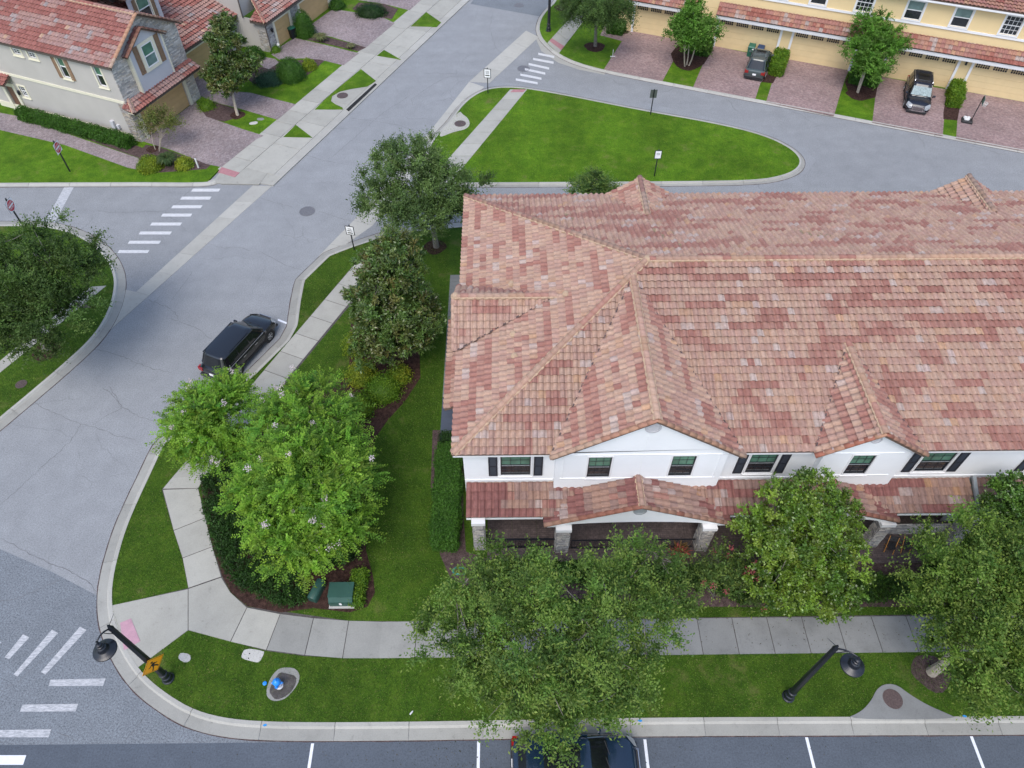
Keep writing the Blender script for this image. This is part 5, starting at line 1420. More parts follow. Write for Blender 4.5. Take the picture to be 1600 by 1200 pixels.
for a, c in doors: garage(hN, FN, a, c, .1, 2.62, -.07, "garage_yellow", lights=1, panels=5)
t = MB(FN.M)
for a, c in doors:
    for e in (a - .20, c):
        t = MB(FN.M); t.box((e, .002, .1), (e + .20, .09, 2.86)); t.build("door_post", "trim_white", hN)
for a, c in ((-.35, 5.95), (7.80, 20.45), (22.5, 35.25), (36.8, 46)):
    t = MB(FN.M); t.box((a, .1, 2.86), (c, .72, 2.92)); t.box((a, .66, 2.925), (c, .74, 3.22)); t.build("awning_fascia", "trim_white", hN)
    m_ = MB(); roof_plane(m_, [W3(FN, a, .80, 3.22), W3(FN, c, .80, 3.22), W3(FN, c, .0, 4.02), W3(FN, a, .0, 4.02)], PAL_N, 110 + int(a), prof=T5, l_=.36); m_.build("awning_tiles", None, hN, kind="stuff")
    t = MB(FN.M); t.poly3([(a + .02, .72, 3.2), (a + .02, 0, 3.2), (a + .02, 0, 3.93)], .06, (-1, 0, 0)); t.poly3([(c - .02, 0, 3.2), (c - .02, .72, 3.2), (c - .02, 0, 3.93)], .06, (1, 0, 0)); t.build("awning_cheek", "trim_white", hN)
t = MB(FN.M); t.box((-1.36, .0, 4.78), (46, .07, 4.96)); t.box((-1.36, .0, 6.86), (46, .12, 6.98)); t.build("trim_band", "trim_white", hN)
for s0, s1, z0, z1 in wN:
    q = FN.p((s0 + s1) / 2 - 1.3, -.02)
    dk = round(s0 - 1.3, 1) in (18.9, 30.05, 30.1, 12.1, .9)
    window(hN, (q[0], q[1], z0), uN, nN, s1 - s0, z1 - z0, tw=.13, grid=(4, 2) if dk else None, up="glass_dark" if dk else "glass_pale", lo="glass_dark", mw=.028 if dk else 0)
for c in (14.15, 28.85): 
    t = MB(FN.M); t.box((c - 5.85 if c < 20 else c - .1, .02, 2.3), (c - 5.7 if c < 20 else c + .05, .12, 2.6)); t.build("wall_lantern", "metal_black", hN)
rN = empty("roof", WM[hN.name]); rN.parent = hN; rN.matrix_local = Matrix.Identity(4); WM[rN.name] = WM[hN.name]
m_ = MB(); roof_plane(m_, [W3(FN, -1.8, .62, 7.0), W3(FN, 46.3, .62, 7.0), W3(FN, 46.3, -6.5, 9.4), W3(FN, 5.3, -6.5, 9.4)], PAL_N, 120, prof=T5, l_=.36)
roof_plane(m_, [W3(FN, -1.8, -13.6, 7.0), W3(FN, -1.8, .62, 7.0), W3(FN, 5.3, -6.5, 9.4)], PAL_N, 121, prof=T5, l_=.36)
roof_plane(m_, [W3(FN, 46.3, -13.6, 7.0), W3(FN, -1.8, -13.6, 7.0), W3(FN, 5.3, -6.5, 9.4), W3(FN, 46.3, -6.5, 9.4)], PAL_N, 122, prof=T5, l_=.6)
m_.build("roof_tiles", None, rN, kind="stuff")
ridge_line(rN, W3(FN, 5.3, -6.5, 9.4), W3(FN, 46.3, -6.5, 9.4), PAL_N, seed=31, step=.45); ridge_line(rN, W3(FN, -1.75, .6, 7.02), W3(FN, 5.3, -6.5, 9.4), PAL_N, seed=32, step=.45)
t = MB(FN.M); t.box((-1.8, .02, 6.76), (46.3, .56, 6.80)); t.box((-1.8, .54, 6.80), (46.3, .60, 6.96)); t.build("fascia", "trim_white", hN)
# ================================================================== PLANTS
def nrm3(a): return a / np.maximum(1e-6, np.linalg.norm(a, axis=-1, keepdims=True))
def depth_at(y, z): v = (y - 600) / CAM_F; return (CAM_H - z) / (math.sin(_P) + v * math.cos(_P))
def ells_px(lst, flat=.78):
    out = []
    for px, py, z, rp in lst:
        q = G(px, py, z); r_ = rp * depth_at(py, z) / CAM_F; out.append((q[0], q[1], z, r_, r_, r_ * flat))
    return out
def clumps(ells, n, r, shell=2.6, zmin=.8):
    """points spread through lumpy ellipsoids, denser toward the outside"""
    vol = np.array([e[3] * e[4] * e[5] for e in ells]) ** .75; vol /= vol.sum()
    k = r.choice(len(ells), n, p=vol); E_ = np.array(ells)[k]
    d = nrm3(r.normal(size=(n, 3))); d[:, 2] = np.where(d[:, 2] < -.35, -d[:, 2] * .6, d[:, 2]); d = nrm3(d)
    ph = r.uniform(0, 6.28, (len(ells), 3))[k]
    lump = 1 + .16 * np.sin(3.1 * d[:, 0] + ph[:, 0]) * np.sin(3.7 * d[:, 1] + ph[:, 1]) + .10 * np.sin(6.1 * d[:, 2] + 4 * d[:, 0] + ph[:, 2])
    f = r.random(n) ** (1 / shell) * lump
    p = E_[:, :3] + d * f[:, None] * E_[:, 3:6]
    p[:, 2] = np.maximum(p[:, 2], zmin)
    return p, d
def leaves(C, D, r, K=12, m=10, tl=.6, ll=.10, lw=.05, up=.3, droop=.15, spread=.9, pal=None, cj=.22, flat=.5, rank=False, tipcol=None):
    """K twigs round every clump centre, m leaves along each; returns vertices, faces, colours"""
    n = len(C)
    c = np.repeat(C, K, 0); d0 = np.repeat(D, K, 0)
    td = nrm3(d0 * .75 + r.normal(size=(n * K, 3)) * spread + np.array([0, 0, up]))
    tlen = tl * r.uniform(.55, 1.25, n * K)
    pc = np.array(pal); cw = r.random((n, len(pc))) ** 3; cw /= cw.sum(1, keepdims=True); base = cw @ pc
    base = base * r.uniform(.62, 1.35, (n, 1)); tb = np.repeat(base, K, 0) * r.uniform(.85, 1.15, (n * K, 1))
    t = (np.arange(m) + r.random((n * K, m)) * .8) / m
    P = c[:, None] + td[:, None] * (t * tlen[:, None])[..., None]
    P[..., 2] -= droop * (t ** 2) * tlen[:, None]
    side = nrm3(np.cross(td, np.array([0, 0, 1.0]) + r.normal(size=td.shape) * .25))
    sg = np.where(np.arange(m) % 2 == 0, 1.0, -1.0)[None, :, None]
    if rank: ld = nrm3(td[:, None] * .55 + side[:, None] * sg + r.normal(size=P.shape) * .18)
    else: ld = nrm3(td[:, None] * .6 + side[:, None] * sg * .7 + r.normal(size=P.shape) * .6)
    nn = nrm3(np.array([0, 0, 1.0]) * flat + r.normal(size=P.shape) * (.35 if rank else .6) + d0[:, None] * .35)
    wv = nrm3(np.cross(nn, ld))
    s = r.uniform(.7, 1.25, t.shape)[..., None]
    a = P; b = P + ld * ll * .5 * s + wv * lw * .5 * s; e = P + ld * ll * s; g = P + ld * ll * .5 * s - wv * lw * .5 * s
    V = np.stack([a, b, e, g], 2).reshape(-1, 3)
    col = tb[:, None] * r.uniform(1 - cj, 1 + cj, t.shape)[..., None]
    if tipcol is not None:
        k = np.clip((t - .55) * 1.6, 0, .8)[..., None] * (r.random((n * K, 1, 1)) < .5); col = col * (1 - k) + np.array(tipcol) * k
    return V, np.clip(col.reshape(-1, 3) * 1.15, .002, 1)
def foliage(name, V, col, parent, mat="leaf"):
    nf = len(V) // 4
    return np_mesh(name, V, np.arange(nf * 4).reshape(nf, 4), col, mat, parent)
OAK = [(.082, .158, .028), (.110, .205, .038), (.055, .112, .024), (.165, .25, .05)]
MAG = [(.050, .100, .020), (.070, .130, .026), (.085, .14, .030), (.125, .115, .035)]
MYR = [(.112, .255, .024), (.070, .180, .020), (.155, .305, .028), (.19, .29, .03)]
HOL = [(.075, .155, .016), (.055, .115, .016), (.13, .225, .024), (.19, .26, .035)]
LIM = [(.085, .20, .022), (.11, .24, .03), (.06, .15, .018), (.15, .27, .05)]
HED = [(.050, .135, .014), (.070, .175, .020), (.035, .095, .012)]
HEY = [(.12, .24, .018), (.17, .27, .020), (.08, .18, .014)]
YEL = [(.24, .30, .02), (.17, .26, .02), (.34, .36, .03), (.10, .18, .015)]
JUN = [(.03, .085, .045), (.045, .11, .06), (.02, .06, .032)]
DRK = [(.022, .058, .012), (.032, .080, .015), (.018, .045, .010)]
STY = dict(
    oak=dict(K=26, m=10, tl=.80, ll=.125, lw=.060, up=.3, droop=.1, spread=.75, pal=OAK, flat=.7, tipcol=(.24, .30, .06)),
    oakb=dict(K=24, m=10, tl=.82, ll=.14, lw=.065, up=.3, droop=.1, spread=.78, pal=OAK, flat=.7),
    mag=dict(K=10, m=9, tl=.42, ll=.20, lw=.085, up=.3, droop=.0, spread=.9, pal=MAG, flat=.4),
    myr=dict(K=7, m=20, tl=1.0, ll=.125, lw=.066, up=.40, droop=.28, spread=.62, pal=MYR, flat=1.2, rank=True, tipcol=(.22, .35, .03)),
    hol=dict(K=11, m=9, tl=.40, ll=.125, lw=.075, up=.35, droop=.05, spread=.85, pal=HOL, flat=.5),
    lim=dict(K=10, m=12, tl=.75, ll=.18, lw=.085, up=.45, droop=.1, spread=.7, pal=LIM, flat=.8),
    wil=dict(K=12, m=12, tl=.85, ll=.19, lw=.05, up=-.1, droop=.6, spread=.8, pal=[(.07, .12, .03), (.09, .15, .04), (.05, .09, .025)], flat=.3))
def trunk(parent, base, ells, C, r, rad, bark, nl=9, nt=30, zf=.30, stems=1):
    mb = MB(); top = np.mean([e[:3] for e in ells], 0); B_ = np.array([base[0], base[1], .05]); rr = random.Random(int(abs(base[0] * 100)))
    bases = []
    for s_ in range(stems):
        off = np.array([rr.uniform(-.25, .25), rr.uniform(-.25, .25), 0]) * (stems > 1)
        fork = B_ + off + (top - B_) * zf * np.array([.55, .55, 1.0]) + off * 1.5; fork[2] = max(.9, top[2] * zf + .5)
        crown_b = B_ + (top - B_) * .85 + off * 3
        P = [B_ + off, B_ + off * 1.2 + (fork - B_ - off) * .5 + np.array([rr.uniform(-.05, .05), rr.uniform(-.05, .05), 0]), fork, fork + (crown_b - fork) * .6 + np.array([rr.uniform(-.2, .2), rr.uniform(-.2, .2), 0]), crown_b]
        k = 1 / math.sqrt(stems)
        mb.tube(P, [rad * 1.25 * k, rad * k, rad * .9 * k, rad * .5 * k, rad * .2 * k], 9); bases.append((fork, P[3]))
    ends = []
    for i in range(nl):
        f, g = bases[i % stems]; st = f + (g - f) * rr.uniform(0, .8); tg = C[rr.randrange(len(C))]
        md = st + (tg - st) * .5 + np.array([rr.uniform(-.2, .2), rr.uniform(-.2, .2), rr.uniform(.1, .45)])
        mb.tube([st, st + (md - st) * .55 + np.array([0, 0, .1]), md, tg], [rad * .42, rad * .32, rad * .22, rad * .06], 6); ends += [md, tg, st + (md - st) * .6]
    for i in range(nt):
        tg = C[rr.randrange(len(C))]; st = min(ends, key=lambda e: float(np.sum((e - tg) ** 2)))
        md = (st + tg) / 2 + np.array([rr.uniform(-.12, .12) for _ in range(3)])
        mb.tube([st, md, tg], [rad * .13, rad * .09, .008], 4, cap=False)
    return mb.build("trunk", bark, parent, smooth=True)
def tree(name, label, lst, base, style, n, seed, rad=.16, bark="bark_grey", mat="leaf", shell=2.6, nl=9, nt=30, stems=1, zf=.30, cat="tree", group=None, zmin=.9, flat=.78, trunk_on=True, **kw):
    r = np.random.default_rng(seed); ells = ells_px(lst, flat)
    if base is None: base = (float(np.mean([e[0] for e in ells])), float(np.mean([e[1] for e in ells])))
    root = empty(name, (base[0], base[1], .1), label, cat, group)
    C, D = clumps(ells, n, r, shell, zmin)
    st = dict(STY[style]); st.update(kw)
    V, col = leaves(C, D, r, **st)
    foliage("crown", V, col, root, mat)
    if trunk_on: trunk(root, base, ells, C, r, rad, bark, nl, nt, zf, stems)
    return root, ells, C, D
tree("oak_tree", "large feathery street oak over the front verge, overhanging the parked blue car", [(765, 945, 5.0, 80), (865, 980, 6.2, 118), (865, 1075, 4.8, 88), (1005, 915, 5.4, 68), (985, 868, 5.2, 34), (1030, 965, 4.6, 56), (725, 1000, 4.2, 66), (955, 1050, 4.4, 70), (800, 890, 5.2, 40), (770, 1060, 4.2, 60), (935, 1125, 3.6, 40), (870, 1130, 4.0, 45)], G(872, 1078), 'oak', 350, 21, rad=.19, nt=90, nl=16, shell=2.2)
tree("oak_tree", "street oak at the right picture edge, its pale trunk in a mulch ring", [(1505, 895, 5.6, 88), (1565, 975, 5.2, 105), (1480, 960, 4.6, 66), (1540, 1060, 3.8, 56), (1640, 920, 5.6, 105), (1600, 1060, 4.2, 70), (1460, 900, 4.6, 40)], G(1453, 1052), 'oak', 360, 22, rad=.19, bark="bark_pale", nt=80, nl=14, shell=2.2, pal=[(.085, .160, .024), (.11, .20, .03), (.055, .11, .022), (.17, .245, .04)])
tree("holly_tree", "dense glossy green tree hiding the second porch of the white houses", [(1262, 775, 5.4, 48), (1245, 825, 4.6, 74), (1285, 860, 3.8, 72), (1225, 890, 2.8, 62), (1275, 920, 2.2, 62), (1312, 800, 4.2, 34), (1180, 820, 3.6, 34)], None, 'hol', 620, 23, rad=.11, mat="leaf_glossy", nt=30, shell=2.8)
tree("holly_tree", "dark green tree cut off by the right edge before the last porch", [(1590, 780, 4.6, 45), (1570, 830, 3.8, 48), (1625, 830, 4.0, 60), (1545, 800, 3.6, 26)], None, 'hol', 300, 24, rad=.10, mat="leaf_glossy", pal=[(.06, .125, .018), (.085, .165, .024), (.045, .095, .016)])
tree("oak_tree", "dark broad oak on the left corner beside the stop line", [(60, 415, 6.2, 78), (20, 480, 5.4, 80), (120, 430, 5.2, 52), (95, 490, 4.6, 58), (-30, 430, 5.5, 80), (50, 530, 4.0, 48), (150, 405, 4.6, 28)], G(74, 548), 'oakb', 280, 25, rad=.2, nt=50, nl=14, shell=2.3, pal=[(.055, .105, .022), (.075, .135, .030), (.040, .075, .018), (.11, .165, .04)])
r5 = tree("crape_myrtle", "bright green crape myrtle with pale pink blossoms, the larger of two", [(480, 665, 4.6, 74), (500, 745, 4.2, 84), (425, 780, 3.4, 62), (470, 845, 2.6, 62), (545, 735, 3.4, 44), (432, 655, 4.0, 34), (520, 820, 2.8, 58), (418, 735, 3.4, 38)], None, 'myr', 560, 26, rad=.07, bark="bark_pale", stems=5, nl=18, nt=40, shell=2.4, zf=.22)
r6 = tree("crape_myrtle", "smaller crape myrtle leaning over the road edge behind the parked black car", [(335, 650, 4.0, 50), (296, 680, 3.3, 36), (362, 616, 4.4, 26), (306, 636, 3.6, 28), (338, 700, 3.0, 36)], None, 'myr', 260, 27, rad=.06, bark="bark_pale", stems=4, nl=12, nt=20, shell=2.4, zf=.22)
def blossoms(root, C, D, n, seed, col=(.75, .62, .68), size=.05, name="blossom"):
    r = np.random.default_rng(seed); k = r.choice(len(C), n, replace=False)
    k = k[D[k][:, 2] > .0]; mb_v = []; cc = []
    c = C[k] + D[k] * .75 + np.array([0, 0, .25]); m = 34
    P = np.repeat(c, m, 0) + r.normal(size=(len(c) * m, 3)) * np.array([.07, .07, .07]); nn = nrm3(r.normal(size=P.shape) + [0, 0, .8]); a = nrm3(np.cross(nn, r.normal(size=P.shape))); b = np.cross(nn, a)
    V = np.stack([P - a * size, P - b * size * .8, P + a * size, P + b * size * .8], 1).reshape(-1, 3)
    foliage(name, V, np.clip(np.array(col) * r.uniform(.8, 1.15, (len(P), 1)), 0, 1), root, "petal")
blossoms(r5[0], r5[2], r5[3], 30, 5, size=.036); blossoms(r6[0], r6[2], r6[3], 14, 6, size=.036)
tree("magnolia_tree", "dark cone-shaped magnolia with bronze leaf tips between the pavement and the end house", [(612, 392, 6.6, 34), (612, 428, 5.6, 50), (608, 470, 4.5, 60), (620, 505, 3.2, 64), (600, 530, 2.2, 50), (650, 520, 2.6, 38)], G(612, 568), 'mag', 860, 28, rad=.13, mat="leaf_glossy", nt=20, shell=2.8, ll=.19, lw=.08)
tree("oak_tree", "grey green spreading oak behind the end house where the side road meets the main road", [(640, 262, 6.0, 50), (600, 315, 5.0, 42), (695, 290, 5.4, 48), (655, 335, 4.4, 56), (738, 298, 4.6, 28), (610, 262, 5.4, 36), (670, 235, 5.8, 26), (590, 285, 4.6, 30), (720, 330, 4.0, 34)], G(682, 388), 'oakb', 250, 29, rad=.17, nt=45, nl=14, shell=2.1, pal=[(.085, .145, .040), (.11, .180, .050), (.060, .105, .032), (.15, .215, .065)])
tree("magnolia_tree", "young two-tier magnolia with pale trunk in the bed between stone house driveways", [(348, 38, 5.2, 19), (352, 70, 4.3, 28), (362, 112, 2.9, 36), (386, 98, 3.2, 20), (340, 118, 2.8, 20), (350, 135, 2.2, 22)], G(372, 182), 'mag', 300, 30, rad=.11, mat="leaf_glossy", bark="bark_pale", ll=.22, lw=.10, nt=14)
tree("street_tree", "soft drooping green tree on the corner lawn left of the yellow row", [(930, 8, 5.0, 38), (902, 4, 4.6, 28), (962, 18, 4.4, 26), (935, 30, 3.8, 26), (905, 28, 3.6, 16)], G(930, 74), 'wil', 260, 31, rad=.14, bark="bark_grey", zf=.4, nt=20)
tree("young_tree", "lime green multi-stem tree between the first and second yellow garages", [(1080, 18, 4.4, 17), (1082, 45, 3.4, 30), (1060, 55, 3.0, 20), (1104, 52, 3.0, 18), (1082, 65, 2.6, 22)], G(1073, 104), 'lim', 190, 32, rad=.10, bark="bark_pale", stems=3, zf=.3, nt=16, shell=1.8)
tree("young_tree", "lime green tree with slim pale stems between the grey car and the black car", [(1362, 48, 4.4, 26), (1345, 80, 3.4, 28), (1388, 78, 3.4, 26), (1362, 108, 2.6, 26), (1395, 50, 3.8, 16)], G(1340, 148), 'lim', 230, 33, rad=.10, bark="bark_pale", stems=2, zf=.35, nt=20, shell=1.8)
tree("small_tree", "slim tree crown just showing above the rear roof edge of the white houses", [(925, 298, 3.6, 27), (905, 300, 3.2, 14), (948, 300, 3.2, 12)], None, 'oak', 55, 34, rad=.08, nt=10, nl=5, pal=[(.07, .13, .03), (.09, .16, .04)])
tree("small_tree", "thin airy tree with sparse leaves in front of the stone house garage door", [(248, 190, 2.2, 22), (232, 200, 1.9, 14), (265, 196, 1.9, 12)], G(245, 238), 'oak', 60, 35, rad=.05, stems=4, bark="bark_pale", nt=12, K=9, m=8, pal=[(.10, .13, .03), (.14, .14, .04)], shell=2)
tree("street_tree", "tree beyond the street lamp, only its trunk and lower leaves in the picture", [(880, -38, 4.8, 36)], G(877, 16), 'wil', 90, 36, rad=.13, bark="bark_grey", nt=8, nl=5)

# ---- clipped hedges and shrubs
def surf_leaves(P, Nn, r, pal, ll, lw, cj=.25, lay=.10, seedc=None):
    n = len(P); P = P + Nn * r.normal(size=(n, 1)) * lay * .5
    nn = nrm3(Nn * .7 + r.normal(size=P.shape) * .6 + np.array([0, 0, .3])); ld = nrm3(np.cross(nn, r.normal(size=P.shape))); wv = np.cross(nn, ld)
    s = r.uniform(.7, 1.3, (n, 1)); V = np.stack([P - ld * ll * .5 * s, P + wv * lw * .5 * s, P + ld * ll * .5 * s, P - wv * lw * .5 * s], 1).reshape(-1, 3)
    pc = np.array(pal); f = (np.sin(P[:, 0] * 2.3 + P[:, 1] * 1.1) * np.sin(P[:, 1] * 2.9 + P[:, 2] * 3) * .5 + .5)[:, None]
    col = (pc[0] * (1 - f) + pc[1] * f) * r.uniform(1 - cj, 1 + cj, (n, 1)); k = r.random(n) < .2; col[k] = pc[-1] * r.uniform(.8, 1.2, (k.sum(), 1))
    return V, col
def hedge(label, fr, s0, s1, d0, d1, h, pal, seed, dens=420, ll=.075, lw=.05, group=None, z0=.1, name="clipped_hedge"):
    r = np.random.default_rng(seed); c = fr.p((s0 + s1) / 2, (d0 + d1) / 2); root = empty(name, (c[0], c[1], .1), label, "hedge", group)
    A = (s1 - s0) * (d1 - d0) + 2 * h * ((s1 - s0) + (d1 - d0)); n = int(A * dens * 2)
    ws = np.array([(s1 - s0) * (d1 - d0)] + [(s1 - s0) * h] * 2 + [(d1 - d0) * h] * 2); k = r.choice(5, n, p=ws / ws.sum())
    u, v = r.random(n), r.random(n); s_ = s0 + (s1 - s0) * u; d_ = d0 + (d1 - d0) * v; z_ = z0 + h * v
    L_ = np.zeros((n, 3)); Q = np.zeros((n, 3))
    L_[:] = np.stack([s_, d_, np.full(n, z0 + h)], 1); Q[:, 2] = 1
    for i, (dd, nv) in enumerate(((d0, -1), (d1, 1)), 1):
        m = k == i; L_[m, 1] = dd; L_[m, 2] = z_[m]; Q[m] = (0, nv, 0)
    for i, (ss, nv) in enumerate(((s0, -1), (s1, 1)), 3):
        m = k == i; L_[m, 0] = ss; L_[m, 1] = (d0 + (d1 - d0) * u)[m]; L_[m, 2] = z_[m]; Q[m] = (nv, 0, 0)
    wob = .05 * np.sin(L_[:, 0] * 4.1 + L_[:, 1] * 3.3 + seed) ; L_ += Q * wob[:, None] * 1.2
    M3 = np.array(fr.M)[:3, :3]; off = np.array(fr.M)[:3, 3]
    P = L_ @ M3.T + off; Nn = Q @ M3.T
    V, col = surf_leaves(P, Nn, r, pal, ll, lw, lay=.14); foliage("foliage", V, col, root, "leaf")
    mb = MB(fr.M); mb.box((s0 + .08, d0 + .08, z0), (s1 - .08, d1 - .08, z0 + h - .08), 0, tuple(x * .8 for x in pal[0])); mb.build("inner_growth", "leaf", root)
    return root
def shrub(label, px, py, rx, h, pal, seed, n=2600, ll=.09, lw=.055, name="round_shrub", cat="shrub", group=None, ry_=None, z=.1, mat="leaf", lay=.14, at=None):
    r = np.random.default_rng(seed); c = at or G(px, py, z); ry_ = ry_ or rx; root = empty(name, (c[0], c[1], .1), label, cat, group)
    d = nrm3(r.normal(size=(n, 3))); d[:, 2] = np.abs(d[:, 2]); rad = np.array([rx, ry_, h])
    lump = 1 + .07 * np.sin(5 * d[:, 0] + seed) * np.sin(5 * d[:, 1]) + .04 * np.sin(11 * d[:, 2] + 7 * d[:, 0])
    P = np.array([c[0], c[1], z]) + d * rad * lump[:, None] * np.array([1, 1, .98]); Nn = nrm3(d / rad)
    V, col = surf_leaves(P, Nn, r, pal, ll, lw, lay=lay); foliage("foliage", V, col, root, mat)
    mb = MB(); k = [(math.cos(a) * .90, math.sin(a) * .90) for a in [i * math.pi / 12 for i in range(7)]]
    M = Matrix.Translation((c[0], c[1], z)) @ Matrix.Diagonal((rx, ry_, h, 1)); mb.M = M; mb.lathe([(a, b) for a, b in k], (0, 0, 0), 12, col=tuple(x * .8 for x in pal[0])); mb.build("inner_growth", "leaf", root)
    return root
hedge("long clipped dark green hedge along the side wall of the stone house", FA, -1.25, -.42, -11.6, -.2, .85, HED, 41, dens=260, ll=.10, lw=.07)
hedge("clipped green hedge beside the left wall of the white end house", FI, -3.62, -2.42, 15.95, 21.6, .95, [(.055, .15, .018), (.078, .19, .022), (.038, .10, .014)], 42, dens=620)
hedge("loose dark hedge between the clipped hedge and the slate strip", FI, -3.5, -2.5, 21.75, 22.4, .9, DRK, 43, dens=350)
hedge("bright green clipped hedge between the grey car and the third yellow garage door", FN, 13.65, 14.75, .35, 3.5, 1.05, HEY, 44, dens=240, ll=.12, lw=.08)
hedge("bright green clipped hedge right of the black car with the windscreen shade", FN, 28.35, 29.35, .35, 3.2, 1.05, HEY, 45, dens=240, ll=.12, lw=.08)
hedge("dark hedge behind the lime tree left of the grey car", FN, 5.75, 8.0, .5, 2.3, .95, HED, 46, dens=220, ll=.12, lw=.08)
hedge("dark hedge behind the lime tree left of the black car", FN, 20.35, 22.6, .5, 2.3, .95, HED, 47, dens=220, ll=.12, lw=.08)
hedge("dark hedge at the left end of the yellow row", FN, -1.9, -.45, .1, 1.3, 1.0, HED, 48, dens=220, ll=.12, lw=.08)
hedge("small clipped hedge block right of the green transformer box", FI, G(560, 925)[0] - .3, G(560, 925)[0] + .35, G(560, 948)[1], G(560, 898)[1], .55, HEY[:2] + HED[:1], 49, dens=500)
shrub("large rounded clipped green shrub between the young magnolia and the pavement", 456, 122, 1.25, 1.75, HED[1:] + HED[:1], 51, 4200, .10, .05)
shrub("tall rounded green shrub beside the green-lidded wheelie bin", 478, 55, .95, 2.3, HED[1:] + HED[:1], 52, 3600, .10, .05)
shrub("small yellow-green shrub touching the large rounded shrub", 484, 107, .62, .8, YEL, 53, 1500, .11, .08)
shrub("flat spreading blue-green juniper left of the large rounded shrub", 422, 126, 1.3, .55, JUN, 54, 3000, .16, .04, name="juniper", lay=.3)
shrub("dark clipped shrub against the recessed entry", 398, 92, .9, 1.1, HED, 55, 2000, .11, .07)
shrub("low bright green shrub at the foot of the black downspout", 430, 80, .55, .5, HEY, 56, 900, .14, .03, name="low_shrub", lay=.25)
shrub("dark green shrub mass at the far driveway near the top of the picture", 580, 22, 1.5, .9, DRK, 57, 3000, .13, .05, name="dark_shrub", lay=.3, ry_=1.2)
shrub("small dark shrub by the fourth garage", 527, 12, .8, .8, HED, 58, 1500, .13, .06)
shrub("green fern-like shrub at the stone garage pier", 324, 168, .7, .55, HEY, 59, 1100, .18, .04, name="low_shrub", lay=.3)
shrub("bright yellow shrub in the corner bed below the stone house garage", 237, 262, .92, .85, YEL, 60, 2600, .10, .07, name="golden_shrub")
shrub("smaller yellow-green shrub beside the white bollard", 289, 260, .65, .65, YEL[1:] + YEL[:1], 61, 1700, .10, .07, name="golden_shrub")
def spiky(label, px, py, rad, h, seed, pal, n=220, name="ornamental_grass", wd=.02, z=.1):
    r = np.random.default_rng(seed); c = G(px, py, z); root_c = np.array([c[0], c[1], z]); a = r.uniform(0, 2 * math.pi, n); t = r.uniform(.2, 1, n) ** .7
    o = np.stack([np.cos(a), np.sin(a), np.zeros(n)], 1); b = root_c + o * r.uniform(0, rad * .25, (n, 1)); mid = b + o * rad * .45 * t[:, None] + np.array([0, 0, 1]) * h * .8; tip = b + o * rad * t[:, None] + np.array([0, 0, 1]) * (h * (1.05 - .5 * t))[:, None]
    sd = np.cross(o, [0, 0, 1.0]) * wd; V = np.concatenate([np.stack([b - sd, b + sd, mid + sd, mid - sd], 1), np.stack([mid - sd, mid + sd, tip + sd * .15, tip - sd * .15], 1)]).reshape(-1, 3)
    pc = np.array(pal); col = pc[r.integers(0, len(pc), n)] * r.uniform(.8, 1.2, (n, 1))
    o_ = foliage(name, V, np.concatenate([col, col]), None); return tag(o_, label, "grass clump")
spiky("dark spiky grass clump between the two yellow shrubs", 265, 258, .9, 1.0, 1, [(.05, .10, .03), (.10, .14, .05)], 260, wd=.03)
spiky("pale straw grass clump below the tall rounded shrub", 502, 64, .8, .7, 2, [(.22, .22, .10), (.14, .17, .06)], 200, wd=.03)
spiky("small pale grass tuft in the mulch strip between driveways", 549, 76, .5, .5, 3, [(.24, .23, .12), (.16, .18, .07)], 120, wd=.03)
# golden and green shrubs under the magnolia
for k, (px, py, rx, h, pl, lb, nm) in enumerate((
        (556, 548, .62, 1.3, YEL, "tall golden shrub at the left foot of the cone-shaped magnolia", "golden_shrub"),
        (566, 590, .85, 1.0, YEL[1:] + YEL[:1], "golden green shrub below the magnolia beside the side lawn", "golden_shrub"),
        (600, 612, 1.05, .95, HEY, "wide light green shrub at the edge of the mulch bed below the magnolia", "low_shrub"),
        (560, 640, .9, .9, HEY[1:] + HED[:1], "green shrub between the magnolia bed and the larger crape myrtle", "low_shrub"),
        (625, 590, .6, .7, YEL[1:], "small speckled yellow shrub at the right end of the magnolia bed", "golden_shrub"))):
    shrub(lb, px, py, rx, h, pl, 70 + k, 2600, .09, .06, name=nm, lay=.25)
def cover(name, label, poly, n, seed, pal, h=(.25, .5), ll=.10, lw=.045, cat="ground cover", mat="leaf", z=.12):
    r = np.random.default_rng(seed); P_ = np.array(poly); x = r.uniform(P_[:, 0].min(), P_[:, 0].max(), n * 3); y = r.uniform(P_[:, 1].min(), P_[:, 1].max(), n * 3); k = pip(x, y, poly); x, y = x[k][:n], y[k][:n]
    hh = h[0] + (h[1] - h[0]) * (.5 + .5 * np.sin(x * 3.1) * np.sin(y * 2.7)); C = np.stack([x, y, z + hh * r.uniform(.55, 1, len(x))], 1); D = np.tile([0, 0, 1.0], (len(x), 1))
    V, col = leaves(C, D, r, K=5, m=6, tl=.26, ll=ll, lw=lw, up=.3, droop=.1, spread=1.0, pal=pal, flat=.5)
    o = foliage(name, V, col, None, mat); mb = MB(); mb.prism(poly, z, z + h[0] * .6)
    return tag(o, label, cat, kind="stuff")
cover("ground_cover", "dark green spreading ground cover round the crape myrtle beside the curved pavement", GP([(318, 752), (336, 735), (420, 690), (560, 760), (565, 860), (545, 885), (490, 893), (478, 905), (480, 945), (440, 950), (388, 928), (362, 908), (349, 888), (334, 845), (322, 800)], .15), 3600, 80, DRK + [(.045, .11, .02)])
cover("ground_cover", "low green ferns and leafy plants in the bed before the white house porches", GP([(742, 905), (900, 915), (1100, 925), (1150, 945), (1440, 944), (1440, 905), (1320, 905), (1318, 885), (1100, 895), (900, 885), (760, 885)], .15), 2600, 81, DRK + HOL[:2], h=(.25, .8))
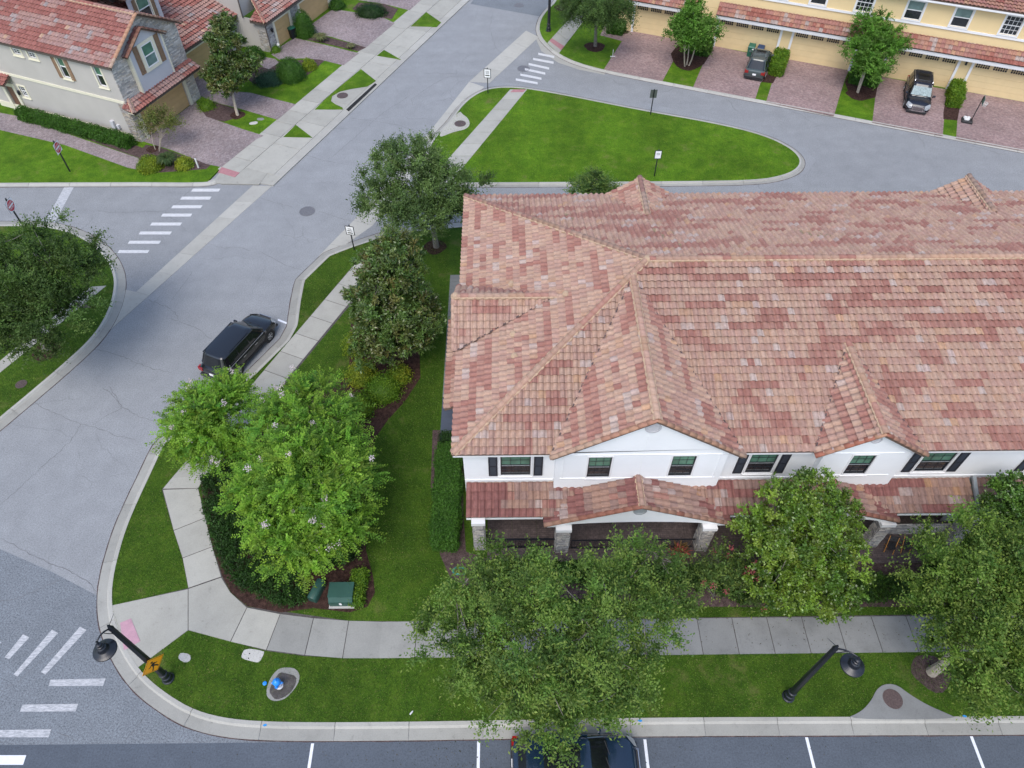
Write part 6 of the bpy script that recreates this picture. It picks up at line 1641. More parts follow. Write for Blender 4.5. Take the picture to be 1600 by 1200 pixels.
cover("ground_cover", "leafy plants at the right end of the porch bed", GP([(1440, 946), (1640, 946), (1640, 885), (1440, 880)], .15), 1100, 82, DRK + HOL[:2], h=(.3, .8))
# flowering shrub with red blooms in front of the first porch
rb = tree("flowering_shrub", "loose shrub with pink red blossoms right of the first white porch", [(1128, 890, 1.6, 34), (1165, 925, 1.2, 30), (1105, 905, 1.4, 26), (1150, 895, 1.5, 24)], None, 'oak', 80, 83, rad=.03, stems=5, nl=8, nt=10, cat="shrub", K=8, m=9, pal=[(.07, .13, .03), (.11, .17, .04), (.05, .09, .02)], zmin=.3)
blossoms(rb[0], rb[2], rb[3], 16, 7, (.42, .10, .12), .032)
cl = empty("red_leaf_plant", (*G(1062, 868), .1), "reddish cordyline plant beside the first porch pillar", "shrub")
r = np.random.default_rng(5); C = np.array([[*G(1062, 862, .8), .8]]).repeat(4, 0) + r.normal(size=(4, 3)) * .12; V, col = leaves(C, np.tile([0, 0, 1.0], (4, 1)), r, K=14, m=3, tl=.4, ll=.4, lw=.05, up=.4, pal=[(.28, .06, .05), (.20, .12, .04)]); foliage("foliage", V, col, cl)
# ================================================================== VEHICLES
def heading(x, y, deg): return Matrix.Translation((x, y, .004)) @ Matrix.Rotation(R(deg), 4, 'Z')
def car(label, M, paint, L_=4.8, W=1.9, Hh=1.72, hood=.98, belt=1.02, kind="suv", rails=True, sunroof=True, shade=False, glass="glass_car", cat="car", nose=1.25, tail=.35, wb=2.8, rw=.36, chrome_=True, roof_mat=None):
    root = empty("parked_car", M, label, cat); w_ = W / 2; xf, xr = L_ / 2, -L_ / 2
    def part(mb, name, mat=None, parent=None, smooth=False, **k): mb.M = M; return mb.build(name, mat, parent or root, smooth=smooth, **k)
    # body shell
    cowl = xf - nose; rear = xr + tail
    st = [(xr, .80, .45, belt - .22), (xr + .05, .90, .34, belt - .08), (xr + .22, .965, .28, belt - .01), (rear + .2, .99, .25, belt), (-.6, 1.0, .25, belt), (.3, 1.0, .25, belt), (cowl, .99, .25, belt - .02),
          (cowl + .35, .98, .25, hood + .02), (xf - .55, .965, .25, hood - .04), (xf - .25, .93, .27, hood - .12), (xf - .09, .84, .30, hood - .24), (xf, .72, .38, hood - .40)]
    mb = MB(); vs = []; fs = []
    prof = lambda w0, zb, zt: [(0, zt + .045), (.45 * w0, zt + .038), (.78 * w0, zt + .010), (.93 * w0, zt - .05), (w0, zt - .22), (w0 * 1.0, (zt + zb) / 2), (w0 * .985, zb + .14), (w0 * .93, zb)]
    for x, kw, zb, zt in st:
        p = prof(kw * w_, zb, zt); ring = [(x, y, z) for y, z in p] + [(x, -y, z) for y, z in p[:0:-1]]
        vs += ring
    n = 15
    for i in range(len(st) - 1):
        for k in range(n): fs.append((i * n + k, (i + 1) * n + k, (i + 1) * n + (k + 1) % n, i * n + (k + 1) % n))
    fs += [tuple(range(n)), tuple(range((len(st) - 1) * n, len(st) * n))[::-1]]
    mb.add(vs, [f[::-1] for f in fs]); body = part(mb, "body", paint, smooth=True)
    sm = body.modifiers.new("s", 'SUBSURF'); sm.levels = 1; sm.render_levels = 1
    # cabin: rings from the belt line to the roof
    def ring(xr_, xf_, hw, z, n=28, e=6.5):
        out = []; cx, hx = (xr_ + xf_) / 2, (xf_ - xr_) / 2
        for k in range(n):
            a = 2 * math.pi * (k + .5) / n; c, s = math.cos(a), math.sin(a)
            out.append((cx + hx * math.copysign(abs(c) ** (2 / e), c), hw * math.copysign(abs(s) ** (2 / e), s), z))
        return out
    rr0 = xr + (.22 if kind == "suv" else .5); r0 = ring(rr0, cowl + .12, w_ * .93, belt + .0); zt = Hh - .10
    r1 = ring(rr0 + .30, cowl - .62, w_ * .76, zt); r2 = ring(rr0 + .36, cowl - .72, w_ * .70, Hh - .03); r3 = ring(rr0 + .62, cowl - 1.05, w_ * .50, Hh)
    n = 28; gl = {"windscreen": MB(), "rear_window": MB(), "side_window": MB(), "side_window2": MB()}
    for k in range(n):
        q = [r0[k], r0[(k + 1) % n], r1[(k + 1) % n], r1[k]]; cx = (q[0][0] + q[1][0]) / 2; cy = (q[0][1] + q[1][1]) / 2
        dx, dy = q[1][0] - q[0][0], q[1][1] - q[0][1]
        if abs(dy) > abs(dx) * 1.2: nm = "windscreen" if cx > 0 else "rear_window"
        else: nm = "side_window" if cy > 0 else "side_window2"
        gl[nm].add(q, [(0, 1, 2, 3)])
    for nm, g in gl.items(): part(g, "side_window" if nm == "side_window2" else nm, glass)
    rp = MB(); rp.add(r1 + r2 + r3, [(k, (k + 1) % n, n + (k + 1) % n, n + k) for k in range(n)] + [(n + k, n + (k + 1) % n, 2 * n + (k + 1) % n, 2 * n + k) for k in range(n)] + [tuple(range(2 * n, 3 * n))])
    roof_o = part(rp, "roof", roof_mat or paint, smooth=True)
    pb = MB(); A = lambda t, xa, xb, y0, y1: ((xa + (xb - xa) * t), (y0 + (y1 - y0) * t), belt + (zt - belt) * t)
    for s_ in (-1, 1):
        y0, y1 = s_ * w_ * .90, s_ * w_ * .745
        for xa, xb, wd in ((.05, 0, .09), (-.95, -.95, .07)):
            pb.bar((xa, y0 * 1.03, belt - .02), (xb, y1 * 1.02, zt + .02), wd, .03, up=(0, s_, .3))
        for k, wd in ((3, .08), (10, .14)) if s_ > 0 else ((24, .08), (17, .14)): pb.bar(r0[k], r1[k], wd, .05, up=(0, s_, .3))
        pb.bar((cowl - .72, y1 * 1.02, zt + .01), (rr0 + .42, y1 * 1.02, zt + .01), .05, .05)
    part(pb, "window_frame", paint)
    sl = MB()
    for s_ in (-1, 1):
        sl.bar((cowl - .15, s_ * w_ * .965, belt - .0), (rr0 + .2, s_ * w_ * .965, belt - .0), .02, .025)
    if chrome_: part(sl, "window_trim", "chrome")
    # wheels
    for sx in (-1, 1):
        for s_ in (-1, 1):
            c = (sx * wb / 2 + .02, s_ * (w_ - .11), rw); ax = Matrix.Rotation(R(-90 * s_), 3, 'X')
            ar = MB(); ar.lathe([(rw + .07, -.12), (rw + .07, .118), (rw - .02, .118)], c, 20, axis=ax); wa = part(ar, "wheel_arch", "plastic_dark")
            t = MB(); t.lathe([(rw * .62, -.10), (rw * .97, -.10), (rw, -.05), (rw, .09), (rw * .95, .125), (rw * .66, .13), (rw * .62, .10)], c, 24, axis=ax); ty = part(t, "wheel", "rubber", smooth=True)
            rm = MB(); rm.lathe([(rw * .65, .09), (rw * .65, .125), (rw * .60, .13), (rw * .58, .07), (.001, .06)], c, 24, axis=ax)
            for k in range(5):
                a = 2 * math.pi * k / 5 + .3; e = Vector((math.cos(a), 0, math.sin(a)))
                rm.bar(Vector(c) + Vector((0, s_ * .10, 0)), Vector(c) + e * rw * .60 + Vector((0, s_ * .12, 0)), .07, .03, up=(0, 1, 0))
            rm.lathe([(.06, .08), (.06, .125), (.001, .13)], c, 10, axis=ax)
            part(rm, "rim", "alloy", ty)
    # lights, grille, plates, seams, mirrors, handles
    for s_ in (-1, 1):
        h = MB(); y = s_ * w_ * .66
        h.add([(xf - .30, s_ * w_ * .93, hood - .15), (xf - .10, s_ * w_ * .80, hood - .25), (xf + .012, s_ * w_ * .50, hood - .30), (xf - .13, s_ * w_ * .52, hood - .135), (xf - .40, s_ * w_ * .86, hood - .055),
               (xf - .02, s_ * w_ * .74, hood - .42), (xf + .02, s_ * w_ * .48, hood - .42), (xf - .24, s_ * w_ * .955, hood - .32)],
              [(4, 3, 2, 1, 0), (0, 1, 5, 7), (1, 2, 6, 5)]); part(h, "headlight", "lamp_clear")
        t = MB(); t.box((xr - .015, min(s_ * w_ * .60, s_ * w_ * .88), belt - .30), (xr + .07, max(s_ * w_ * .60, s_ * w_ * .88), belt - .10)); t.box((xr + .02, min(s_ * w_ * .86, s_ * w_ * .955), belt - .34), (xr + .26, max(s_ * w_ * .86, s_ * w_ * .955), belt - .10)); part(t, "tail_light", "lamp_red")
        m_ = MB(); m_.lathe([(.001, -.11), (.07, -.09), (.085, 0), (.07, .09), (.001, .11)], (cowl - .18, s_ * (w_ + .09), belt + .08), 10, axis=Matrix.Rotation(R(90), 3, 'X')); m_.box((cowl - .22, min(s_ * w_ * .93, s_ * (w_ + .04)), belt - .02), (cowl - .14, max(s_ * w_ * .93, s_ * (w_ + .04)), belt + .05)); part(m_, "wing_mirror", paint, smooth=True)
        for x in (.38, -.68):
            hd = MB(); hd.bar((x - .13, s_ * (w_ * 1.0 + .012), belt - .16), (x + .10, s_ * (w_ * 1.0 + .012), belt - .16), .035, .03); part(hd, "handle", "chrome" if chrome_ else paint)
        sm_ = MB()
        for x in (cowl - .15, .22, -.78): sm_.box((x - .006, min(s_ * w_ * .97, s_ * (w_ + .004)), .42), (x + .006, max(s_ * w_ * .97, s_ * (w_ + .004)), belt - .08))
        sm_.box((-1.1, min(s_ * w_ * .96, s_ * (w_ + .006)), .30), (cowl + .05, max(s_ * w_ * .96, s_ * (w_ + .006)), .40)); part(sm_, "door_seam", "plastic_dark")
    g = MB(); gz0, gz1 = hood - .56, hood - .26
    g.box((xf - .06, -w_ * .40, gz0), (xf + .015, w_ * .40, gz1)); gr = part(g, "grille", "plastic_dark")
    g = MB(); g.box((xf + .012, -w_ * .44, gz1 - .01), (xf + .04, w_ * .44, gz1 + .035)); g.box((xf + .012, -w_ * .44, gz0 - .035), (xf + .04, w_ * .44, gz0 + .01))
    for s_ in (-1, 1): g.box((xf + .012, s_ * w_ * .42 - .02, gz0 + .012), (xf + .038, s_ * w_ * .42 + .02, gz1 - .012))
    for k in range(3): z = gz0 + (gz1 - gz0) * (k + 1) / 4; g.box((xf + .014, -w_ * .40, z - .012), (xf + .03, w_ * .40, z + .012))
    part(g, "grille_trim", "chrome", gr)
    bm = MB(); bm.box((xf - .10, -w_ * .78, .24), (xf + .05, w_ * .78, .40), bev=.03); part(bm, "bumper", "plastic_dark"); bm = MB(); bm.box((xr - .06, -w_ * .88, .28), (xr + .10, w_ * .88, .52), bev=.04); part(bm, "bumper", "plastic_dark")
    if chrome_:
        bm = MB()
        for s_ in (-1, 1): bm.bar((xf + .03, s_ * w_ * .40, .42), (xf - .12, s_ * w_ * .80, .47), .05, .03)
        part(bm, "bumper_trim", "chrome")
    pl = MB(); pl.box((xr - .03, -.15, belt - .42), (xr - .005, .15, belt - .28)); part(pl, "number_plate", "sign_white")
    if rails:
        for s_ in (-1, 1):
            r_ = MB(); x0, x1 = rr0 + .55, cowl - .95; y = s_ * w_ * .70
            r_.tube([(x0, y, Hh - .05), (x0 + .08, y, Hh + .035), (x1 - .08, y, Hh + .035), (x1, y, Hh - .05)], .018, 6); part(r_, "roof_rail", "chrome" if chrome_ else "plastic_dark")
    if sunroof:
        s_ = MB(); x1 = cowl - 1.05; s_.box((x1 - (.55 if sunroof == 1 else 1.4), -w_ * .44, Hh - .01), (x1, w_ * .44, Hh + .012)); part(s_, "sunroof", glass)
    if shade:
        s_ = MB(); N_ = 12
        for i in range(N_):
            y0, y1 = -w_ * .78 + 2 * w_ * .78 * i / N_, -w_ * .78 + 2 * w_ * .78 * (i + 1) / N_; k = .012 * (i % 2)
            xa, xb = cowl + .02, cowl - .50
            s_.add([(xa + .02 + k, y0, belt + .10), (xa + .02 + .012 - k, y1, belt + .10), (xb + .012 - k + .03, y1 * .9, zt - .10), (xb + k + .03, y0 * .9, zt - .10)], [(0, 1, 2, 3)])
        part(s_, "windscreen_shade", "sunshade")
    wp = MB()
    for y in (-.45, .15): wp.bar((cowl + .15, y, belt + .03), (cowl - .02, y + .48, belt + .16), .018, .015)
    part(wp, "wiper", "plastic_dark")
    return root
car("black seven-seat car with silver door handles parked at the main road kerb", heading(-15.68, 28.98, 65.5), "paint_black", L_=5.05, W=1.95, Hh=1.74, hood=1.0, nose=1.15, rails=False, sunroof=0, wb=3.0)
car("black SUV with silver grille and shiny windscreen shade in front of the fourth yellow garage", heading(34.75, 57.05, -110.5), "paint_navy", L_=4.9, W=1.95, Hh=1.82, nose=1.25, shade=True, sunroof=2, wb=2.85)
gc = car("green-grey older SUV with roof box rails parked nose-in beside the bins", heading(22.55, 62.45, 67.5), "paint_green_grey", L_=4.5, W=1.80, Hh=1.75, nose=1.15, rails=True, sunroof=1, chrome_=False, wb=2.6, glass="glass_car")
car("dark blue hatchback under the street oak at the front kerb, cut by the picture edge", heading(2.56, 6.58, 0.5), "paint_blue", L_=4.95, W=1.95, Hh=1.62, nose=1.3, rails=False, sunroof=2, wb=2.85, roof_mat="lamp_clear" if False else None)

# ================================================================== STREET FURNITURE
def street_lamp(label, base, top_z, arm, sgn_rod=.42):
    root = empty("street_lamp", (base[0], base[1], .1), label, "street lamp", "black street lamps"); bx, by = base
    m = MB(); m.lathe([(.26, .0), (.26, .10), (.21, .14), (.20, .36), (.16, .40), (.15, .62), (.18, .64), (.18, .70), (.13, .74), (.13, .84)], (bx, by, .08), 16); m.build("base", "metal_black", root)
    m = MB(); m.lathe([(.135, .70), (.115, 3), (.085, top_z - .3), (.105, top_z - .28), (.105, top_z - .2), (.07, top_z - .12), (.05, top_z), (.001, top_z + .12)], (bx, by, 0), 14)
    for k in range(12):
        a = 2 * math.pi * k / 12; c, s = math.cos(a), math.sin(a); m.bar((bx + .134 * c, by + .134 * s, .9), (bx + .088 * c, by + .088 * s, top_z - .35), .014, .014)
    m.build("pole", "metal_black", root, smooth=True)
    d = Vector((arm[0] - bx, arm[1] - by, 0)); Ln = d.length; d.normalize(); P = lambda t, z: (bx + d.x * Ln * t, by + d.y * Ln * t, z)
    m = MB(); m.tube([P(-.0, top_z - .25), P(.12, top_z - .12), P(.35, top_z + .03), P(.62, top_z + .10), P(.88, top_z + .06), P(1.0, top_z - .08)], [.03, .032, .032, .03, .028, .025], 8)
    m.tube([P(0, top_z - .62), P(.14, top_z - .52), P(.30, top_z - .25), P(.42, top_z + .02)], .016, 6)
    m.tube([P(0, top_z - .05), P(-sgn_rod / Ln, top_z + .16)], [.016, .006], 6); m.lathe([(.03, 0), (.04, .05), (.001, .12)], P(.95, top_z + .02), 8)
    m.build("arm", "metal_black", root, smooth=True)
    z = top_z - .10; c = P(1.0, 0)
    m = MB(); m.lathe([(.05, z + .02), (.10, z - .02), (.10, z - .12), (.13, z - .14), (.13, z - .22), (.17, z - .26), (.20, z - .40), (.22, z - .44), (.34, z - .52), (.42, z - .56), (.43, z - .60), (.41, z - .60), (.20, z - .50), (.001, z - .48)], (c[0], c[1], 0), 36)
    m.build("lamp_shade", "metal_black", root)
    m = MB(); m.lathe([(.16, z - .52), (.17, z - .60), (.12, z - .68), (.001, z - .71)], (c[0], c[1], 0), 14); m.build("lamp_glass", "lamp_clear", root, smooth=True)
    return root
street_lamp("black street lamp at the corner kerb carrying the amber walking sign", G(265, 1062), 6.1, G(152, 1006, 6.05))
street_lamp("black street lamp on the front verge right of the big oak", G(1230, 1090), 6.1, G(1342, 1030, 6.05))
street_lamp("black street lamp by the far corner pavement near the yellow row", G(857, 50), 6.1, (G(857, 50)[0] - .9, G(857, 50)[1] + .3))
def text(body, M, size, mat, parent, name="lettering", ext=.002):
    cu = bpy.data.curves.new(name, 'FONT'); cu.body = body; cu.size = size; cu.align_x = 'CENTER'; cu.align_y = 'CENTER'; cu.extrude = ext; cu.materials.append(MATS[mat])
    tmp = bpy.data.objects.new(name, cu); me = bpy.data.meshes.new_from_object(tmp); bpy.data.objects.remove(tmp); me.name = name
    if not me.materials: me.materials.append(MATS[mat])
    o = bpy.data.objects.new(name, me); COL.objects.link(o); o.parent = parent; o.matrix_local = WM[parent.name].inverted() @ M; return o
def sign_M(c, right, up=(0, 0, 1)):
    x = Vector(right).normalized(); y = Vector(up); z = x.cross(y); return Matrix(((x.x, y.x, z.x, c[0]), (x.y, y.y, z.y, c[1]), (x.z, y.z, z.z, c[2]), (0, 0, 0, 1)))
def disc(mb, r_, z, n=28): mb.lathe([(r_, z - .002), (r_, z), (.001, z)], (0, 0, 0), n)
def no_entry(label, base, zc, right):
    root = empty("no_entry_sign", (base[0], base[1], .1), label, "road sign", "no entry signs"); m = MB(); m.box((base[0] - .04, base[1] - .04, .1), (base[0] + .04, base[1] + .04, zc + .50)); m.lathe([(.06, 0), (.04, .05), (.001, .12)], (base[0], base[1], zc + .50), 8); m.build("post", "metal_black", root)
    c = Vector((base[0], base[1], zc)); M = sign_M(c, right); M.translation = c + Vector(M.col[2][:3]) * .055
    m = MB(M); m.box((-.41, -.41, -.012), (.41, .41, -.001)); m.build("sign_frame", "metal_black", root)
    m = MB(M); m.box((-.40, -.40, 0), (.40, .40, .006)); pn = m.build("sign_panel", "sign_white", root)
    m = MB(M); disc(m, .37, .009); m.build("red_disc", "sign_red", pn); m = MB(M); m.box((-.30, -.062, .0092), (.30, .062, .0115)); m.build("white_bar", "sign_white", pn)
    for t, y in (("DO NOT", .17), ("ENTER", -.17)): text(t, M @ Matrix.Translation((0, y, .011)), .16, "sign_white", pn)
    return root
d1 = Vector(G(95.2, 221, 2.2)) - Vector(G(87.5, 232, 2.2)); rgt = (d1.x, d1.y, 0)
no_entry("do not enter sign on a black post in the lawn before the stone house path", G(110.5, 270), 2.15, rgt)
b2 = G(37, 352); no_entry("do not enter sign on a black post rising beside the corner oak", G(42, 362), 2.2, rgt)
def small_sign(label, base, px, py, w_, h_, back=False, bars_=(), yaw=0):
    # centre height found from the sight line above the base
    best = min(((abs(G(px, py, z / 20)[1] - base[1]), z / 20) for z in range(20, 60)), key=lambda t: t[0]); zc = best[1]
    root = empty("street_sign", (base[0], base[1], .1), label, "road sign"); m = MB(); m.box((base[0] - .035, base[1] - .035, .08), (base[0] + .035, base[1] + .035, zc + h_ / 2 + .12)); m.build("post", "metal_black", root)
    rt = Matrix.Rotation(R(yaw), 3, 'Z') @ Vector((1, 0, 0)); M = sign_M((base[0], base[1], zc), rt); k = -1 if back else 1
    M.translation = Vector((base[0], base[1], zc)) + Vector(M.col[2][:3]) * .045 * k
    m = MB(M); e = -.010 * k; m.box((-w_ / 2 - .05, -h_ / 2 - .05, min(e, 0)), (w_ / 2 + .05, h_ / 2 + .05, max(e, 0) - .001)); m.build("sign_frame", "sign_back" if back else "metal_black", root)
    m = MB(M); m.box((-w_ / 2, -h_ / 2, min(0, .006 * k) + .0005), (w_ / 2, h_ / 2, max(0, .006 * k))); pn = m.build("sign_panel", "sign_white", root)
    if bars_:
        m = MB(M)
        for y, l_, t in bars_: m.box((-w_ * l_ / 2, y * h_ - t * h_ / 2, .0075), (w_ * l_ / 2, y * h_ + t * h_ / 2, .009))
        m.build("printed_lines", "ink", pn)
    return root
small_sign("small white sign on a black post at the tip of the grass island", G(762.5, 148), 762, 114, .50, .70, bars_=((.28, .6, .05), (.14, .6, .05), (-.02, .6, .05), (-.24, .7, .12)), yaw=-8)
small_sign("white text sign on a black post beside the magnolia", G(554, 392), 549.5, 360, .50, .62, bars_=((.22, .5, .07), (-.02, .7, .10), (-.30, .7, .13)), yaw=-12)
small_sign("sign seen from its grey back on a black post at the loop street kerb", G(1016, 181), 1022, 147, .45, .6, back=True)
small_sign("white sign on a thin black post at the lower edge of the grass island", G(1022, 277), 1027, 241, .42, .6, bars_=((.15, .6, .05), (0.0, .6, .05)))
# amber walking-person sign on the corner lamp
lb = Vector((*G(265, 1062), 0)); dgn = Vector(G(255.4, 1014, 2.3)) - Vector(G(219.3, 1051.5, 2.3)); rt = Vector((dgn.x, dgn.y, 0)).normalized()
zc = min(((abs((Vector(G(240, 1030, z / 20)) - Vector(lb[:2])).length), z / 20) for z in range(20, 60)), key=lambda t: t[0])[1]
Ms = sign_M((lb.x, lb.y, zc), rt); Ms.translation = Vector((lb.x, lb.y, zc)) + Vector(Ms.col[2][:3]) * .17
ps = empty("pedestrian_sign", Ms.copy(), "amber diamond sign with black walking figure mounted on the corner street lamp", "road sign")
D45 = Ms @ Matrix.Rotation(R(45), 4, 'Z')
m = MB(D45); m.box((-.38, -.38, -.004), (.38, .38, .004)); m.build("sign_panel", "sign_amber", ps)
m = MB(D45)
for a in (-1, 1):
    m.box((-.355, a * .345 - .007, .0045), (.355, a * .345 + .007, .0065)); m.box((a * .345 - .007, -.337, .0045), (a * .345 + .007, .337, .0065))
m.build("border", "ink", ps)
fig = [[(-.03, .12), (.06, .14), (.09, .02), (.04, -.06), (-.05, -.05), (-.06, .05)], [(.02, -.05), (.06, -.05), (.12, -.16), (.15, -.30), (.10, -.31), (.06, -.18), (-.01, -.08)], [(-.05, -.05), (.01, -.06), (-.04, -.18), (-.13, -.31), (-.18, -.29), (-.10, -.17)],
       [(.05, .13), (.08, .12), (.16, .01), (.20, -.02), (.18, -.05), (.12, -.02), (.05, .07)], [(-.03, .12), (-.06, .10), (-.15, .04), (-.20, .06), (-.21, .03), (-.15, -.01), (-.04, .05)], [(.03 + .055 * math.cos(a * .52), .215 + .055 * math.sin(a * .52)) for a in range(12)]]
m = MB(Ms)
for p in fig: m.prism(p, .0046, .0068)
m.build("walking_figure", "ink", ps)
m = MB(Ms); m.box((-.05, -.25, -.13), (.05, -.19, -.0045)); m.box((-.05, .19, -.13), (.05, .25, -.0045)); m.build("bracket", "metal_black", ps)

# hydrant on its concrete ring
sc = lambda pts: [(400 + x / 13.33, 1020 + y / 13.33) for x, y in pts]
m = MB(); m.prism(chaikin(GP(sc([(540, 305), (780, 310), (880, 390), (915, 500), (870, 660), (700, 880), (560, 980), (400, 1010), (280, 970), (210, 870), (230, 720), (290, 540), (420, 370)]), .13), 1, True), .06, .135); tag(m.build("concrete_ring", "concrete_mid"), kind="structure")
m = MB(); m.prism(chaikin(GP(sc([(500, 400), (640, 430), (835, 480), (840, 640), (740, 800), (640, 890), (500, 960), (400, 970), (330, 900), (270, 800), (330, 640), (420, 500)]), .14), 1, True), .13, .141); tag(m.build("ring_soil", "soil"), kind="structure")
hb_ = G(438, 1073); hy = empty("fire_hydrant", (*hb_, .14), "blue fire hydrant with silver lower barrel on a concrete ring in the verge", "fire hydrant"); x, y = hb_
m = MB(); m.lathe([(.17, .14), (.17, .18), (.12, .19), (.115, .36), (.16, .37), (.16, .41), (.12, .42)], (x, y, 0), 16); m.build("barrel", "hydrant_silver", hy, smooth=True)
m = MB(); m.lathe([(.12, .42), (.125, .62), (.17, .63), (.17, .67), (.14, .72), (.09, .79), (.035, .81), (.035, .86), (.001, .87)], (x, y, 0), 16)
m.build("bonnet", "hydrant_blue", hy, smooth=True)
for k, (dx, dy) in enumerate(((1, 0), (-1, 0), (0, -1))):
    m = MB(); ax = rot_to((0, 0, 0), (dx, dy, 0)); rr_ = .075 if k == 2 else .055; m.lathe([(rr_ * .8, .08), (rr_ * .8, .16), (rr_, .16), (rr_, .21), (.02, .22), (.02, .25), (.001, .25)], (x, y, .52), 12, axis=ax); m.build("nozzle", "hydrant_blue", hy, smooth=True)
c = G(414, 1068, .12); m = MB(); m.lathe([(.09, 0), (.09, .05), (.06, .07), (.001, .075)], (0, 0, .115), 12); m.M = Matrix.Translation((c[0], c[1], 0)); m.build("valve_cap", "hydrant_blue", origin=(c[0], c[1], .1), label="small blue valve cap in the grass left of the hydrant", cat="valve cap")
# utility boxes
x0, x1 = G(516, 946, .2)[0], G(553, 946, .2)[0]; yf = G(534, 950, .2)[1] + .02
ub = empty("transformer_box", ((x0 + x1) / 2, yf + .4, .12), "dark green electric transformer box with white label on a concrete pad", "utility box")
m = MB(); m.box((x0 - .05, yf - .02, .10), (x1 + .05, yf + .95, .20)); m.build("concrete_pad", "precast", ub)
m = MB(); m.add([(x0, yf + .06, .20), (x1, yf + .06, .20), (x1, yf + .9, .20), (x0, yf + .9, .20), (x0, yf + .06, .62), (x1, yf + .06, .62), (x1, yf + .22, .84), (x0, yf + .22, .84), (x1, yf + .9, .86), (x0, yf + .9, .86)],
     [(0, 1, 5, 4), (4, 5, 6, 7), (7, 6, 8, 9), (1, 2, 8, 6, 5), (3, 0, 4, 7, 9), (2, 3, 9, 8)]); bo = m.build("cabinet", "green_box", ub)
m = MB(); m.box((x0 - .02, yf + .20, .865), (x1 + .02, yf + .92, .885)); m.box((x0 - .015, yf + .045, .50), (x1 + .015, yf + .075, .525)); m.box(((x0 + x1) / 2 - .02, yf + .04, .30), ((x0 + x1) / 2 + .03, yf + .07, .44)); m.build("lid", "green_box", ub)
m = MB(); m.box(((x0 + x1) / 2 - .07, yf + .035, .38), ((x0 + x1) / 2 + .04, yf + .044, .56)); m.build("label_plate", "sign_white", ub)
a_, b_ = Vector(G(487, 938, .3)), Vector(G(503, 908, .3)); d_ = (b_ - a_); an = math.atan2(d_.y, d_.x); cc = (a_ + b_) / 2
pe = empty("utility_pedestal", Matrix.Translation((cc.x, cc.y, .12)) @ Matrix.Rotation(an, 4, 'Z'), "low green rounded utility pedestal left of the transformer box", "utility box")
m = MB(WM[pe.name]); Ln = d_.length / 2; K = 8
vs = []
for xx, sc_ in ((-Ln, .86), (-Ln + .05, 1), (Ln - .05, 1), (Ln, .86)):
    vs += [(xx, -.22 * sc_, 0)] + [(xx, -.22 * sc_ * math.cos(math.pi * k / K), .30 + .16 * sc_ * math.sin(math.pi * k / K)) for k in range(K + 1)] + [(xx, .22 * sc_, 0)]
n = K + 3; m.add(vs, [(i * n + k, (i + 1) * n + k, (i + 1) * n + k + 1, i * n + k + 1) for i in range(3) for k in range(n - 1)] + [tuple(range(n)), tuple(range(3 * n, 4 * n))[::-1]]); m.build("cover", "green_box", pe, smooth=True)
def lid(label, px, z, mat, name="meter_cover", holes=0):
    p = chaikin(GP(px, z), 1, True); m = MB(); m.prism(p, z - .04, z); cx = sum(q[0] for q in p) / len(p); cy = sum(q[1] for q in p) / len(p); o = m.build(name, mat, origin=(cx, cy, z), label=label, cat="utility cover")
    if holes:
        m = MB(); 
        for i in range(holes): m.lathe([(.03, z - .001), (.03, z + .003), (.001, z + .003)], (cx - .18, cy + .10 - .2 * i, 0), 8)
        WM[o.name] = Matrix.Translation((cx, cy, z)); m.build("finger_hole", "dark_void", o)
lid("pale square water meter lid in the grass beside the walking sign", [(283, 1019.5), (297, 1022), (298.5, 1031), (290, 1036), (279, 1030), (279, 1024)], .135, "precast")
lid("rectangular concrete valve lid against the curved pavement edge", [(383, 1012.5), (413, 1017), (412, 1022), (406, 1034), (400, 1035), (378, 1029), (377, 1024)], .14, "precast", holes=2)
lid("pale meter lid in the lawn between the stone house driveways", [(390, 191), (403, 189), (402, 194), (389, 195)], .12, "precast"); lid("grey meter lid beside the pale one between the stone house driveways", [(402, 184), (413, 184), (412, 188), (401, 188)], .12, "concrete_old_vignetted")
# bollard, yard signs, litter
q = G(311, 264); m = MB(); m.lathe([(.06, .1), (.06, .85), (.05, .90), (.001, .93)], (q[0], q[1], 0), 10); m.build("white_bollard", "white_plastic", origin=(*q, .1), label="short white plastic bollard at the driveway corner", cat="bollard", smooth=True)
q = G(957, 90); ys = empty("yard_stake", (*q, .1), "small white stake with a flat foot in the corner lawn", "yard stake"); m = MB(); m.box((q[0] - .02, q[1] - .02, .1), (q[0] + .02, q[1] + .02, .75)); m.build("stake", "white_plastic", ys); m = MB(); m.box((q[0] - .22, q[1] - .10, .11), (q[0] + .22, q[1] - .03, .17)); m.build("foot", "white_plastic", ys)
q = G(437, 80); ys = empty("garden_sign", (*q, .1), "small white round sign on a stem at the grey house corner", "sign"); m = MB(); m.tube([(q[0], q[1], .1), (q[0], q[1], .5)], .015, 6); m.build("stem", "metal_black", ys); m = MB(); m.lathe([(.13, -.01), (.13, .01), (.001, .01)], (q[0], q[1], .62), 14, axis=Matrix.Rotation(R(60), 3, 'X')); m.build("disc", "white_plastic", ys)
q = G(643, 1114, .12); m = MB(); m.tube([(q[0] - .06, q[1] - .07, .15), (q[0] + .03, q[1] + .04, .15), (q[0] + .06, q[1] + .08, .155)], [.035, .035, .014], 8); m.build("plastic_bottle", "white_plastic", origin=(*q, .13), label="crushed white bottle lying in the verge grass", cat="litter")
hr = G(718, 893, .15); hz = empty("garden_hose", (*hr, .15), "teal garden hose coil lying on the mulch at the hedge end", "hose"); m = MB(); rz_ = random.Random(4)
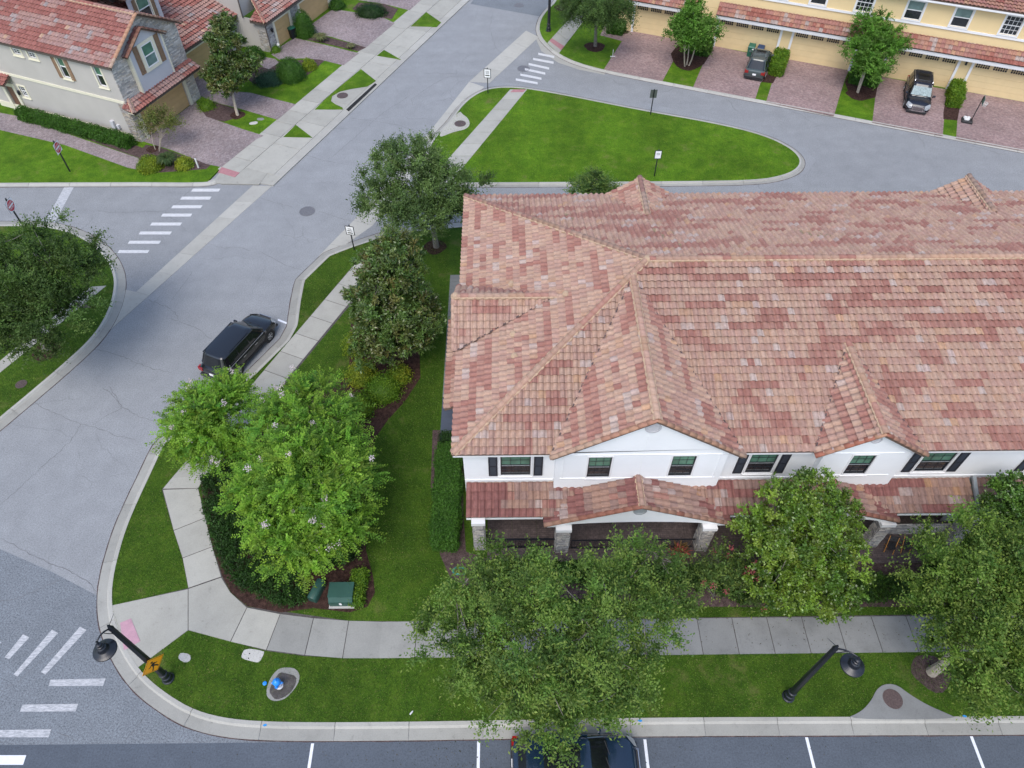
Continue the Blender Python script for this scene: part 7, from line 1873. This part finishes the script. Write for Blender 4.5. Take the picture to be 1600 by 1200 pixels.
P_ = [(hr[0] + (.30 + .04 * math.sin(i * 1.7)) * math.cos(i * .5), hr[1] + (.20 + .03 * math.cos(i)) * math.sin(i * .5), .16 + i * .0025) for i in range(52)]; m.tube(P_, .02, 6); m.build("coil", "teal", hz, smooth=True)
for k, (px, py) in enumerate(((414, 1133), (1000, 1126), (1507, 1119))):
    q = G(px, py, .145); m = MB(); m.prism([(q[0] + .07 * (1 + .4 * math.sin(a * 2.3 + k)) * math.cos(a), q[1] + .05 * math.sin(a)) for a in [i * .52 for i in range(12)]], .1455, .149); tag(m.build("paint_mark", "blue_spray"), kind="structure")
# fallen leaves and specks on the front street and pavement
lf = np.random.default_rng(9); n = 420; x = np.concatenate([lf.uniform(-13, 20, 180), lf.normal(-3, 1.6, 90), lf.uniform(6, 20, 150)]); y = np.concatenate([lf.uniform(5.5, 7.5, 180), lf.normal(6.9, .5, 90), lf.uniform(11, 12.6, 150)]); z = np.where(y > 9, .146, .014)
a = lf.uniform(0, 6.28, n); s = lf.uniform(.012, .04, n); ca, sa = np.cos(a) * s, np.sin(a) * s
V = np.stack([np.stack([x - ca, y - sa, z], 1), np.stack([x + sa * .5, y - ca * .5, z + .004], 1), np.stack([x + ca, y + sa, z + .008], 1), np.stack([x - sa * .5, y + ca * .5, z + .004], 1)], 1).reshape(-1, 3)
o = foliage("fallen_leaves", V, np.array([(.06, .05, .03), (.10, .08, .04), (.04, .05, .02)])[lf.integers(0, 3, n)], None); tag(o, "scattered dry leaves on the front street and pavement", "fallen leaves", kind="stuff")

# wheelie bins
def bin_(label, M, body_mat, lid_mat):
    root = empty("wheelie_bin", M, label, "wheelie bin"); m = MB(M)
    m.add([(-.24, -.28, .06), (.24, -.28, .06), (.24, .26, .06), (-.24, .26, .06), (-.29, -.36, .98), (.29, -.36, .98), (.29, .34, .98), (-.29, .34, .98)], [(3, 2, 1, 0), (4, 5, 6, 7), (0, 1, 5, 4), (1, 2, 6, 5), (2, 3, 7, 6), (3, 0, 4, 7)]); m.box((-.31, -.38, .93), (.31, .36, .985)); m.build("bin_body", body_mat, root)
    m = MB(M); m.add([(-.31, -.39, .99), (.31, -.39, .99), (.31, .37, .99), (-.31, .37, .99), (-.26, -.30, 1.07), (.26, -.30, 1.07), (.28, .36, 1.10), (-.28, .36, 1.10)], [(4, 5, 6, 7), (0, 1, 5, 4), (1, 2, 6, 5), (2, 3, 7, 6), (3, 0, 4, 7)]); m.tube([(-.25, .42, 1.0), (.25, .42, 1.0)], .018, 6); m.build("lid", lid_mat, root)
    for s_ in (-1, 1):
        m = MB(M); m.lathe([(.13, -.03), (.13, .03), (.001, .03)], (s_ * .27, .28, .13), 12, axis=Matrix.Rotation(R(90), 3, 'Y')); m.build("wheel", "rubber", root)
    m = MB(M); m.box((.10, -.378, .80), (.22, -.372, .90)); m.build("sticker", "sign_white", root)
q = G(459, 60); bin_("black wheelie bin with bright green lid beside the single tan garage door", heading(q[0], q[1], 140), "bin_black", "bin_green")
for (s_, lidm, lb_) in ((11.35, "bin_green", "green wheelie bin against the garage door in front of the grey car"), (12.15, "bin_blue", "blue wheelie bin next to the green one at the yellow garage")):
    q = FN.p(s_ + .15, .52); bin_(lb_, heading(q[0], q[1], -22.8), lidm, lidm)
# toy basketball hoop
q = G(1515, 193); hp = empty("basketball_hoop", heading(q[0], q[1], -22.8), "small portable basketball hoop with weighted black base on the last driveway", "basketball hoop"); Mh = WM[hp.name]
m = MB(Mh); m.box((-.70, -.35, .12), (.12, .35, .30), bev=.05); m.build("base", "plastic_dark", hp); m = MB(Mh)
for a, b in ((-.5, .1), (-.3, -.12), (-.45, -.15), (-.25, .12)): m.lathe([(.10, .29), (.15, .36), (.12, .46), (.001, .50)], (a, b, 0), 8)
m.build("sandbag", "white_plastic", hp); m = MB(Mh); m.tube([(0, 0, .28), (0, 0, 2.1)], .035, 8); m.tube([(0, 0, 2.1), (.02, 0, 2.35)], .05, 8); m.build("pole", "plastic_dark", hp)
m = MB(Mh); m.box((-.02, -.40, 1.75), (.0, .40, 2.30)); m.M = Mh @ Matrix.Translation((.12, 0, 0)); m.build("backboard", "glass_pale", hp); m = MB(Mh @ Matrix.Translation((.35, 0, 0)))
m.tube([(.19 * math.cos(i * .4), .19 * math.sin(i * .4), 1.85) for i in range(17)], .012, 6); m.build("rim", "white_plastic", hp); m = MB(Mh @ Matrix.Translation((.35, 0, 0)))
for i in range(10):
    a = i * .628; m.tube([(.19 * math.cos(a), .19 * math.sin(a), 1.85), (.10 * math.cos(a + .4), .10 * math.sin(a + .4), 1.55)], .008, 4); m.tube([(.19 * math.cos(a), .19 * math.sin(a), 1.85), (.10 * math.cos(a - .4), .10 * math.sin(a - .4), 1.55)], .008, 4)
m.build("net", "white_plastic", hp)
# folding chairs on the second porch
for k, (px, lb_) in enumerate(((1384, "orange wooden folding chair on the second porch, nearer the holly tree"), (1408, "orange wooden folding chair on the second porch, nearer the stone pier"))):
    q = G(px, 848, .17); Mc = Matrix.Translation((q[0], 15.75, .17)) @ Matrix.Rotation(R(-20 + 15 * k), 4, 'Z') @ Matrix.Scale(.9, 4); ch = empty("folding_chair", Mc, lb_, "chair")
    for s_ in (-1, 1):
        m = MB(Mc); m.bar((s_ * .22, -.25, 0), (s_ * .22, .28, .90), .035, .025); m.build("leg", "wood_orange", ch); m = MB(Mc); m.bar((s_ * .19, .28, 0), (s_ * .19, -.20, .46), .035, .025); m.build("leg", "wood_orange", ch)
    m = MB(Mc)
    for i in range(6): m.box((-.21, -.22 + i * .075, .44), (.21, -.16 + i * .075, .46))
    m.build("seat", "plastic_dark", ch); m = MB(Mc)
    for i in range(3): m.obox((0, .20 + i * .035, .68 + i * .085), Matrix.Rotation(R(-30), 3, 'X'), (.21, .008, .032))
    m.build("backrest", "plastic_dark", ch)
